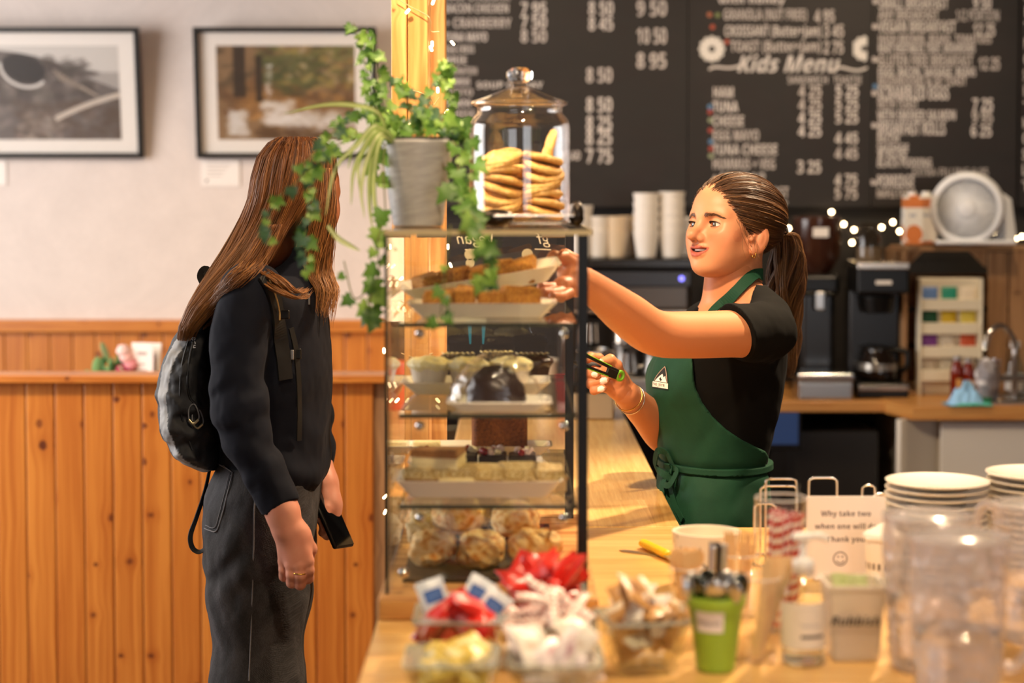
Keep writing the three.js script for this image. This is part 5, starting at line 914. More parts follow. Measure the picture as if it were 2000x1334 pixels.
{
  const d = 5.83, cx = X(1903, d), y0 = H(478, d), t = thing('desk_fan', 'white round desk fan on top of the wooden crate', 'fan', [cx, y0 + 0.0005, -d - 0.06]);
  const white = mat(new THREE.Color('#e9ebee'), 0.35), cy = H(408, d) - y0, R = 0.116;
  const headG = new THREE.Group(); headG.name = 'fan_head'; headG.position.set(-0.008, cy, 0); headG.rotation.y = -0.28; t.add(headG);
  part('shroud', lathe([[R - 0.022, 0.048], [R - 0.008, 0.05], [R, 0.04], [R + 0.002, 0.0], [R - 0.01, -0.05], [R - 0.05, -0.085], [0.001, -0.09]], 60).rotateX(Math.PI / 2), white, headG);
  part('fan_grille', merge([...Array.from({ length: 60 }, (_, i) => { const a = i / 60 * 6.283; return tube([0, 1, 2, 3].map((k) => { const r = 0.030 + k * 0.0225, b = a + k * 0.17; return V(Math.cos(b) * r, Math.sin(b) * r, 0.05 - 0.004 * k); }), 0.0022, 8, 4); })]), white, headG);
  part('grille_hub', lathe([[0.001, 0.056], [0.024, 0.054], [0.032, 0.048], [0.032, 0.03]], 36).rotateX(Math.PI / 2), white, headG);
  part('fan_back', lathe([[0.001, 0.0], [0.09, 0.0], [0.09, -0.004], [0.001, -0.004]], 40).rotateX(Math.PI / 2), mat(0x55585c, 0.6), headG); part('fan_motor', cyl(0.035, 0.035, 0.06, 24).rotateX(Math.PI / 2).translate(0, 0, -0.02), mat(0x8f9296, 0.5), headG);
  for (let i = 0; i < 3; i++) part('fan_blade', lump(new THREE.SphereGeometry(1, 18, 12).scale(0.045, 0.028, 0.004), 0.001, 20).rotateX(0.4).translate(0.052, 0, 0.005).rotateZ(i * 2.094), mat(0xc9cccf, 0.4), headG);
  part('fan_arm', extrude([[0.062, 0], [0.135, 0], [0.132, 0.04], [0.118, 0.135], [0.098, 0.15], [0.088, 0.13], [0.095, 0.04]], 0.022, 0.005).translate(0.012, 0.006, -0.03), white, t);
  part('fan_base', rbox(0.25, 0.014, 0.15, 0.006, 0.006, 0.007, 0), white, t);
  const names = [['#d77b3a', 1784, 0.0], ['#c9743c', 1812, 0.05], ['#8fae56', 1836, 0.09]];
  names.forEach(([c, px, dz], i) => {
    const k = thing('milk_carton', `${['orange and white', 'orange topped', 'green topped'][i]} drink carton beside the fan`, 'carton', [X(px, d + dz), y0 + 0.0005, -d - 0.02 - dz * 1.2], 'drink cartons beside the fan'), hh = 0.155, tx = canvasTex(128, 256, (x, W, Hh) => { x.fillStyle = '#ece6da'; x.fillRect(0, 0, W, Hh); x.fillStyle = c; x.fillRect(0, 0, W, 56); if (i === 0) { x.beginPath(); x.ellipse(64, 210, 60, 54, 0, 0, 7); x.fill(); } x.fillStyle = '#6b7a9c'; x.font = 'bold 30px sans-serif'; x.fillText(['oat', 'soya', 'nut'][i], 30, 110); });
    part('carton_body', taperBox(0.058, 0.055, 0.058, 0.055, hh, 0.002), mat(0xffffff, 0.5, { map: tx }), k); part('carton_cap', cyl(0.014, 0.014, 0.012, 20, 0, hh + 0.006, 0), mat(new THREE.Color('#f1efe9'), 0.4), k);
  });
}
// tea packet rack in the crate
{
  const d = 5.80, x0 = X(1805, d), w = X(1925, d) - x0, y1 = H(545, d), h = y1 - BT, t = thing('tea_rack', 'cream tea sachet rack leaning in the wooden crate', 'rack', [x0 + w / 2, BT + 0.0005, -d - 0.06]);
  const cream = mat(new THREE.Color('#d8cdb4'), 0.5);
  part('rack_back', rbox(w, h, 0.02, 0.008, 0, h / 2, -0.02), cream, t);
  for (const s of [-1, 1]) part('rack_side', rbox(0.008, h, 0.05, 0.003, s * w / 2, h / 2, 0), cream, t);
  const rows = [['#5d7fb8', '#1f8a72', '#d9cbb4'], ['#1c5c38', '#d8b41e', '#d9c24a'], ['#8e4aa8', '#d9cbb4', '#c9552e'], ['#d9cbb4', '#cfc6b0', '#d9cbb4']];
  rows.forEach((r, i) => { const y = h - 0.075 * (i + 1) + 0.0; part('rack_pocket', rbox(w - 0.01, 0.036, 0.035, 0.002, 0, y - 0.01, 0.003), cream, t); r.forEach((c, k) => solo('tea_packet', pillow(0.05, 0.05, 0.012), mat(new THREE.Color(c), 0.55), `${{ '#5d7fb8': 'blue', '#1f8a72': 'teal', '#d9cbb4': 'cream', '#1c5c38': 'dark green', '#d8b41e': 'yellow', '#d9c24a': 'pale yellow', '#8e4aa8': 'purple', '#c9552e': 'orange', '#cfc6b0': 'grey cream' }[c]} tea packet in the ${ORD[i]} row, ${ORD[k]} column of the tea rack`, 'tea packet', [x0 + w / 2 + (k - 1) * (w / 3 - 0.003), BT + y + 0.022, -d - 0.0665], 'tea packets in the rack', [-0.1, 0, 0])); });
}
for (const [px, s, n] of [[1872, 1, 'tall dark red syrup bottle left of its twin before the tea rack'], [1894, 0.95, 'dark red syrup bottle right of its twin before the tea rack']]) {
  const d = 5.70, t = thing('syrup_bottle', n, 'bottle', [X(px, d), BT + 0.0005, -d], 'syrup bottles'); part('bottle_glass', lathe([[0.001, 0], [0.017, 0], [0.019, 0.005], [0.021, 0.09 * s], [0.015, 0.12 * s], [0.01, 0.128 * s]], 26), mat(new THREE.Color('#8c2a10'), 0.05, { transmission: 0.45, thickness: 0 }), t); part('bottle_cap', cyl(0.011, 0.011, 0.014, 16, 0, 0.134 * s, 0), steel, t); part('bottle_label', new THREE.CylinderGeometry(0.0205, 0.0202, 0.035, 24, 1, true, -0.3, 1.0).translate(0, 0.055, 0), mat(new THREE.Color('#d9a05a'), 0.6, { side: THREE.DoubleSide }), t);
}
{ const d = 5.66, t = thing('tumbler_of_bags', 'clear tumbler stuffed with white paper by the tap', 'glass', [X(1932, d), BT + 0.0005, -d]); part('tumbler_wall', lathe([[0.001, 0], [0.032, 0], [0.042, 0.135], [0.04, 0.135], [0.03, 0.006]], 30), pane(new THREE.Color('#e8e8ea'), 0.05), t); part('paper_fill', lump(new THREE.SphereGeometry(1, 24, 18).scale(0.034, 0.065, 0.034).translate(0, 0.075, 0), 0.02, 25), mat(new THREE.Color('#d4d0d2'), 0.7), t); }
{ const d = 5.66, t = thing('glass_bottle', 'clear glass bottle with a white label at the photo edge', 'bottle', [X(2012, d), BT + 0.0005, -d - 0.15]); part('bottle_glass', lathe([[0.001, 0], [0.028, 0], [0.03, 0.01], [0.03, 0.1], [0.014, 0.135], [0.013, 0.16]], 28), pane(new THREE.Color('#dfe6e6'), 0.02), t); part('bottle_cap', cyl(0.016, 0.016, 0.02, 18, 0, 0.168, 0), mat(0xe8e8e8, 0.4), t); part('bottle_label', new THREE.CylinderGeometry(0.0305, 0.0305, 0.05, 24, 1, true).translate(0, 0.05, 0), mat(0xe5e2de, 0.6, { side: THREE.DoubleSide }), t); }
{
  const d = 5.62, t = thing('steel_sink', 'stainless steel sink top at the corner worktop', 'sink', [X(1990, d), BT + 0.0005, -5.72]);
  part('sink_rim', rbox(0.30, 0.008, 0.24, 0.003, 0.04, 0.004, 0), steel, t); part('sink_bowl_wall', rectRings([[0.2, 0.16, 0.0085], [0.205, 0.165, 0.014], [0.19, 0.15, 0.014], [0.18, 0.14, 0.0088]], false).translate(0.04, 0, 0.01), chromeB, t);
  const k = thing('mixer_tap', 'chrome swan neck mixer tap over the sink', 'tap', [X(1972, d), BT + 0.009, -5.73]);
  part('spout', tube([[0.05, 0, 0], [0.05, 0.12, 0], [0.046, 0.18, 0], [0.005, 0.225, 0.01], [-0.04, 0.20, 0.03], [-0.054, 0.15, 0.04]], 0.0095, 50, 14), chrome, k); part('tap_bridge', new THREE.CapsuleGeometry(0.011, 0.13, 6, 14).rotateZ(1.5708).translate(0.03, 0.062, 0.015), chrome, k); for (const x of [-0.015, 0.085]) part('tap_leg', cyl(0.009, 0.012, 0.06, 16, x, 0.03, 0.015), chrome, k);
}
{
  const d = 5.58; seed(12);
  const cloth = (label, px, w, h, dep, c, off) => { const g = new THREE.PlaneGeometry(w, dep, 26, 20).rotateX(-Math.PI / 2), p = g.attributes.position; for (let i = 0; i < p.count; i++) { const x = p.getX(i) / w * 2, z = p.getZ(i) / dep * 2, e = Math.max(0, 1 - Math.pow(Math.abs(x - 0.25), 2.4)) * Math.max(0, 1 - z * z * 0.9); p.setY(i, h * e * (0.75 + 0.5 * fbm(x * 1.6 + off, z * 1.4, 2, 3)) + 0.004); } g.computeVertexNormals(); const back = g.clone().translate(0, -0.003, 0); solo('cleaning_cloth', merge([g]), mat(new THREE.Color(c), 0.85, { side: THREE.DoubleSide }), label, 'cloth', [X(px, d), BT + 0.002, -d + 0.005]); };
  cloth('crumpled green cleaning cloth under the blue one by the sink', 1892, 0.13, 0.02, 0.11, '#4fb09a', 4); cloth('crumpled light blue cleaning cloth by the sink', 1882, 0.11, 0.075, 0.08, '#8fc0ea', 1);
  solo('scouring_pad', rbox(0.045, 0.016, 0.03, 0.003, 0, 0.008, 0), mat(new THREE.Color('#1f6b4a'), 0.9), 'small green scouring pad beside the cloths', 'sponge', [X(1925, d), BT + 0.009, -d + 0.0]);
}
// back fairy lights along the wall behind the machines
{
  const t = thing('back_fairy_lights', 'warm fairy lights strung along the dark wall behind the grinder', 'string lights', [0, 0, 0]), d = 6.2;
  const bm = new THREE.MeshStandardMaterial({ color: 0xffe2b0, emissive: new THREE.Color(1, 0.72, 0.4), emissiveIntensity: 22, roughness: 0.4 });
  const pts = [[1325, 412], [1540, 446], [1636, 462], [1648, 438], [1668, 449], [1624, 400 + 14], [1722, 444], [1744, 434], [1757, 452], [1664, 474], [1944, 455], [1958, 468], [1984, 466], [1996, 462], [1560, 432]];
  part('light_wire', tube(pts.slice().sort((a, b) => a[0] - b[0]).map(([a, b]) => P(a, b - 6, d + 0.01)), 0.0015, 90, 5), mat(0x2a2018, 0.6), t);
  pts.forEach(([a, b], i) => part('fairy_bulb', sph(0.0062, 0, 0, 0, 10), bm, t, P(a, b, d)));
}
// clutter on the side worktop: till and coloured tubs seen behind the case
{
  const d = 4.75, t = thing('card_till', 'small black till on the far end of the side worktop', 'till', [X(1178, d), CTY, -d]);
  part('till_body', rbox(0.11, 0.07, 0.16, 0.006, -0.03, 0.035, 0), mat(new THREE.Color('#b9a78c'), 0.5), t); part('till_top', rbox(0.125, 0.02, 0.17, 0.004, -0.03, 0.08, 0), blackMetal, t); part('keypad', rbox(0.1, 0.05, 0.12, 0.006, -0.03, 0.112, -0.01), gloss, t, undefined, [0.0, 0, 0]); part('paper_roll', cyl(0.018, 0.018, 0.05, 20).rotateZ(1.5708).translate(-0.03, 0.15, 0.02), paperM, t);
}
for (const [px, py, d, w, h, c, n] of [[985, 720, 4.9, 0.06, 0.12, '#d4491c', 'orange'], [1118, 740, 4.85, 0.09, 0.085, '#b01a20', 'red'], [1070, 740, 4.97, 0.055, 0.12, '#e6e0d6', 'white']]) {
  const t = thing('side_tub', `${n} tub on the side worktop seen behind the case`, 'tub', [X(px, d), CTY, -d], 'tubs behind the case'); part('tub_body', lathe([[0.001, 0], [w * 0.42, 0], [w * 0.5, h], [w * 0.46, h], [w * 0.4, 0.004], [0.001, 0.004]], 30), mat(new THREE.Color(c), 0.4), t); part('tub_lid', lathe([[w * 0.53, h], [w * 0.53, h + 0.01], [0.001, h + 0.014]], 30), mat(new THREE.Color(c), 0.3), t);
}
// table display beyond the partition
{
  const d = 5.45, y = 0.87, table = thing('cafe_table', 'pine cafe table beyond the partition', 'table', [X(255, d), 0, -d - 0.05]);
  part('table_top', boxUV(rbox(0.6, 0.03, 0.5, 0.005, 0, y - 0.015, 0), 1, 0, 0, true), pineM, table); for (const a of [-1, 1]) for (const b of [-1, 1]) part('leg', taperBox(0.035, 0.035, 0.045, 0.045, y - 0.03).translate(a * 0.25, 0, b * 0.2), pineM, table);
  const f = thing('flower_posy', 'small posy of green leaves and pink flowers on the far table', 'flowers', [X(215, d), y + 0.0005, -d]); seed(8);
  part('posy_pot', lathe([[0.001, 0], [0.035, 0], [0.045, 0.07], [0.04, 0.07], [0.001, 0.06]], 24), porcelain, f);
  for (let i = 0; i < 26; i++) { const a = rnd(0, 6.28), r = rnd(0.01, 0.07); const l = part('posy_leaf', new THREE.SphereGeometry(1, 10, 8).scale(0.013, 0.03, 0.003), mat(new THREE.Color(['#3f6b34', '#6f9a5e', '#9db98c'][i % 3]), 0.7), f, [Math.cos(a) * r - 0.01, rnd(0.10, 0.215), Math.sin(a) * r * 0.6], [rnd(-0.7, 0.7), rnd(0, 3), rnd(-0.9, 0.9)]); }
  [[0.035, 0.15, '#a02046'], [0.055, 0.145, '#8a1840'], [0.05, 0.19, '#e9b4b0'], [0.04, 0.21, '#efcac6'], [0.065, 0.17, '#d98a90']].forEach(([x, yy, c]) => part('posy_flower', lump(sph(0.02, 0, 0, 0, 16), 0.006, 60), mat(new THREE.Color(c), 0.7), f, [x, yy, 0.02]));
  const c = thing('menu_card', 'white folded menu card standing on the far table', 'card', [X(280, d), y + 0.0005, -d + 0.03], undefined, -0.35);
  const tx = canvasTex(128, 192, (x, W, Hh) => { x.fillStyle = '#eadbd4'; x.fillRect(0, 0, W, Hh); x.fillStyle = '#a08f8a'; for (let i = 0; i < 9; i++) x.fillRect(22, 50 + i * 14, 60 + (i * 37) % 28, 4); x.fillRect(36, 22, 56, 8); });
  part('card_leaf', box(0.072, H(668, d) - y, 0.002, 0, (H(668, d) - y) / 2, 0), mat(0xffffff, 0.7, { map: tx }), c); part('card_leaf', box(0.072, H(668, d) - y, 0.002, 0, (H(668, d) - y) / 2, -0.02), paperM, c, undefined, [-0.12, 0, 0]);
}

// ---------------------------------------------------------------- smooth bodies: distance fields meshed by surface nets
const smin = (a, b, k) => { if (k <= 0) return Math.min(a, b); const h = Math.max(k - Math.abs(a - b), 0) / k; return Math.min(a, b) - h * h * k * 0.25; };
const smax = (a, b, k) => -smin(-a, -b, k);
function capsule(a, b, ra, rb) {
  const ax = a.x, ay = a.y, az = a.z, dx = b.x - ax, dy = b.y - ay, dz = b.z - az, L = dx * dx + dy * dy + dz * dz || 1e-9;
  return (x, y, z) => { const px = x - ax, py = y - ay, pz = z - az, t = clamp((px * dx + py * dy + pz * dz) / L), ex = px - dx * t, ey = py - dy * t, ez = pz - dz * t; return Math.sqrt(ex * ex + ey * ey + ez * ez) - (ra + (rb - ra) * t); };
}
function ellipsoid(c, r, q) {
  const m = q ? new THREE.Matrix3().setFromMatrix4(new THREE.Matrix4().makeRotationFromQuaternion(q.clone().invert())).elements : null;
  return (x, y, z) => {
    let px = x - c.x, py = y - c.y, pz = z - c.z;
    if (m) { const a = m[0] * px + m[3] * py + m[6] * pz, b = m[1] * px + m[4] * py + m[7] * pz; pz = m[2] * px + m[5] * py + m[8] * pz; px = a; py = b; }
    const u = px / r.x, v = py / r.y, w = pz / r.z, k0 = Math.sqrt(u * u + v * v + w * w), a = u / r.x, b = v / r.y, e = w / r.z, k1 = Math.sqrt(a * a + b * b + e * e);
    return k1 < 1e-6 ? -Math.min(r.x, r.y, r.z) : k0 * (k0 - 1) / k1;
  };
}
const ball = (c, r) => (x, y, z) => Math.hypot(x - c.x, y - c.y, z - c.z) - r;
/** stacked oval sections [y, x0, x1, zc, rz], y falling; pw above 2 makes them boxier */
function loft(sec, pw = 2) {
  const n = sec.length, ys = sec.map((s) => s[0]);
  return (x, y, z) => {
    let i = 0; while (i < n - 2 && y < ys[i + 1]) i++;
    const a = sec[i], b = sec[i + 1]; let t = (y - a[0]) / (b[0] - a[0]); t = clamp(t);
    // cubic through neighbours
    const p = sec[Math.max(0, i - 1)], q = sec[Math.min(n - 1, i + 2)], t2 = t * t, t3 = t2 * t;
    const cr = (k) => 0.5 * (2 * a[k] + (b[k] - p[k]) * t + (2 * p[k] - 5 * a[k] + 4 * b[k] - q[k]) * t2 + (3 * a[k] - p[k] - 3 * b[k] + q[k]) * t3);
    const x0 = cr(1), x1 = cr(2), zc = cr(3), rz = Math.max(0.004, cr(4)), rx = Math.max(0.004, (x1 - x0) / 2), ex = (x - (x0 + x1) / 2) / rx, ez = (z - zc) / rz;
    let d;
    if (pw === 2) { const k0 = Math.hypot(ex, ez), k1 = Math.hypot(ex / rx, ez / rz); d = k1 < 1e-6 ? -Math.min(rx, rz) : k0 * (k0 - 1) / k1; }
    else { const k0 = Math.pow(Math.pow(Math.abs(ex), pw) + Math.pow(Math.abs(ez), pw), 1 / pw); d = (k0 - 1) * Math.min(rx, rz); }
    const over = Math.max(y - ys[0], ys[n - 1] - y);
    return over > 0 ? (d > 0 ? Math.hypot(d, over) : Math.max(d, over)) : Math.max(d, over * 0.9);
  };
}
const union = (list, k) => (x, y, z) => { let d = 1e9; for (let i = 0; i < list.length; i++) { const e = list[i]; d = typeof e === 'function' ? smin(d, e(x, y, z), k) : smin(d, e[0](x, y, z), e[1]); } return d; };
const offset = (f, r) => (x, y, z) => f(x, y, z) - r;
/** smooth limb: radii and positions run along a spline, so joints do not bulge */
function limb(pts, sub = 7) {
  const c = curve(pts.map((p) => p[0])), n = (pts.length - 1) * sub, l = [], r = (u) => { const k = u * (pts.length - 1), i = Math.min(pts.length - 2, Math.floor(k)), t = k - i, p = pts[Math.max(0, i - 1)][1], a = pts[i][1], b = pts[i + 1][1], q = pts[Math.min(pts.length - 1, i + 2)][1]; return 0.5 * (2 * a + (b - p) * t + (2 * p - 5 * a + 4 * b - q) * t * t + (3 * a - p - 3 * b + q) * t * t * t); };
  for (let i = 0; i < n; i++) l.push(capsule(c.getPoint(i / n), c.getPoint((i + 1) / n), r(i / n), r((i + 1) / n)));
  return (x, y, z) => { let d = 1e9; for (let i = 0; i < n; i++) { const e = l[i](x, y, z); if (e < d) d = e; } return d; };
}
function chain(pts, k = 0.01) { const l = []; for (let i = 0; i + 1 < pts.length; i++) l.push(capsule(pts[i][0], pts[i + 1][0], pts[i][1], pts[i + 1][1])); return union(l, k); }

function meshField(f, lo, hi, cell, colorFn, uvScale) {
  const nx = Math.ceil((hi.x - lo.x) / cell) + 1, ny = Math.ceil((hi.y - lo.y) / cell) + 1, nz = Math.ceil((hi.z - lo.z) / cell) + 1, B = 6;
  const val = new Float32Array(nx * ny * nz), id = (i, j, k) => i + nx * (j + ny * k), diag = (B + 1.5) * cell * 0.87 * 1.25;
  for (let bk = 0; bk < nz; bk += B) for (let bj = 0; bj < ny; bj += B) for (let bi = 0; bi < nx; bi += B) {
    const e = [Math.min(bi + B, nx), Math.min(bj + B, ny), Math.min(bk + B, nz)];
    const c = f(lo.x + (bi + B / 2) * cell, lo.y + (bj + B / 2) * cell, lo.z + (bk + B / 2) * cell), skip = Math.abs(c) > diag;
    for (let k = bk; k < e[2]; k++) for (let j = bj; j < e[1]; j++) for (let i = bi; i < e[0]; i++) val[id(i, j, k)] = skip ? c : f(lo.x + i * cell, lo.y + j * cell, lo.z + k * cell);
  }
  const vid = new Int32Array(nx * ny * nz).fill(-1), pos = [], C = [[0, 0, 0], [1, 0, 0], [0, 1, 0], [1, 1, 0], [0, 0, 1], [1, 0, 1], [0, 1, 1], [1, 1, 1]], E = [[0, 1], [2, 3], [4, 5], [6, 7], [0, 2], [1, 3], [4, 6], [5, 7], [0, 4], [1, 5], [2, 6], [3, 7]];
  const g8 = new Float32Array(8), co = C.map(([a, b, c]) => id(a, b, c));
  for (let k = 0; k < nz - 1; k++) for (let j = 0; j < ny - 1; j++) for (let i = 0; i < nx - 1; i++) {
    const o = id(i, j, k); let m = 0; for (let c = 0; c < 8; c++) { g8[c] = val[o + co[c]]; if (g8[c] < 0) m |= 1 << c; }
    if (m === 0 || m === 255) continue;
    let sx = 0, sy = 0, sz = 0, n = 0;
    for (const [a, b] of E) { if (((m >> a) & 1) === ((m >> b) & 1)) continue; const t = g8[a] / (g8[a] - g8[b]); sx += C[a][0] + (C[b][0] - C[a][0]) * t; sy += C[a][1] + (C[b][1] - C[a][1]) * t; sz += C[a][2] + (C[b][2] - C[a][2]) * t; n++; }
    vid[o] = pos.length / 3; pos.push(lo.x + (i + sx / n) * cell, lo.y + (j + sy / n) * cell, lo.z + (k + sz / n) * cell);
  }
  const idx = [], quad = (a, b, c, d, flip) => flip ? idx.push(a, c, b, a, d, c) : idx.push(a, b, c, a, c, d);
  for (let k = 1; k < nz - 1; k++) for (let j = 1; j < ny - 1; j++) for (let i = 1; i < nx - 1; i++) {
    const o = id(i, j, k), s = val[o] < 0;
    if (s !== val[id(i + 1, j, k)] < 0) quad(vid[id(i, j - 1, k - 1)], vid[id(i, j, k - 1)], vid[o], vid[id(i, j - 1, k)], !s);
    if (s !== val[id(i, j + 1, k)] < 0) quad(vid[id(i - 1, j, k - 1)], vid[id(i - 1, j, k)], vid[o], vid[id(i, j, k - 1)], !s);
    if (s !== val[id(i, j, k + 1)] < 0) quad(vid[id(i - 1, j - 1, k)], vid[id(i, j - 1, k)], vid[o], vid[id(i - 1, j, k)], !s);
  }
  const nor = new Float32Array(pos.length), h = cell * 0.4, col = colorFn ? new Float32Array(pos.length) : null, uv = new Float32Array(pos.length / 3 * 2);
  for (let v = 0; v < pos.length; v += 3) {
    let x = pos[v], y = pos[v + 1], z = pos[v + 2], gx, gy, gz, L;
    for (let it = 0; it < 2; it++) {
      gx = f(x + h, y, z) - f(x - h, y, z); gy = f(x, y + h, z) - f(x, y - h, z); gz = f(x, y, z + h) - f(x, y, z - h); L = Math.hypot(gx, gy, gz) || 1;
      if (it === 0) { const s = clamp(f(x, y, z) * 2 * h / L, -cell * 0.5, cell * 0.5); x -= gx / L * s; y -= gy / L * s; z -= gz / L * s; }
    }
    pos[v] = x; pos[v + 1] = y; pos[v + 2] = z; nor[v] = gx / L; nor[v + 1] = gy / L; nor[v + 2] = gz / L;
    if (col) { const c = colorFn(x, y, z, gx / L, gy / L, gz / L); col[v] = c[0]; col[v + 1] = c[1]; col[v + 2] = c[2]; }
    const s = uvScale ?? 1, i2 = v / 3 * 2; uv[i2] = (x + z * 0.7) / s; uv[i2 + 1] = (y + z * 0.3) / s;
  }
  const g = new THREE.BufferGeometry();
  g.setAttribute('position', new THREE.Float32BufferAttribute(pos, 3)); g.setAttribute('normal', new THREE.BufferAttribute(nor, 3)); g.setAttribute('uv', new THREE.BufferAttribute(uv, 2));
  if (col) g.setAttribute('color', new THREE.BufferAttribute(col, 3));
  g.setIndex(idx); return g;
}
/** where the sight line through a photo pixel meets a body's surface */
function onSkin(f, px, py, d0, off = 0) {
  const a = P(px, py, d0), dir = a.clone().sub(camera.position).normalize(); let p = a.clone(), best = 1e9, bp = a.clone();
  for (let i = 0, run = 0; i < 120 && run < 0.8; i++) { const e = f(p.x, p.y, p.z); if (Math.abs(e) < best) { best = Math.abs(e); bp.copy(p); } if (e < 2e-4) break; const st = Math.min(0.05, Math.max(e * 0.7, 2e-4)); p.addScaledVector(dir, st); run += st; }
  p = bp;
  for (let i = 0; i < 8; i++) { const e = f(p.x, p.y, p.z), k = 0.002, g = V(f(p.x + k, p.y, p.z) - f(p.x - k, p.y, p.z), f(p.x, p.y + k, p.z) - f(p.x, p.y - k, p.z), f(p.x, p.y, p.z + k) - f(p.x, p.y, p.z - k)).normalize(); p.addScaledVector(g, -clamp(e, -0.02, 0.02) * 0.8); }
  const h = 0.002, n = V(f(p.x + h, p.y, p.z) - f(p.x - h, p.y, p.z), f(p.x, p.y + h, p.z) - f(p.x, p.y - h, p.z), f(p.x, p.y, p.z + h) - f(p.x, p.y, p.z - h)).normalize();
  p.addScaledVector(n, off); p.n = n; return p;
}
/** hair and other strands: many thin three-sided tubes in one mesh; strand = { p: [Vector3], r, c0, c1 } */
function strandMesh(list) {
  let nv = 0, ni = 0; for (const s of list) { nv += s.p.length * 3; ni += (s.p.length - 1) * 18; }
  const pos = new Float32Array(nv * 3), nor = new Float32Array(nv * 3), col = new Float32Array(nv * 3), idx = new Uint32Array(ni); let v = 0, q = 0;
  const T = V(), A = V(), Bn = V(), W = V();
  for (const s of list) {
    const n = s.p.length, start = v;
    for (let i = 0; i < n; i++) {
      T.subVectors(s.p[Math.min(n - 1, i + 1)], s.p[Math.max(0, i - 1)]).normalize(); A.set(0.31, 0.2, 0.93).cross(T).normalize(); Bn.crossVectors(T, A);
      const u = i / (n - 1), r = s.r * (u < 0.85 ? 1 : 1 - (u - 0.85) / 0.15 * 0.7);
      for (let k = 0; k < 3; k++) { const a = k * 2.0944 + (s.tw ?? 0), c = Math.cos(a), e = Math.sin(a); W.set(0, 0, 0).addScaledVector(A, c).addScaledVector(Bn, e); nor.set([W.x, W.y, W.z], v * 3); pos.set([s.p[i].x + W.x * r, s.p[i].y + W.y * r, s.p[i].z + W.z * r], v * 3); for (let m = 0; m < 3; m++) col[v * 3 + m] = mix(s.c0[m], s.c1[m], u); v++; }
      if (i < n - 1) for (let k = 0; k < 3; k++) { const a = start + i * 3 + k, b = start + i * 3 + (k + 1) % 3; idx[q++] = a; idx[q++] = b; idx[q++] = a + 3; idx[q++] = b; idx[q++] = b + 3; idx[q++] = a + 3; }
    }
  }
  const g = new THREE.BufferGeometry(); g.setAttribute('position', new THREE.BufferAttribute(pos, 3)); g.setAttribute('normal', new THREE.BufferAttribute(nor, 3)); g.setAttribute('color', new THREE.BufferAttribute(col, 3)); g.setAttribute('uv', new THREE.BufferAttribute(new Float32Array(nv * 2), 2)); g.setIndex(new THREE.BufferAttribute(idx, 1)); return g;
}
/** flat ribbon of given width along points, turned to lie along normals */
function ribbon(pts, width, thick = 0.0016, closed = false, normals) {
  const c = curve(pts, closed), N = Math.max(8, pts.length * 6), pos = [], idx = [];
  for (let i = 0; i <= N; i++) {
    const u = i / N, p = c.getPoint(u), t = c.getTangent(u); let n;
    if (normals) { const k = u * (normals.length - 1), a = Math.floor(k), b = Math.min(normals.length - 1, a + 1); n = normals[a].clone().lerp(normals[b], k - a).normalize(); } else n = V(0, 0, 1);
    const s = V().crossVectors(t, n).normalize(); n.crossVectors(s, t).normalize();
    for (const [a, b] of [[-1, -1], [1, -1], [1, 1], [-1, 1]]) { const v = p.clone().addScaledVector(s, a * width / 2).addScaledVector(n, b * thick / 2); pos.push(v.x, v.y, v.z); }
    if (i < N) for (let k = 0; k < 4; k++) { const a = i * 4 + k, b = i * 4 + (k + 1) % 4; idx.push(a, b, a + 4, b, b + 4, a + 4); }
  }
  idx.push(0, 2, 1, 0, 3, 2); const e = N * 4; idx.push(e, e + 1, e + 2, e, e + 2, e + 3);
  let g = new THREE.BufferGeometry(); g.setAttribute('position', new THREE.Float32BufferAttribute(pos, 3)); g.setIndex(idx); g = g.toNonIndexed(); g.setAttribute('uv', new THREE.Float32BufferAttribute(new Array(g.attributes.position.count * 2).fill(0), 2)); g.computeVertexNormals(); return g;
}
const lin = (hex) => { const c = new THREE.Color(hex); return [c.r, c.g, c.b]; };
const mix3 = (a, b, t) => [mix(a[0], b[0], t), mix(a[1], b[1], t), mix(a[2], b[2], t)];
const skinBump = dataTex(256, 256, (u, v) => { const n = 0.5 + 0.4 * tn(u, v, 120, 120, 6, 2); return [n, n, n]; }, false);
const skinM = new THREE.MeshPhysicalMaterial({ color: 0xffffff, vertexColors: true, roughness: 0.46, sheen: 0.25, sheenColor: new THREE.Color(1, 0.75, 0.6), sheenRoughness: 0.5, ior: 1.4 });
const hairM = new THREE.MeshPhysicalMaterial({ color: 0xffffff, vertexColors: true, roughness: 0.45, specularIntensity: 0.7 });

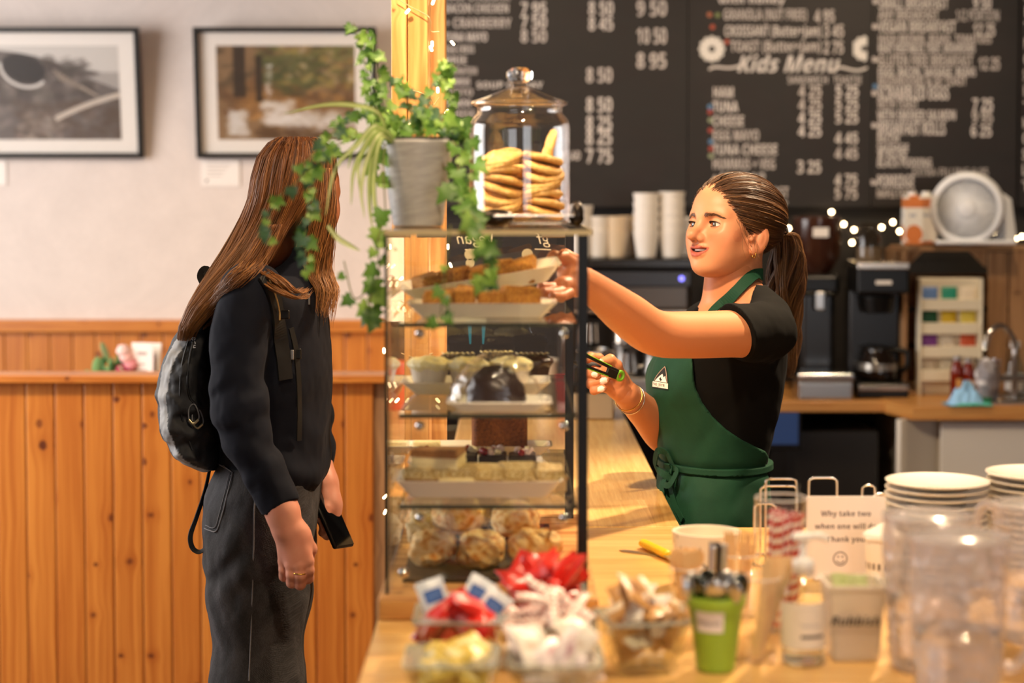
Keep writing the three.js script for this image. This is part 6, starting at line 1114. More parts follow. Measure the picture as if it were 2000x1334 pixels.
// head in its own axes: y = 0 at the eyes, +z the way it looks, +x its left
function headField(o = {}) {
  const v = V, both = (fn) => [fn(1), fn(-1)], L = [];
  L.push([ellipsoid(v(0, 0.028, -0.016), v(0.0715, 0.080, 0.092)), 0]);
  L.push([ellipsoid(v(0, 0.030, 0.034), v(0.056, 0.056, 0.050)), 0.03]);
  L.push([ellipsoid(v(0, -0.030, 0.026), v(0.055, 0.072, 0.055)), 0.03]);
  both((s) => L.push([ellipsoid(v(s * 0.039, -0.026, 0.050), v(0.024, 0.026, 0.024)), 0.028]));
  both((s) => L.push([ellipsoid(v(s * 0.030, -0.052, 0.052), v(0.022, 0.024, 0.022)), 0.02]));
  both((s) => L.push([capsule(v(s * 0.0475, -0.046, 0.004), v(s * 0.016, -0.083, 0.058), 0.015, 0.0135), 0.032]));
  L.push([ellipsoid(v(0, -0.0835, 0.0655), v(0.019, 0.0150, 0.0165)), 0.018]);
  L.push([ellipsoid(v(0, -0.055, 0.067), v(0.024, 0.022, 0.0185)), 0.016]);
  both((s) => L.push([capsule(v(s * 0.012, 0.0175, 0.0745), v(s * 0.044, 0.019, 0.061), 0.0085, 0.008), 0.014]));
  L.push([ellipsoid(v(0, -0.075, 0.012), v(0.034, 0.018, 0.042)), 0.03]);
  if (o.neck !== false) L.push([capsule(v(0, -0.05, -0.030), v(0, -0.17, -0.042), 0.0435, 0.047), 0.022]);
  const base = union(L, 0.02);
  const nose = union([[capsule(v(0, 0.008, 0.0775), v(0, -0.022, 0.0995), 0.0072, 0.0086), 0], [ball(v(0, -0.0265, 0.1035), 0.0106), 0.008], [ball(v(0.0105, -0.0315, 0.0905), 0.0068), 0.008], [ball(v(-0.0105, -0.0315, 0.0905), 0.0068), 0.008]], 0.006);
  const socket = both((s) => ellipsoid(v(s * 0.031, 0.001, 0.0835), v(0.0185, 0.0105, 0.0125)));
  const lid = both((s) => ball(v(s * 0.031, 0.0, 0.0645), 0.0137));
  const open = both((s) => ellipsoid(v(s * 0.0315, -0.0012, 0.078), v(0.0125, o.lid ?? 0.0048, 0.022)));
  const nostril = both((s) => ball(v(s * 0.0055, -0.0385, 0.0965), 0.0032));
  const smile = o.smile ?? 0.003;
  const upper = chain([[v(-0.0265, -0.0535, 0.0725), 0.0022], [v(-0.010, -0.0495, 0.0862), 0.0040], [v(0, -0.0505, 0.0876), 0.0040], [v(0.010, -0.0495, 0.0862), 0.0040], [v(0.0265, -0.0535, 0.0725), 0.0022]], 0.004);
  const lower = chain([[v(-0.0255, -0.0555, 0.0725), 0.0024], [v(-0.010, -0.0640, 0.0835), 0.0050], [v(0, -0.0655, 0.0848), 0.0054], [v(0.010, -0.0640, 0.0835), 0.0050], [v(0.0255, -0.0555, 0.0725), 0.0024]], 0.004);
  const gap = ellipsoid(v(0, -0.0563, 0.088), v(0.0205, o.gap ?? 0.0034, 0.016));
  const corner = both((s) => ball(v(s * 0.0282, -0.0540, 0.0740), 0.0026));
  const ears = both((s) => {
    const q = new THREE.Quaternion().setFromEuler(new THREE.Euler(-0.2, s * -0.42, s * -0.10)), c = v(s * 0.0745, -0.022, -0.008);
    const e1 = ellipsoid(c, v(0.0062, 0.0305, 0.0195), q), e2 = ellipsoid(c.clone().add(v(s * 0.0066, 0.003, 0.004)), v(0.0056, 0.0215, 0.0125), q), lobe = ellipsoid(v(s * 0.0705, -0.047, 0.000), v(0.0050, 0.0085, 0.0075)), tr = ball(v(s * 0.0715, -0.024, 0.0105), 0.0055), anti = ellipsoid(c.clone().add(v(s * 0.002, -0.001, -0.002)), v(0.0048, 0.015, 0.0075), q);
    return (x, y, z) => { let d = smax(e1(x, y, z), -e2(x, y, z), 0.003); d = smin(d, anti(x, y, z), 0.003); d = smin(d, lobe(x, y, z), 0.006); return smin(d, tr(x, y, z), 0.005); };
  });
  return (x, y, z) => {
    let d = base(x, y, z);
    if (z > 0.03 && y > -0.12 && y < 0.06) {
      d = smax(d, -Math.min(socket[0](x, y, z), socket[1](x, y, z)), 0.016);
      d = smin(d, nose(x, y, z), 0.013);
      d = smax(d, -Math.min(nostril[0](x, y, z), nostril[1](x, y, z)), 0.003);
      const ld = Math.min(lid[0](x, y, z), lid[1](x, y, z)), op = Math.min(open[0](x, y, z), open[1](x, y, z));
      d = smin(d, ld, 0.004); d = smax(d, -op, 0.0012);
      const yw = y - smile * Math.min(1.6, (x / 0.0300) ** 2) + smile * 0.25 - 0.0022;
      const xw = x / 1.15; d = smin(d, upper(xw, yw, z), 0.0045); d = smin(d, lower(xw, yw, z), 0.005);
      d = smax(d, -gap(xw, yw, z), 0.002); d = smax(d, -Math.min(corner[0](xw, yw, z), corner[1](xw, yw, z)), 0.004);
    }
    if (o.ears !== false && Math.abs(x) > 0.045) d = smin(d, Math.min(ears[0](x, y, z), ears[1](x, y, z)), 0.005);
    return d;
  };
}
function headColor(o) {
  const skin = lin(o.skin), red = lin(o.red), lip = lin(o.lip), dark = lin(o.inside ?? '#5a2520');
  return (x, y, z) => {
    let c = skin;
    const f = fbm(x * 60, y * 60, z * 60, 2) * 0.5 + 0.5; c = mix3(c, red, 0.10 * f);
    if (z > 0.02) {
      for (const s of [1, -1]) c = mix3(c, red, 0.40 * Math.exp(-((x - s * 0.042) ** 2 + (y + 0.030) ** 2) / 0.0005));
      c = mix3(c, red, 0.16 * Math.exp(-(x * x + (y + 0.028) ** 2) / 0.00018));
      const lx = Math.abs(x) / 1.15, wobble = 0.0006 * noise3(x * 300, y * 300, 2), sm = o.smile ?? 0.003, yc = -0.0543 + sm * ((lx / 0.0262) ** 2 - 0.25);
      const up = yc + 0.0105 * (1 - (lx / 0.0275) ** 2) + 0.0012 * Math.exp(-((lx - 0.007) ** 2) / 0.00002) - 0.001, dn = yc - 0.0138 * (1 - (lx / 0.0268) ** 2);
      if (lx < 0.0275 && y < up + wobble && y > dn + wobble && z > 0.068) c = mix3(c, lip, 0.85 * sstep(0, 0.0012, Math.min(up - y, y - dn) + 0.0006));
      if (lx < 0.020 && Math.abs(y - yc) < 0.0032 && z < 0.083 && z > 0.060) c = dark;
      if (lx < 0.0085 && y < -0.0355 && y > -0.041 && z > 0.0915 && z < 0.099 && lx > 0.002) c = mix3(c, dark, 0.6);
    }
    if (Math.abs(x) > 0.066) c = mix3(c, red, 0.30);
    return c;
  };
}
function eyeball(parentMatrix, s, look, iris = '#5b6a72') {
  const g = new THREE.SphereGeometry(0.0122, 40, 30).rotateX(Math.PI / 2), p = g.attributes.position, col = new Float32Array(p.count * 3), w = lin('#e8e2dc'), ir = lin(iris), pu = lin('#0a0808'), ring = lin('#2c3238');
  for (let i = 0; i < p.count; i++) { const r = Math.hypot(p.getX(i), p.getY(i)), z = p.getZ(i); let c = w; if (z > 0) c = r < 0.0026 ? pu : r < 0.0054 ? mix3(ir, pu, 0.2 * (r < 0.0034)) : r < 0.0062 ? ring : w; col.set(c, i * 3); }
  g.setAttribute('color', new THREE.BufferAttribute(col, 3)); g.rotateX(look[1]); g.rotateY(look[0]); g.translate(s * 0.031, 0, 0.0645); return g.applyMatrix4(parentMatrix);
}
const eyeM = new THREE.MeshPhysicalMaterial({ vertexColors: true, roughness: 0.12, clearcoat: 1, clearcoatRoughness: 0.03 });
function teeth(M) { const l = []; for (let i = -5; i <= 5; i++) { const a = i * 0.098, w = Math.abs(i) < 2 ? 0.0062 : 0.0052; l.push(rbox(w, 0.0065, 0.003, 0.0012).translate(0, -0.0528, 0.0).rotateY(a * 1.6).translate(Math.sin(a) * 0.034 * 1.0, 0, 0.0465 + Math.cos(a) * 0.034)); } return merge(l).applyMatrix4(M); }

// ---------------------------------------------------------------- the server behind the counter
{
  const person = thing('person', 'woman in black tee and green apron behind the counter reaching into the case', 'person', [0, 0, 0]);
  const D = 3.62, J = (px, py, d, r) => [P(px, py, d), r];
  // torso sections from the photo's outline
  const sec = [[572, 1392, 1462, 3.62, 0.045], [590, 1378, 1486, 3.625, 0.07], [606, 1360, 1508, 3.63, 0.115], [630, 1346, 1524, 3.63, 0.155], [660, 1326, 1533, 3.63, 0.165], [700, 1290, 1537, 3.63, 0.155], [738, 1272, 1535, 3.63, 0.148], [790, 1275, 1525, 3.63, 0.138], [850, 1288, 1512, 3.63, 0.128], [905, 1298, 1501, 3.63, 0.128], [950, 1294, 1510, 3.63, 0.142], [1000, 1290, 1519, 3.63, 0.155], [1060, 1290, 1524, 3.63, 0.163], [1150, 1300, 1520, 3.63, 0.16], [1200, 1315, 1510, 3.63, 0.15]]
    .map(([y, a, b, d, rz]) => [H(y, D), X(a, D), X(b, D), -d, rz]);
  const torso = loft(sec);
  const S = P(1486, 652, 3.47), E = P(1280, 650, 3.20), W = P(1150, 557, 2.985);
  const armNear = limb([[S, 0.047], [P(1430, 652, 3.40), 0.0438], [P(1350, 654, 3.30), 0.0425], [E, 0.0402], [P(1226, 615, 3.11), 0.0375], [P(1188, 586, 3.04), 0.0315], [W, 0.0255], [P(1130, 545, 2.955), 0.0235]]);
  const armFar = limb([[P(1372, 645, 3.775), 0.045], [P(1340, 760, 3.74), 0.040], [P(1306, 852, 3.66), 0.036], [P(1262, 808, 3.58), 0.033], [P(1222, 768, 3.50), 0.0255]]);
  const neckSkin = capsule(P(1424, 520, 3.6), P(1424, 612, 3.625), 0.046, 0.056);
  const trap = capsule(P(1446, 568, 3.605), P(1500, 622, 3.53), 0.040, 0.046);
  const skinBody = union([[offset(torso, -0.006), 0], [offset(trap, -0.004), 0.02], [armNear, 0.02], [armFar, 0.02], [neckSkin, 0.03]], 0.02);
  // near hand: thumb over the tray rim, fingers under it
  const nh = [];
  nh.push([capsule(W, P(1118, 541, 2.945), 0.0235, 0.021), 0], [capsule(P(1140, 545, 2.985), P(1108, 536, 2.965), 0.018, 0.017), 0.012], [capsule(P(1128, 560, 2.945), P(1098, 558, 2.915), 0.017, 0.015), 0.012]);
  const finger = (pts, k = 0.004) => nh.push([chain(pts, 0.004), k]);
  finger([J(1130, 524, 2.955, 0.0125), J(1102, 503, 2.935, 0.0105), J(1082, 501, 2.915, 0.0095), J(1066, 518, 2.895, 0.0078)], 0.008);
  finger([J(1124, 508, 2.995, 0.0105), J(1104, 498, 2.995, 0.0095), J(1088, 503, 2.985, 0.0088), J(1080, 520, 2.97, 0.0080)], 0.006);
  finger([J(1100, 556, 2.93, 0.0098), J(1078, 562, 2.905, 0.0088), J(1058, 560, 2.88, 0.0078)]);
  finger([J(1102, 566, 2.91, 0.0095), J(1082, 573, 2.885, 0.0085), J(1062, 571, 2.86, 0.0076)]);
  finger([J(1112, 572, 2.89, 0.0088), J(1096, 580, 2.865, 0.0078), J(1080, 578, 2.84, 0.0070)]);
  const handNear = union(nh, 0.006);
  // far hand closed round the tongs
  const fh = [[capsule(P(1222, 768, 3.50), P(1200, 742, 3.495), 0.0245, 0.024), 0], [capsule(P(1204, 758, 3.49), P(1186, 745, 3.485), 0.019, 0.017), 0.012], [capsule(P(1206, 738, 3.505), P(1190, 725, 3.505), 0.019, 0.016), 0.012]];
  const ff = (pts, k = 0.004) => fh.push([chain(pts, 0.004), k]);
  ff([J(1212, 740, 3.478, 0.0125), J(1204, 714, 3.462, 0.0108), J(1192, 702, 3.452, 0.0098), J(1178, 706, 3.446, 0.0080)], 0.008);
  ff([J(1192, 718, 3.515, 0.0100), J(1170, 700, 3.51, 0.0092), J(1154, 697, 3.49, 0.0086), J(1148, 702, 3.47, 0.0078)]);
  ff([J(1188, 732, 3.51, 0.0098), J(1160, 724, 3.50, 0.0090), J(1149, 731, 3.475, 0.0086), J(1166, 731, 3.455, 0.0076)]);
  ff([J(1188, 746, 3.50, 0.0096), J(1160, 743, 3.49, 0.0088), J(1152, 750, 3.465, 0.0084), J(1184, 742, 3.455, 0.0075)]);
  ff([J(1190, 758, 3.49, 0.0088), J(1166, 757, 3.48, 0.0080), J(1160, 763, 3.46, 0.0076), J(1178, 759, 3.452, 0.0068)]);
  const handFar = union(fh, 0.006);
  // head
  const HM = new THREE.Matrix4().compose(P(1429, 446, 3.605), new THREE.Quaternion().setFromEuler(new THREE.Euler(-0.13, -0.95, 0.02, 'YXZ')), V(0.97, 0.95, 0.97)), HI = HM.clone().invert();
  const hf = headField({ smile: 0.0065, gap: 0.0034, lid: 0.0041 }), he = HI.elements;
  const headW = (x, y, z) => hf(he[0] * x + he[4] * y + he[8] * z + he[12], he[1] * x + he[5] * y + he[9] * z + he[13], he[2] * x + he[6] * y + he[10] * z + he[14]);
  const skinCol = lin('#c5835a'), redCol = lin('#b05c3a'), nailCol = lin('#f0d9d0');
  const bodyCol = (x, y, z) => { const t = fbm(x * 14, y * 14, z * 14, 3) * 0.5 + 0.5; return mix3(skinCol, redCol, 0.05 + 0.13 * t); };
  const nails = [P(1063, 523, 2.89), P(1171, 708, 3.44), P(1160, 732, 3.45), P(1179, 744, 3.449), P(1173, 760, 3.447)];
  const handCol = (x, y, z) => { for (const n of nails) { const d = Math.hypot(x - n.x, y - n.y, z - n.z); if (d < 0.0072) return nailCol; } const t = fbm(x * 40, y * 40, z * 40, 2) * 0.5 + 0.5; return mix3(skinCol, redCol, 0.15 + 0.25 * t); };
  const bb = (a, b) => [V(Math.min(a.x, b.x), Math.min(a.y, b.y), Math.min(a.z, b.z)), V(Math.max(a.x, b.x), Math.max(a.y, b.y), Math.max(a.z, b.z))];
  const [b0, b1] = [V(X(1118, 2.98), H(905, D), -3.86), V(X(1560, D), H(470, D), -2.90)];
  const gBody = meshField(skinBody, b0, b1, 0.007, bodyCol);
  const gH1 = meshField(handNear, P(1040, 600, 2.84).setZ(-3.04), P(1175, 470, 3.05).setZ(-2.82), 0.0026, handCol);
  const gH2 = meshField(handFar, P(1130, 800, 3.5).setZ(-3.56), P(1255, 670, 3.5).setZ(-3.42), 0.0026, handCol);
  const gHead = meshField(hf, V(-0.095, -0.168, -0.118), V(0.095, 0.118, 0.120), 0.0019, headColor({ skin: '#cd9069', red: '#b65c40', lip: '#9c4236', smile: 0.0065 })).applyMatrix4(HM);
  const body = part('body', merge([gBody, gH1, gH2, gHead]), skinM, person);
  for (const s of [1, -1]) part('eyeball', eyeball(HM, s, [-0.12, 0.14], '#5a544e'), eyeM, body);
  part('teeth', teeth(HM), mat(new THREE.Color('#eee6da'), 0.25), body);
  // brows and lashes
  const hs = [], hp = (x, y, z) => V(x, y, z).applyMatrix4(HM);
  const faceZ = (x, y, off) => { let z = 0.12; for (let i = 0; i < 50; i++) { const e = hf(x, y, z); if (e < 1e-4) break; z -= e * 0.8; } return z + off; };
  seed(501); const brow0 = lin('#553a28'), brow1 = lin('#6a4a34');
  for (const s of [1, -1]) for (let i = 0; i < 190; i++) { const u = rnd(), x = s * (0.013 + u * 0.036), y = 0.0140 + 0.0040 * Math.sin(Math.min(1, u * 1.25) * 1.9) - 0.006 * Math.max(0, u - 0.6) / 0.4 + rnd(-1, 1) * 0.0030 * (1 - 0.75 * u), L = rnd(0.004, 0.007), a = mix(1.1, 0.0, Math.min(1, u * 1.6)); const q = []; for (let k = 0; k < 4; k++) { const t = k / 3 * L, xx = x + s * Math.cos(a) * t, yy = y + Math.sin(a) * t; q.push(hp(xx, yy, faceZ(xx, yy, 0.0004))); } hs.push({ p: q, r: 0.00032, c0: brow0, c1: brow1 }); }
  for (const s of [1, -1]) for (let i = 0; i < 60; i++) { const u = i / 59, x = s * 0.031 + (u - 0.5) * 0.0255, e = Math.sqrt(Math.max(0, 1 - ((x - s * 0.0315) / 0.0127) ** 2)), y = -0.0012 + 0.0039 * e, z = 0.0645 + Math.sqrt(Math.max(0, 0.0139 ** 2 - (x - s * 0.031) ** 2 - y * y)); hs.push({ p: [hp(x, y, z), hp(x + (u - 0.5) * 0.002, y + 0.0008, z + 0.0025), hp(x + (u - 0.5) * 0.004, y + 0.003, z + 0.0048)], r: 0.00032, c0: lin('#1c1210'), c1: lin('#1c1210') }); const y2 = -0.0012 - 0.0039 * e; if (i % 2) hs.push({ p: [hp(x, y2, z), hp(x, y2 - 0.0008, z + 0.0012), hp(x, y2 - 0.002, z + 0.002)], r: 0.0002, c0: lin('#2a1c18'), c1: lin('#2a1c18') }); }
  part('brow_and_lash_hair', strandMesh(hs), hairM, body);

  // shirt
  const hem = P(1444, 651, 3.40), hn = V(-0.80, -0.32, 0.50).normalize();
  const sleeveNear = (() => { const c = capsule(P(1500, 648, 3.49), P(1400, 652, 3.36), 0.0530, 0.0515); return (x, y, z) => smax(c(x, y, z), (x - hem.x) * hn.x + (y - hem.y) * hn.y + (z - hem.z) * hn.z, 0.004); })();
  const sleeveFar = capsule(P(1385, 640, 3.755), P(1356, 690, 3.77), 0.055, 0.052);
  const neckHole = capsule(P(1424, 540, 3.595), P(1410, 600, 3.555), 0.060, 0.064);
  const crease = (x, y, z, a) => a * (fbm(x * 9 + 2, y * 7, z * 9, 3) + 0.5 * Math.sin((y * 0.8 + x * 1.3) * 60 + 3 * fbm(x * 6, y * 6, z * 6, 2)) * 0.6);
  const shirt = (x, y, z) => { let d = smin(smin(torso(x, y, z), trap(x, y, z), 0.03), sleeveNear(x, y, z), 0.022); d = smin(d, sleeveFar(x, y, z), 0.03); d -= 0.002 + crease(x, y, z, 0.003); d = smax(d, -neckHole(x, y, z), 0.006); return d; };
  const cottonM = mat(new THREE.Color('#0b0a09'), 0.9, { specularIntensity: 0.25, sheen: 0.04, sheenColor: new THREE.Color(0.25, 0.25, 0.28), sheenRoughness: 0.6 });
  part('shirt', meshField(shirt, V(X(1255, D), H(930, D), -3.86), V(X(1565, D), H(555, D), -3.28), 0.0045), cottonM, person);
  // apron
  const greenTex = dataTex(256, 256, (u, v) => { const n = 0.5 + 0.5 * noise3(u * 256, v * 256, 1) * 0.5 + 0.25 * tn(u, v, 8, 8, 2, 3), k = 0.86 + 0.2 * n; return [k, k, k]; });
  const greenM = mat(new THREE.Color('#123d29'), 0.75, { map: greenTex, specularIntensity: 0.5, sheen: 0.15, sheenColor: new THREE.Color(0.2, 0.5, 0.35), sheenRoughness: 0.5 });
  const edgePx = [[640, 1348], [690, 1352], [725, 1354], [755, 1358], [785, 1372], [812, 1392], [838, 1420], [860, 1452], [878, 1486], [888, 1504], [900, 1512], [960, 1516], [1210, 1524]].map(([y, x]) => [H(y, 3.5), X(x, 3.5)]);
  const edgeAt = (y) => { for (let i = 0; i + 1 < edgePx.length; i++) if (y > edgePx[i + 1][0]) { const t = clamp((y - edgePx[i][0]) / (edgePx[i + 1][0] - edgePx[i][0])); return mix(edgePx[i][1], edgePx[i + 1][1], t); } return edgePx[edgePx.length - 1][1]; };
  const yTop = H(648, D), yTie = H(905, D), yBot = 0.62;
  const skirtSec = sec.map((s) => s.slice()); skirtSec.push([0.6, X(1318, D), X(1512, D), -3.63, 0.16]);
  const skirt = loft(skirtSec);
  const apron = (x, y, z) => {
    const fold = 0.004 * Math.sin(z * 46 + x * 30 + 2.4 * fbm(x * 3, y * 3, z * 3, 2)) * (y < yTie ? 1.4 * sstep(0, 0.05, yTie - y) : 0.55) + 0.0055 * fbm(x * 8, y * 6, z * 8, 2);
    let d = skirt(x, y, z) - 0.011 - fold; d = smax(d, y - yTop, 0.004); d = smax(d, yBot - y, 0.004); d = smax(d, (x - edgeAt(y)) * 0.8, 0.003);
    d += 0.007 * Math.exp(-((y - yTie) ** 2) / 0.00016); return d;
  };
  const apronMesh = part('apron', meshField(apron, V(X(1240, D), yBot - 0.03, -3.84), V(X(1545, D), yTop + 0.02, -3.40), 0.005, undefined, 0.25), greenM, person);
  const band = (x, y, z) => smax(skirt(x, y, z) - 0.0125, Math.abs(y - (yTie + 0.02 * (X(1400, D) - x))) - 0.0068, 0.002);
  part('apron_tie', meshField(band, V(X(1275, D), yTie - 0.03, -3.80), V(X(1525, D), yTie + 0.03, -3.45), 0.0032, undefined, 0.25), greenM, apronMesh);
  const ap = (px, py, off = 0.004) => onSkin(apron, px, py, 3.2, off);
  const rb = (list, w, off = 0.006) => { const q = list.map(([a, b, o]) => ap(a, b, o ?? off)); return ribbon(q, w, 0.002, false, q.map((p) => p.n)); };
  part('apron_bow', merge([rb([[1318, 906], [1306, 884], [1296, 878, 0.014], [1296, 900, 0.02], [1306, 930, 0.016], [1316, 934], [1322, 915]], 0.013), rb([[1318, 908], [1330, 925, 0.012], [1322, 945, 0.018], [1306, 944, 0.014], [1312, 916]], 0.012), rb([[1314, 912], [1302, 935], [1297, 965], [1300, 985]], 0.012), rb([[1318, 912], [1314, 950], [1322, 985], [1338, 1016]], 0.012), rb([[1310, 900], [1316, 912], [1322, 920]], 0.016, 0.012)]), greenM, apronMesh);
  // neck strap of the apron
  const strapF = (x, y, z) => Math.min(smin(smin(shirt(x, y, z), trap(x, y, z), 0.02), neckSkin(x, y, z), 0.02), headW(x, y, z), torso(x, y, z));
  const sp = [[1368, 668], [1382, 632], [1398, 606], [1420, 588], [1442, 568], [1458, 551], [1472, 540], [1486, 536]].map(([a, b]) => onSkin(strapF, a, b, 3.40, 0.0045));
  part('neck_strap', ribbon(sp, 0.024, 0.002, false, sp.map((p) => p.n)), greenM, apronMesh);
  // embroidered badge
  {
    const c = ap(1290, 736, 0.0016), n = c.n, up = V(0, 1, 0), xa = V().crossVectors(up, n).normalize(), ya = V().crossVectors(n, xa);
    const m = new THREE.Matrix4().makeBasis(xa, ya, n).setPosition(c);
    const tex = canvasTex(256, 256, (x) => { x.clearRect(0, 0, 256, 256); x.fillStyle = '#12110f'; x.beginPath(); x.moveTo(10, 245); x.quadraticCurveTo(60, 110, 150, 12); x.quadraticCurveTo(215, 60, 244, 160); x.lineTo(244, 245); x.fill(); x.strokeStyle = '#caa98e'; x.lineWidth = 5; x.beginPath(); x.moveTo(44, 178); x.quadraticCurveTo(84, 96, 150, 22); x.quadraticCurveTo(205, 70, 232, 176); x.stroke(); x.fillStyle = '#efe3d2'; x.beginPath(); x.moveTo(60, 176); x.lineTo(120, 118); x.lineTo(150, 96); x.lineTo(178, 130); x.lineTo(196, 112); x.lineTo(228, 176); x.fill(); x.fillStyle = '#12110f'; x.beginPath(); x.moveTo(118, 150); x.lineTo(140, 128); x.lineTo(150, 150); x.lineTo(166, 146); x.lineTo(150, 172); x.fill(); x.fillStyle = '#efe3d2'; x.fillRect(22, 182, 222, 52); x.fillStyle = '#12110f'; x.font = 'bold 40px sans-serif'; x.fillText('THE JOYR', 30, 222); });
    const g = new THREE.PlaneGeometry(0.058, 0.05, 8, 8), p = g.attributes.position, inv = (x, y, z) => apron(x, y, z), v = V();
    for (let i = 0; i < p.count; i++) { v.fromBufferAttribute(p, i).applyMatrix4(m); for (let k = 0; k < 12; k++) v.addScaledVector(n, -apron(v.x, v.y, v.z) * 0.7); v.addScaledVector(n, 0.0012); p.setXYZ(i, v.x, v.y, v.z); } g.computeVertexNormals();
    const badge = part('badge', g, mat(0xffffff, 0.8, { map: tex, alphaTest: 0.5, side: THREE.DoubleSide }), apronMesh); badge.userData.label = 'black sail shaped badge with white lettering';
  }
  // trousers and shoes below the counter
  const legs = union([[chain([[P(1395, 1100, 3.56), 0.10], [V(X(1395, 3.58), 0.5, -3.56), 0.068], [V(X(1400, 3.6), 0.09, -3.58), 0.05]], 0.02), 0], [chain([[P(1410, 1100, 3.70), 0.10], [V(X(1400, 3.7), 0.5, -3.72), 0.068], [V(X(1405, 3.72), 0.09, -3.72), 0.05]], 0.02), 0]], 0.02);
  const hips = loft([[H(960, D), X(1300, D), X(1505, D), -3.63, 0.14], [H(1060, D), X(1298, D), X(1515, D), -3.63, 0.155], [0.78, X(1305, D), X(1512, D), -3.63, 0.155], [0.70, X(1320, D), X(1500, D), -3.63, 0.14]]);
  part('trousers', meshField((x, y, z) => smin(legs(x, y, z), hips(x, y, z), 0.03), V(0.15, 0.05, -3.86), V(0.62, H(940, D), -3.42), 0.012), mat(0x14161b, 0.85), person);
  for (const z of [-3.58, -3.72]) part('shoe', lump(rbox(0.25, 0.085, 0.092, 0.04, 0, 0.0425, 0, 5), 0.004, 14).translate(X(1375, 3.62), 0.0012, z), mat(0x1a1918, 0.6), person);

  // hair: cap, strands to the tie, ponytail
  const hc = V(0, 0.028, -0.016), hr = V(0.0815, 0.0845, 0.1015), tieDir = V(0, 0.0 - 0.02, -0.125).normalize();
  const HL = [[0, 0.062], [0.3, 0.057], [0.63, 0.027], [0.92, -0.001], [1.1, -0.016], [1.32, -0.010], [1.75, -0.028], [2.4, -0.056], [3.2, -0.062]];
  const hairline = (x, z) => { const f = Math.atan2(Math.abs(x), z + 0.016); for (let i = 0; i + 1 < HL.length; i++) if (f < HL[i + 1][0]) return mix(HL[i][1], HL[i + 1][1], (f - HL[i][0]) / (HL[i + 1][0] - HL[i][0])); return -0.062; };
  const capE = ellipsoid(hc, V(0.0778, 0.0845, 0.0985)), cap = (x, y, z) => smax(capE(x, y, z) - 0.0015 * fbm(x * 50, y * 50, z * 50, 2), hairline(x, z) - y + 0.003, 0.006);
  const hairDark = lin('#2c1a10'), hairMid = lin('#4b2f1c'), hairLite = lin('#86603c');
  const capG = meshField(cap, V(-0.09, -0.07, -0.13), V(0.09, 0.13, 0.1), 0.004, () => hairDark).applyMatrix4(HM);
  const tie = V(0, 0.004, -0.122), strands = []; seed(88);
  for (let i = 0; i < 3400; i++) {
    let dir; for (let k = 0; k < 40; k++) { dir = V(rnd(-1, 1), rnd(-0.7, 1), rnd(-0.6, 1)).normalize(); const p = V(dir.x * hr.x, dir.y * hr.y, dir.z * hr.z).add(hc); const near = p.y - hairline(p.x, p.z); if (near > 0 && (near < 0.02 || rnd() < 0.35)) break; }
    const lift = rnd(0.98, 1.045) + 0.03 * Math.max(0, noise3(dir.x * 3, dir.y * 3, dir.z * 3)), pts = [], d0 = V(dir.x, dir.y, dir.z), part_ = Math.abs(d0.x) < 0.05 ? 0 : Math.sign(d0.x);
    const mid = d0.clone().lerp(tieDir, 0.45).normalize().add(V(part_ * 0.28 * (d0.y > 0.3 ? 1 : 0.2), 0.04, 0)).normalize(), clump = noise3(d0.x * 9, d0.y * 9, d0.z * 9);
    for (let k = 0; k <= 12; k++) { const t = k / 12, a = d0.clone().lerp(mid, t), b = mid.clone().lerp(tieDir, t), e = a.lerp(b, t).normalize(), R = (k === 0 ? 0.935 : lift) + 0.018 * Math.sin(t * 3.14) + 0.006 * Math.sin(t * 9 + clump * 6), p = V(e.x * hr.x, e.y * hr.y, e.z * hr.z).multiplyScalar(R).add(hc); if (t > 0.8) p.lerp(tie.clone().add(V(rnd(-1, 1), rnd(-1, 1), 0).multiplyScalar(0.008)), (t - 0.8) / 0.2 * 0.8); pts.push(p.applyMatrix4(HM)); }
    const tone = clamp(0.35 + 0.35 * clump + rnd(-0.25, 0.35)); const c = tone < 0.5 ? mix3(hairDark, hairMid, tone * 2) : mix3(hairMid, hairLite, tone * 2 - 1);
    strands.push({ p: pts, r: rnd(0.0004, 0.0009), c0: mix3(c, hairLite, 0.1), c1: c, tw: rnd(0, 2) });
  }
  // loose strands at temples
  for (let i = 0; i < 26; i++) { const s = i % 3 ? 1 : -1, x = s * rnd(0.060, 0.070), y = rnd(0.0, 0.04), z = rnd(0.02, 0.045), pts = []; for (let k = 0; k <= 8; k++) { const t = k / 8; pts.push(hp(x + s * (0.012 * t + 0.004 * Math.sin(t * 5 + i)), y - t * rnd(0.07, 0.075), z - 0.03 * t + 0.012 * Math.sin(t * 4 + i))); } strands.push({ p: pts, r: 0.0003, c0: hairMid, c1: hairLite }); }
  const tieW = hp(0, 0.004, -0.124), pony = [], guide = [[tieW, 0.017], [P(1530, 462, 3.70), 0.024], [P(1540, 505, 3.70), 0.033], [P(1536, 560, 3.70), 0.036], [P(1533, 610, 3.71), 0.031], [P(1541, 660, 3.72), 0.020], [P(1543, 705, 3.72), 0.012], [P(1540, 738, 3.72), 0.005]];
  const gc = curve(guide.map((g) => g[0])), gr = (t) => { const k = t * (guide.length - 1), i = Math.min(guide.length - 2, Math.floor(k)); return mix(guide[i][1], guide[i + 1][1], k - i); };
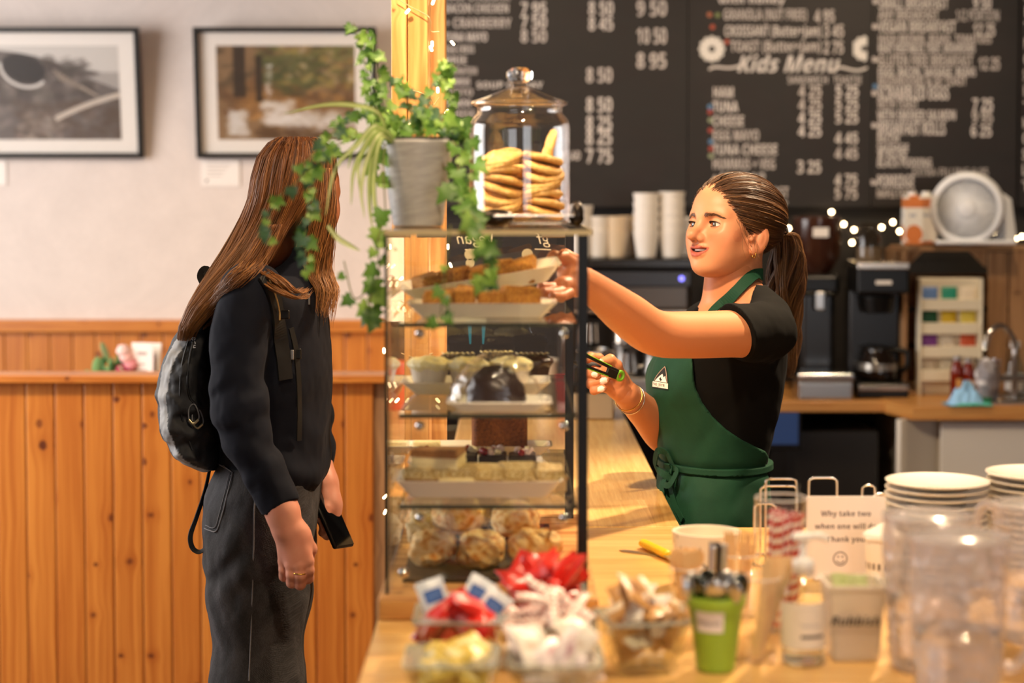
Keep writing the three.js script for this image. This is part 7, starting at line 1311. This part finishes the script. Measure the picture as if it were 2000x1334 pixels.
  for (let i = 0; i < 1500; i++) { const a = rnd(0, 6.283), r = Math.sqrt(rnd()), end = rnd(0.72, 1.0), ph = rnd(0, 6.28), cl = Math.floor(a * 3), pts = []; for (let k = 0; k <= 16; k++) { const t = k / 16 * end, c = gc.getPoint(t), R = gr(t) * r * (1 + 0.18 * Math.sin(t * 14 + cl * 1.7)), aa = a + 0.5 * t + 0.25 * Math.sin(t * 11 + cl); pts.push(c.add(V(Math.cos(aa) * R + 0.004 * Math.sin(t * 9 + cl * 2.3), 0.003 * Math.sin(t * 16 + ph), Math.sin(aa) * R))); } const tone = clamp(0.25 + r * 0.35 + rnd(-0.3, 0.4)); const c = tone < 0.5 ? mix3(hairDark, hairMid, tone * 2) : mix3(hairMid, hairLite, tone * 2 - 1); strands.push({ p: pts, r: rnd(0.0004, 0.0008), c0: c, c1: mix3(c, hairLite, 0.35), tw: rnd(0, 2) }); }
  const hair = part('hair', merge([capG, strandMesh(strands)]), hairM, person);
  part('hair_tie', new THREE.TorusGeometry(0.012, 0.005, 10, 30).applyMatrix4(new THREE.Matrix4().lookAt(V(0, 0, 0), V(-0.4, 0.3, 1), V(0, 1, 0))).translate(P(1524, 452, 3.695).x, P(1524, 452, 3.695).y, -3.695), mat(0x1a1512, 0.7), hair);
  // earring, bracelets, ring
  const gold = mat(new THREE.Color('#d8b25a'), 0.25, { metalness: 1 });
  part('earring', merge([new THREE.TorusGeometry(0.005, 0.0011, 8, 20).translate(0.0735, -0.055, 0.001), sph(0.0022, 0.081, -0.035, -0.018, 10)]).applyMatrix4(HM), gold, person);
  const ringAt = (c, axis, R, r) => { const g = new THREE.TorusGeometry(R, r, 8, 50), q = new THREE.Quaternion().setFromUnitVectors(V(0, 0, 1), axis.normalize()); return g.applyQuaternion(q).translate(c.x, c.y, c.z); };
  const fa = P(1262, 808, 3.58).sub(P(1222, 768, 3.50));
  part('bracelet', ringAt(P(1228, 776, 3.512), fa.clone(), 0.0275, 0.0010), gold, person); part('bracelet', ringAt(P(1233, 780, 3.52), fa.clone().add(V(0.01, 0.02, 0)), 0.0288, 0.0011), mat(0xd9d4cc, 0.2, { metalness: 1 }), person);
  part('finger_ring', ringAt(P(1105, 499, 2.994), V(1, 0.25, 0), 0.0103, 0.0014), mat(0xdcdcdc, 0.15, { metalness: 1 }), person);
  // tongs in the far hand
  {
    const a = P(1211, 734, 3.452), b = P(1105, 688, 3.36), t = thing('green_tongs', 'black and lime green tongs gripped in the server lower hand', 'tongs', a);
    const ax = b.clone().sub(a), L = ax.length(); t.quaternion.setFromUnitVectors(V(-1, 0, 0), ax.normalize());
    const lime = mat(new THREE.Color('#6fae2a'), 0.4), blk = mat(0x171716, 0.4);
    part('ring_end', new THREE.TorusGeometry(0.0078, 0.0034, 12, 28), lime, t);
    for (const s of [-1, 1]) { const arm = part('arm', rbox(L * 0.8, 0.0065, 0.005, 0.002, -0.008 - L * 0.4, s * 0.0062, 0), blk, t, undefined, [0, 0, s * -0.035]); part('grip_strip', rbox(L * 0.5, 0.0022, 0.0054, 0.001, -0.03 - L * 0.25, s * 0.0088, 0), lime, arm); }
    part('slider', rbox(0.03, 0.014, 0.006, 0.003, -0.022, 0, 0), blk, t);
  }
}

// ---------------------------------------------------------------- the customer with the backpack
{
  const person = thing('person', 'long-haired woman in navy top and black jeans waiting at the case', 'person', [0, 0, 0]);
  const D = 3.45, J = (px, py, d, r) => [P(px, py, d), r];
  const sections = (l, D0 = D) => l.map(([y, a, b, d, rz]) => [H(y, D0), X(a, D0), X(b, D0), -d, rz]);
  const sec = sections([[492, 540, 606, 3.46, 0.05], [512, 520, 622, 3.46, 0.085], [535, 480, 630, 3.455, 0.135], [570, 450, 636, 3.45, 0.165], [620, 428, 640, 3.45, 0.172], [680, 420, 644, 3.45, 0.165], [735, 420, 646, 3.45, 0.158], [800, 422, 643, 3.45, 0.145], [860, 424, 643, 3.45, 0.142], [905, 424, 640, 3.45, 0.148], [935, 430, 632, 3.45, 0.15], [965, 450, 618, 3.45, 0.145]]);
  const torso = loft(sec);
  // near arm
  const armUp = limb([[P(492, 572, 3.29), 0.058], [P(470, 640, 3.265), 0.054], [P(464, 720, 3.25), 0.050], [P(468, 790, 3.24), 0.0465]]);
  const armLo = limb([[P(468, 790, 3.24), 0.0465], [P(482, 850, 3.235), 0.043], [P(512, 920, 3.23), 0.0385], [P(551, 991, 3.22), 0.0325]]);
  const cuffN = P(551, 991, 3.22).sub(P(512, 920, 3.23)).normalize(), cuffP = P(551, 991, 3.22);
  const sleeve = (x, y, z) => { let d = smin(armUp(x, y, z), armLo(x, y, z), 0.03); const s = Math.sin((y * 1.0 - x * 0.5) * 95 + 3 * fbm(x * 9, y * 9, z * 9, 2)); d -= 0.0022 * s * sstep(H(640, 3.25), H(780, 3.25), y) * (1 - 0.6 * sstep(H(860, 3.25), H(960, 3.25), y)) + 0.004 * fbm(x * 12, y * 8, z * 12, 2); return smax(d, (x - cuffP.x) * cuffN.x + (y - cuffP.y) * cuffN.y + (z - cuffP.z) * cuffN.z, 0.004); };
  const farSleeve = chain([[P(560, 575, 3.62), 0.055], [P(585, 700, 3.66), 0.05], [P(600, 810, 3.65), 0.045], [P(622, 890, 3.62), 0.036]], 0.03);
  const collar = capsule(P(562, 470, 3.455), P(556, 520, 3.455), 0.056, 0.066);
  const hemY = (x) => mix(H(912, D), H(956, D), sstep(X(424, D), X(590, D), x));
  const top = (x, y, z) => {
    let d = torso(x, y, z); d = smin(d, smax(collar(x, y, z), (y - H(486 - (x - X(560, D)) * 100, D)), 0.004), 0.02);
    d = smin(d, sleeve(x, y, z), 0.022); d = smin(d, farSleeve(x, y, z), 0.03);
    d -= 0.004 * fbm(x * 10, y * 7 + 2, z * 10, 3) + 0.0025 * Math.sin((y + x * 0.35) * 70 + 4 * fbm(x * 5, y * 5, z * 5, 2)) * sstep(H(760, D), H(860, D), y);
    return y < hemY(x) - 0.0 && sleeve(x, y, z) > 0.01 ? smax(d, hemY(x) - y, 0.004) : d;
  };
  const navy = mat(new THREE.Color('#11141f'), 0.85, { specularIntensity: 0.35, sheen: 0.1, sheenColor: new THREE.Color(0.35, 0.37, 0.45), sheenRoughness: 0.6 });
  const topMesh = part('top', meshField(top, V(X(385, 3.2), H(1010, 3.2), -3.75), V(X(665, D), H(462, D), -3.13), 0.005), navy, person);
  // quarter zip
  const tp = (px, py, off = 0.002) => onSkin(top, px, py, 3.0, off);
  part('zip', tube([[605, 500], [612, 530], [622, 560], [628, 590]].map(([a, b]) => tp(a, b, 0.001)), 0.0022, 24, 6), mat(0x0c0c0f, 0.4), topMesh);
  part('zip_pull', rbox(0.004, 0.02, 0.002, 0.001).translate(...tp(600, 585, 0.004).toArray()), mat(0x8b8b8b, 0.3, { metalness: 0.8 }), topMesh);

  // jeans
  const jsec = sections([[880, 432, 630, 3.45, 0.14], [905, 424, 630, 3.45, 0.15], [950, 404, 624, 3.45, 0.168], [1000, 399, 618, 3.45, 0.175], [1050, 404, 612, 3.45, 0.175], [1090, 410, 604, 3.45, 0.165], [1130, 425, 590, 3.45, 0.14]]);
  const hips = loft(jsec);
  const legN = chain([[P(500, 1040, 3.385), 0.094], [P(503, 1150, 3.38), 0.086], [P(502, 1334, 3.37), 0.079], [V(X(500, 3.37), 0.5, -3.37), 0.072], [V(X(495, 3.38), 0.06, -3.37), 0.062]], 0.04);
  const legF = chain([[P(520, 1040, 3.535), 0.092], [P(516, 1150, 3.55), 0.084], [P(512, 1334, 3.56), 0.077], [V(X(520, 3.55), 0.5, -3.56), 0.07], [V(X(520, 3.56), 0.06, -3.56), 0.06]], 0.04);
  const jeans = (x, y, z) => { let d = smin(hips(x, y, z), smin(legN(x, y, z), legF(x, y, z), 0.02), 0.03); d -= 0.004 * fbm(x * 11, y * 7, z * 11, 3) + 0.003 * Math.sin((y * 0.9 - x * 0.7) * 75 + 4 * fbm(x * 6, y * 6, z * 6, 2)) * Math.exp(-((y - H(1060, D)) ** 2) / 0.006); return smax(d, y - (hemY(x) + 0.03), 0.003); };
  const denimTex = dataTex(512, 512, (u, v) => { const w = 0.5 + 0.5 * Math.sin((u + v) * 512 * 1.2), n = tn(u, v, 5, 3, 3, 4), f = noise3(u * 300, v * 60, 5), k = 0.60 + 0.1 * w + 0.42 * n + 0.16 * f; return [k, k, k * 1.02]; });
  const denim = mat(new THREE.Color('#454346'), 0.88, { map: denimTex, bumpMap: denimTex, bumpScale: 0.0008 });
  const jm = part('jeans', meshField(jeans, V(X(380, D), 0.03, -3.76), V(X(650, D), H(872, D), -3.2), 0.007, undefined, 0.3), denim, person);
  const jp = (px, py, off = 0.0012) => onSkin(jeans, px, py, 3.0, off);
  const seamM = mat(new THREE.Color('#6d6c70'), 0.8), line = (l, r = 0.0012) => tube(l.map(([a, b]) => jp(a, b)), r, l.length * 8, 5);
  part('pocket_stitching', merge([line([[424, 898], [440, 912], [453, 922]]), line([[455, 922], [446, 960], [436, 1000], [424, 1036], [410, 1036], [400, 1032]]), line([[449, 924], [440, 962], [430, 1000], [420, 1030], [402, 1026]], 0.0008), line([[424, 908], [452, 930]], 0.0008)]), seamM, jm);
  part('side_seam', line([[500, 960], [496, 1000], [495, 1080], [493, 1160], [490, 1240], [486, 1330]], 0.0014), seamM, jm);
  part('waistband', merge([line([[424, 905], [432, 909], [446, 916]], 0.0016)]), seamM, jm);
  for (const [z, dx] of [[-3.37, 0], [-3.56, 0.025]]) part('boot', lump(rbox(0.26, 0.09, 0.095, 0.042, 0, 0.045, 0, 5), 0.004, 14).translate(X(525, 3.4) + dx, 0.0012, z), mat(0x191715, 0.55), person);

  // skin: head, neck, hands
  const fwd = V(0.56, -0.20, -0.80).normalize();
  const HM = new THREE.Matrix4().makeBasis(...(() => { const z = fwd.clone(), x = V().crossVectors(V(0, 1, 0), z).normalize(), y = V().crossVectors(z, x); return [x, y, z]; })()).scale(V(0.91, 0.91, 0.91)).setPosition(P(583, 381, 3.455));
  const hf = headField({ smile: 0.001, gap: 0.0006, neck: false, lid: 0.003 });
  const skinA = lin('#d09880'), redA = lin('#bb6351');
  const gHead = meshField(hf, V(-0.095, -0.12, -0.118), V(0.095, 0.118, 0.120), 0.003, headColor({ skin: '#cf9676', red: '#bd654f', lip: '#a8574b' })).applyMatrix4(HM);
  const neck = capsule(P(572, 440, 3.46), P(556, 520, 3.455), 0.045, 0.05), handCol = (x, y, z) => mix3(skinA, redA, 0.18 + 0.3 * (fbm(x * 40, y * 40, z * 40, 2) * 0.5 + 0.5));
  const torsoSkin = union([[offset(torso, -0.008), 0], [neck, 0.02], [chain([[P(490, 575, 3.29), 0.036], [P(466, 700, 3.255), 0.034], [P(468, 790, 3.24), 0.032], [P(512, 920, 3.23), 0.028]], 0.02), 0.02]], 0.02);
  const gBody = meshField(torsoSkin, V(X(400, 3.2), H(985, D), -3.68), V(X(660, D), H(400, D), -3.16), 0.010, handCol);
  // near hand, loosely closed, back towards the camera
  const W = P(552, 1000, 3.22);
  const nh = [[chain([[P(530, 950, 3.226), 0.030], [W, 0.0265], [P(560, 1030, 3.218), 0.0265]], 0.02), 0]];
  const kn = [[554, 1096, 3.232, 0.0098], [569, 1102, 3.216, 0.0108], [585, 1103, 3.212, 0.0112], [601, 1096, 3.218, 0.0110]];
  for (const [a, b, c, r] of kn) nh.push([chain([[P(mix(562, a, 0.45), 1040, 3.222), 0.019], [P(a, b, c), r * 1.02]], 0.01), 0.014]);
  kn.forEach(([a, b, c, r], i) => { const L = [30, 36, 38, 33][i]; nh.push([chain([[P(a, b, c), r], [P(a + 1, b + L * 0.55, c - 0.001), r * 0.94], [P(a + 1, b + L, c + 0.008), r * 0.88], [P(a, b + L * 0.9, c + 0.030), r * 0.84], [P(a - 2, b + L * 0.35, c + 0.036), r * 0.76]], 0.004), 0.0035]); });
  nh.push([chain([[P(592, 1046, 3.225), 0.014], [P(606, 1072, 3.245), 0.0115], [P(600, 1104, 3.262), 0.0098], [P(588, 1122, 3.266), 0.0085]], 0.006), 0.012]);
  const handN = union(nh, 0.006);
  const gH1 = meshField(handN, P(500, 1160, 3.22).setZ(-3.31), P(630, 930, 3.2).setZ(-3.17), 0.0026, handCol);
  // far hand holding the phone
  const fh = [[chain([[P(616, 880, 3.62), 0.030], [P(632, 945, 3.59), 0.0255], [P(640, 985, 3.575), 0.0245], [P(641, 1010, 3.57), 0.0235]], 0.02), 0]];
  [[648, 1005, 3.60], [650, 1018, 3.595], [648, 1030, 3.59], [643, 1038, 3.585]].forEach(([a, b, c], i) => fh.push([chain([[P(a - 4, b - 18, c - 0.02), 0.0125], [P(a + 4, b, c), 0.0092], [P(a - 4, b + 8, c - 0.035), 0.0085], [P(a - 14, b + 3, c - 0.055), 0.0074]], 0.004), 0.004]));
  fh.push([chain([[P(634, 995, 3.55), 0.014], [P(630, 1015, 3.535), 0.0105], [P(634, 1035, 3.525), 0.0085]], 0.005), 0.008]);
  const handF = union(fh, 0.006);
  const gH2 = meshField(handF, P(590, 1070, 3.6).setZ(-3.66), P(680, 850, 3.6).setZ(-3.49), 0.003, handCol);
  const body = part('body', merge([gBody, gHead, gH1, gH2]), skinM, person);
  const eyes = [1, -1]; for (const s of eyes) part('eyeball', eyeball(HM, s, [0, 0.2]), eyeM, body);
  { const l = []; for (let i = 0; i < 40; i++) { const u = i / 39, x = -0.031 + (u - 0.5) * 0.025, y = 0.002, z = 0.0645 + Math.sqrt(Math.max(0, 0.0139 ** 2 - (x + 0.031) ** 2)); l.push({ p: [V(x, y, z), V(x, y - 0.001, z + 0.004), V(x, y + 0.001, z + 0.008)].map((q) => q.applyMatrix4(HM)), r: 0.0004, c0: lin('#1c1210'), c1: lin('#1c1210') }); } part('lash_hair', strandMesh(l), hairM, body); }
  const gold = mat(new THREE.Color('#d9b455'), 0.25, { metalness: 1 });
  const ringAt = (c, axis, R, r) => { const g = new THREE.TorusGeometry(R, r, 8, 46), q = new THREE.Quaternion().setFromUnitVectors(V(0, 0, 1), axis.normalize()); return g.applyQuaternion(q).translate(c.x, c.y, c.z); };
  part('bracelet', ringAt(P(553, 1004, 3.219), V(0.42, -0.9, 0.05), 0.0280, 0.0008), gold, person);
  part('finger_ring', ringAt(P(585.5, 1119, 3.2115), V(0.06, 1, 0), 0.0116, 0.0012), gold, person);

  // hair: solid core and long strands, falling behind the shoulder with a lock in front
  const c0 = lin('#3a1d0c'), c1 = lin('#6e3f1c'), c2 = lin('#a87440');
  const backSec = sections([[264, 552, 608, 3.455, 0.038], [278, 530, 634, 3.455, 0.074], [305, 509, 651, 3.455, 0.098], [345, 498, 653, 3.45, 0.108], [390, 492, 640, 3.44, 0.106], [430, 476, 618, 3.435, 0.10], [470, 455, 596, 3.42, 0.10], [510, 432, 570, 3.40, 0.10], [550, 408, 520, 3.38, 0.10], [590, 388, 462, 3.36, 0.09], [630, 372, 420, 3.35, 0.07], [655, 368, 404, 3.35, 0.045]]);
  const neckGap = ellipsoid(P(590, 470, 3.34), V(0.035, 0.045, 0.085)), coreF = loft(backSec), core = (x, y, z) => smax(coreF(x, y, z) + 0.006, -neckGap(x, y, z), 0.01);
  const coreG = meshField(core, V(X(350, D), H(665, D), -3.6), V(X(670, D), H(255, D), -3.26), 0.006, () => c0);
  const strands = []; seed(321);
  const secAt = (y) => { let i = 0; while (i < backSec.length - 2 && y < backSec[i + 1][0]) i++; const a = backSec[i], b = backSec[i + 1], t = clamp((y - a[0]) / (b[0] - a[0])); return [mix(a[1], b[1], t), mix(a[2], b[2], t), mix(a[3], b[3], t), mix(a[4], b[4], t)]; };
  const yTopH = H(266, D), yEnd = H(655, D);
  for (let i = 0; i < 5200; i++) {
    const a = rnd(-2.7, 2.7) + Math.PI / 2, cx = Math.cos(a), cz = Math.sin(a);   // angle round the oval: near side +z
    const f = rnd(0.93, 1.05), y0 = mix(yTopH - 0.002, H(320, D), rnd() * rnd()), end = mix(H(600, D), yEnd, Math.pow(rnd(), 0.6)), n = 18, ph = noise3(cx * 3, cz * 3, 1) * 6, pts = [];
    for (let k = 0; k <= n; k++) {
      const t = k / n, y = mix(y0, end, t); const [xa, xb, zc, rz] = secAt(y);
      const drift = a + 0.12 * Math.sin(t * 5 + ph) * t; const fx = Math.cos(drift), fz = Math.sin(drift);
      pts.push(V((xa + xb) / 2 + fx * (xb - xa) / 2 * f + 0.0025 * Math.sin(t * 9 + ph), y, zc + fz * rz * f));
    }
    const q = pts.filter((p, k) => k < 8 || neckGap(p.x, p.y, p.z) > -0.004); if (q.length < 5) continue;
    const tone = clamp(0.30 + 0.45 * noise3(cx * 7, cz * 7, 4) + rnd(-0.25, 0.35)), c = tone < 0.5 ? mix3(c0, c1, tone * 2) : mix3(c1, c2, tone * 2 - 1);
    strands.push({ p: q.length === pts.length ? pts : pts.slice(0, pts.findIndex((p, k) => k >= 8 && neckGap(p.x, p.y, p.z) <= -0.004)), r: rnd(0.0004, 0.00085), c0: c, c1: mix3(c, c2, 0.45), tw: rnd(0, 2) });
  }
  // lock in front of the face and over the chest, strands swept over the shoulder
  const lock = (g, n, w, endJ) => { const cv = curve(g.map(([a, b, d]) => P(a, b, d))); for (let i = 0; i < n; i++) { const a = rnd(0, 6.28), r = Math.sqrt(rnd()), ph = rnd(0, 6), e = 1 - rnd(0, endJ), pts = []; for (let k = 0; k <= 16; k++) { const t = k / 16 * e, p = cv.getPoint(t), R = w * r * (0.6 + 0.6 * Math.sin(Math.PI * (0.15 + 0.75 * t))); pts.push(p.add(V(Math.cos(a + t * 2) * R + 0.003 * Math.sin(t * 8 + ph), 0.002 * Math.sin(t * 13 + ph), Math.sin(a + t * 2) * R))); } const tone = clamp(rnd(0.1, 0.9)), c = tone < 0.5 ? mix3(c0, c1, tone * 2) : mix3(c1, c2, tone * 2 - 1); strands.push({ p: pts, r: rnd(0.0004, 0.0008), c0: c, c1: mix3(c, c2, 0.4), tw: rnd(0, 2) }); } };
  lock([[628, 330, 3.40], [632, 400, 3.38], [626, 470, 3.38], [622, 530, 3.38], [640, 570, 3.36], [634, 620, 3.34]], 420, 0.022, 0.35);
  lock([[640, 380, 3.42], [634, 450, 3.42], [632, 520, 3.42], [645, 560, 3.40], [640, 640, 3.38]], 130, 0.012, 0.4);
  lock([[520, 470, 3.31], [505, 520, 3.28], [540, 545, 3.24], [575, 570, 3.25], [600, 562, 3.28]], 90, 0.012, 0.3);
  lock([[510, 490, 3.31], [500, 530, 3.27], [545, 568, 3.23], [585, 582, 3.25], [606, 566, 3.28]], 80, 0.010, 0.3);
  lock([[530, 440, 3.32], [500, 505, 3.28], [470, 540, 3.24], [440, 575, 3.26], [405, 625, 3.30]], 150, 0.02, 0.3);
  part('hair', merge([coreG, strandMesh(strands)]), hairM, person);

  // backpack
  const packSec = sections([[598, 402, 432, 3.45, 0.06], [622, 372, 436, 3.45, 0.10], [660, 345, 436, 3.45, 0.125], [705, 325, 436, 3.45, 0.138], [760, 314, 436, 3.45, 0.142], [815, 318, 436, 3.45, 0.14], [860, 332, 434, 3.45, 0.132], [892, 358, 432, 3.45, 0.115], [912, 392, 428, 3.45, 0.08]]);
  const packF = loft(packSec, 2.6), pack = (x, y, z) => packF(x, y, z) - 0.004 * fbm(x * 14, y * 12, z * 14, 3) - 0.002 * Math.sin(y * 120 + 5 * fbm(x * 6, y * 6, z * 6, 2)) * sstep(H(700, D), H(800, D), y);
  const edgeX = (y) => secX(y), secX = (y) => { let i = 0; while (i < packSec.length - 2 && y < packSec[i + 1][0]) i++; const a = packSec[i], b = packSec[i + 1]; return mix(a[1], b[1], clamp((y - a[0]) / (b[0] - a[0]))); };
  const blk = lin('#17181b'), gry = lin('#9b9c9d'), chr = lin('#2b2d33');
  const bp = thing('backpack', 'black and grey backpack worn by the long-haired customer', 'backpack', [0, 0, 0]);
  const pm = part('pack_body', meshField(pack, V(X(300, D), H(925, D), -3.61), V(X(450, D), H(590, D), -3.29), 0.0035, (x, y, z) => { const u = x - secX(y), w = 0.020 + 0.012 * sstep(H(700, D), H(620, D), y); return u > 0.012 && u < 0.012 + w && z > -3.45 + 0.02 ? gry : u <= 0.012 ? chr : blk; }), mat(0xffffff, 0.7, { vertexColors: true }), bp);
  const kp = (px, py, off = 0.001) => onSkin(pack, px, py, 3.1, off), seam = (l, r = 0.0014) => tube(l.map(([a, b]) => kp(a, b)), r, l.length * 8, 5);
  part('piping', seam([[378, 640], [358, 700], [352, 760], [356, 820], [376, 880]], 0.0018), mat(0x0d0d0f, 0.5), pm);
  part('zip_track', seam([[385, 640], [372, 690], [366, 740], [370, 775], [382, 790]], 0.0022), mat(0x0a0a0b, 0.4), pm);
  { const c = kp(378, 672, 0.0015), n = c.n, xa = V().crossVectors(V(0, 1, 0), n).normalize(), ya = V().crossVectors(n, xa); const g = new THREE.PlaneGeometry(0.034, 0.012).rotateZ(-Math.PI / 2).applyMatrix4(new THREE.Matrix4().makeBasis(xa, ya, n).setPosition(c)); const lab = part('logo', g, mat(0xffffff, 0.6, { alphaTest: 0.4, side: THREE.DoubleSide, map: canvasTex(256, 96, (x) => { x.clearRect(0, 0, 256, 96); x.fillStyle = '#c9cbd0'; x.font = 'bold 78px sans-serif'; x.fillText('DCH', 30, 76); }) }), pm); lab.userData.label = 'small grey lettering'; }
  const brass = mat(new THREE.Color('#b9b08f'), 0.3, { metalness: 0.9 });
  for (const [a, b, s] of [[377, 806, 1], [384, 820, 1.05]]) { const c = kp(a, b, 0.006); const g = part('zip_puller', tube([[-0.008 * s, 0.014, 0], [-0.009 * s, 0, 0.002], [-0.006 * s, -0.012, 0.002], [0.004 * s, -0.014, 0.002], [0.01 * s, -0.004, 0.002], [0.006 * s, 0.012, 0], [0, 0.02, 0]], 0.0014, 40, 6, true), mat(0x6a6a6c, 0.5), pm, c); part('puller_bar', tube([[-0.008 * s, -0.008, 0.002], [0, -0.015, 0.003], [0.009 * s, -0.008, 0.002]], 0.0026, 16, 8), brass, pm, c); }
  const webM = mat(0x101012, 0.75);
  part('grab_handle', ribbon([P(404, 560, 3.45), P(394, 540, 3.45), P(402, 528, 3.45), P(412, 548, 3.45), P(416, 590, 3.45)], 0.018, 0.003, false, [V(0.2, 0, 1), V(0.2, 0, 1)]), webM, bp);
  const ws = (l, w, off = 0.004, t = 0.003) => { const q = l.map(([a, b]) => tp(a, b, off)); return ribbon(q, w, t, false, q.map((p) => p.n)); };
  part('shoulder_strap', ws([[512, 540], [526, 560], [535, 590], [540, 625], [546, 660], [552, 700], [556, 740]], 0.026, 0.005, 0.006), webM, bp);
  part('strap_webbing', ws([[566, 640], [575, 680], [580, 730], [582, 790], [582, 860]], 0.010), mat(0x0b0b0c, 0.7), bp);
    part('strap_piping', tube([[520, 550], [530, 575], [536, 604], [537, 622]].map(([a, b]) => tp(a, b, 0.011)), 0.0016, 24, 6), mat(new THREE.Color('#c8a468'), 0.6), bp);
  part('buckle', merge([rbox(0.024, 0.016, 0.008, 0.003).translate(...tp(545, 612, 0.010).toArray()), rbox(0.012, 0.02, 0.006, 0.003).translate(...tp(578, 690, 0.006).toArray())]), mat(0x0a0a0a, 0.4), bp);
  part('strap_adjuster', rbox(0.007, 0.018, 0.004, 0.002).translate(...tp(566, 692, 0.008).toArray()), mat(0xb9b9b9, 0.3, { metalness: 0.9 }), bp);
  part('hanging_webbing', ribbon([[412, 905, 3.42], [400, 960, 3.40], [384, 1010, 3.38], [372, 1046, 3.37], [376, 1070, 3.37], [390, 1078, 3.37], [404, 1066, 3.36], [407, 1050, 3.36]].map(([a, b, d]) => P(a, b, d)), 0.010, 0.0016, false, [V(1, 0, 0.3), V(0.8, 0.2, 0.5), V(0, 1, 0.7), V(-0.5, 0.4, 0.7)]), webM, bp);
  // phone
  {
    const a = P(628, 968, 3.56), b = P(666, 1056, 3.53), t = thing('phone', 'black phone held low in the customer far hand', 'phone', a.clone().add(b).multiplyScalar(0.5)), ax = b.clone().sub(a), L = ax.length() + 0.03;
    const y = ax.clone().normalize(), z = V(0.86, 0.25, 0.44), x = V().crossVectors(y, z).normalize(); z.crossVectors(x, y); t.quaternion.setFromRotationMatrix(new THREE.Matrix4().makeBasis(x, y, z));
    part('phone_case', rbox(0.066, L, 0.010, 0.005, 0, 0, 0, 4), mat(0x121316, 0.45), t); part('phone_screen', rbox(0.060, L - 0.006, 0.001, 0.0005, 0, 0, 0.0053), mat(0x08090b, 0.08), t); part('camera_bump', rbox(0.026, 0.026, 0.002, 0.001, -0.014, L / 2 - 0.02, -0.006), mat(0x1c1d20, 0.3), t);
  }
}
renderer.render(scene, camera);
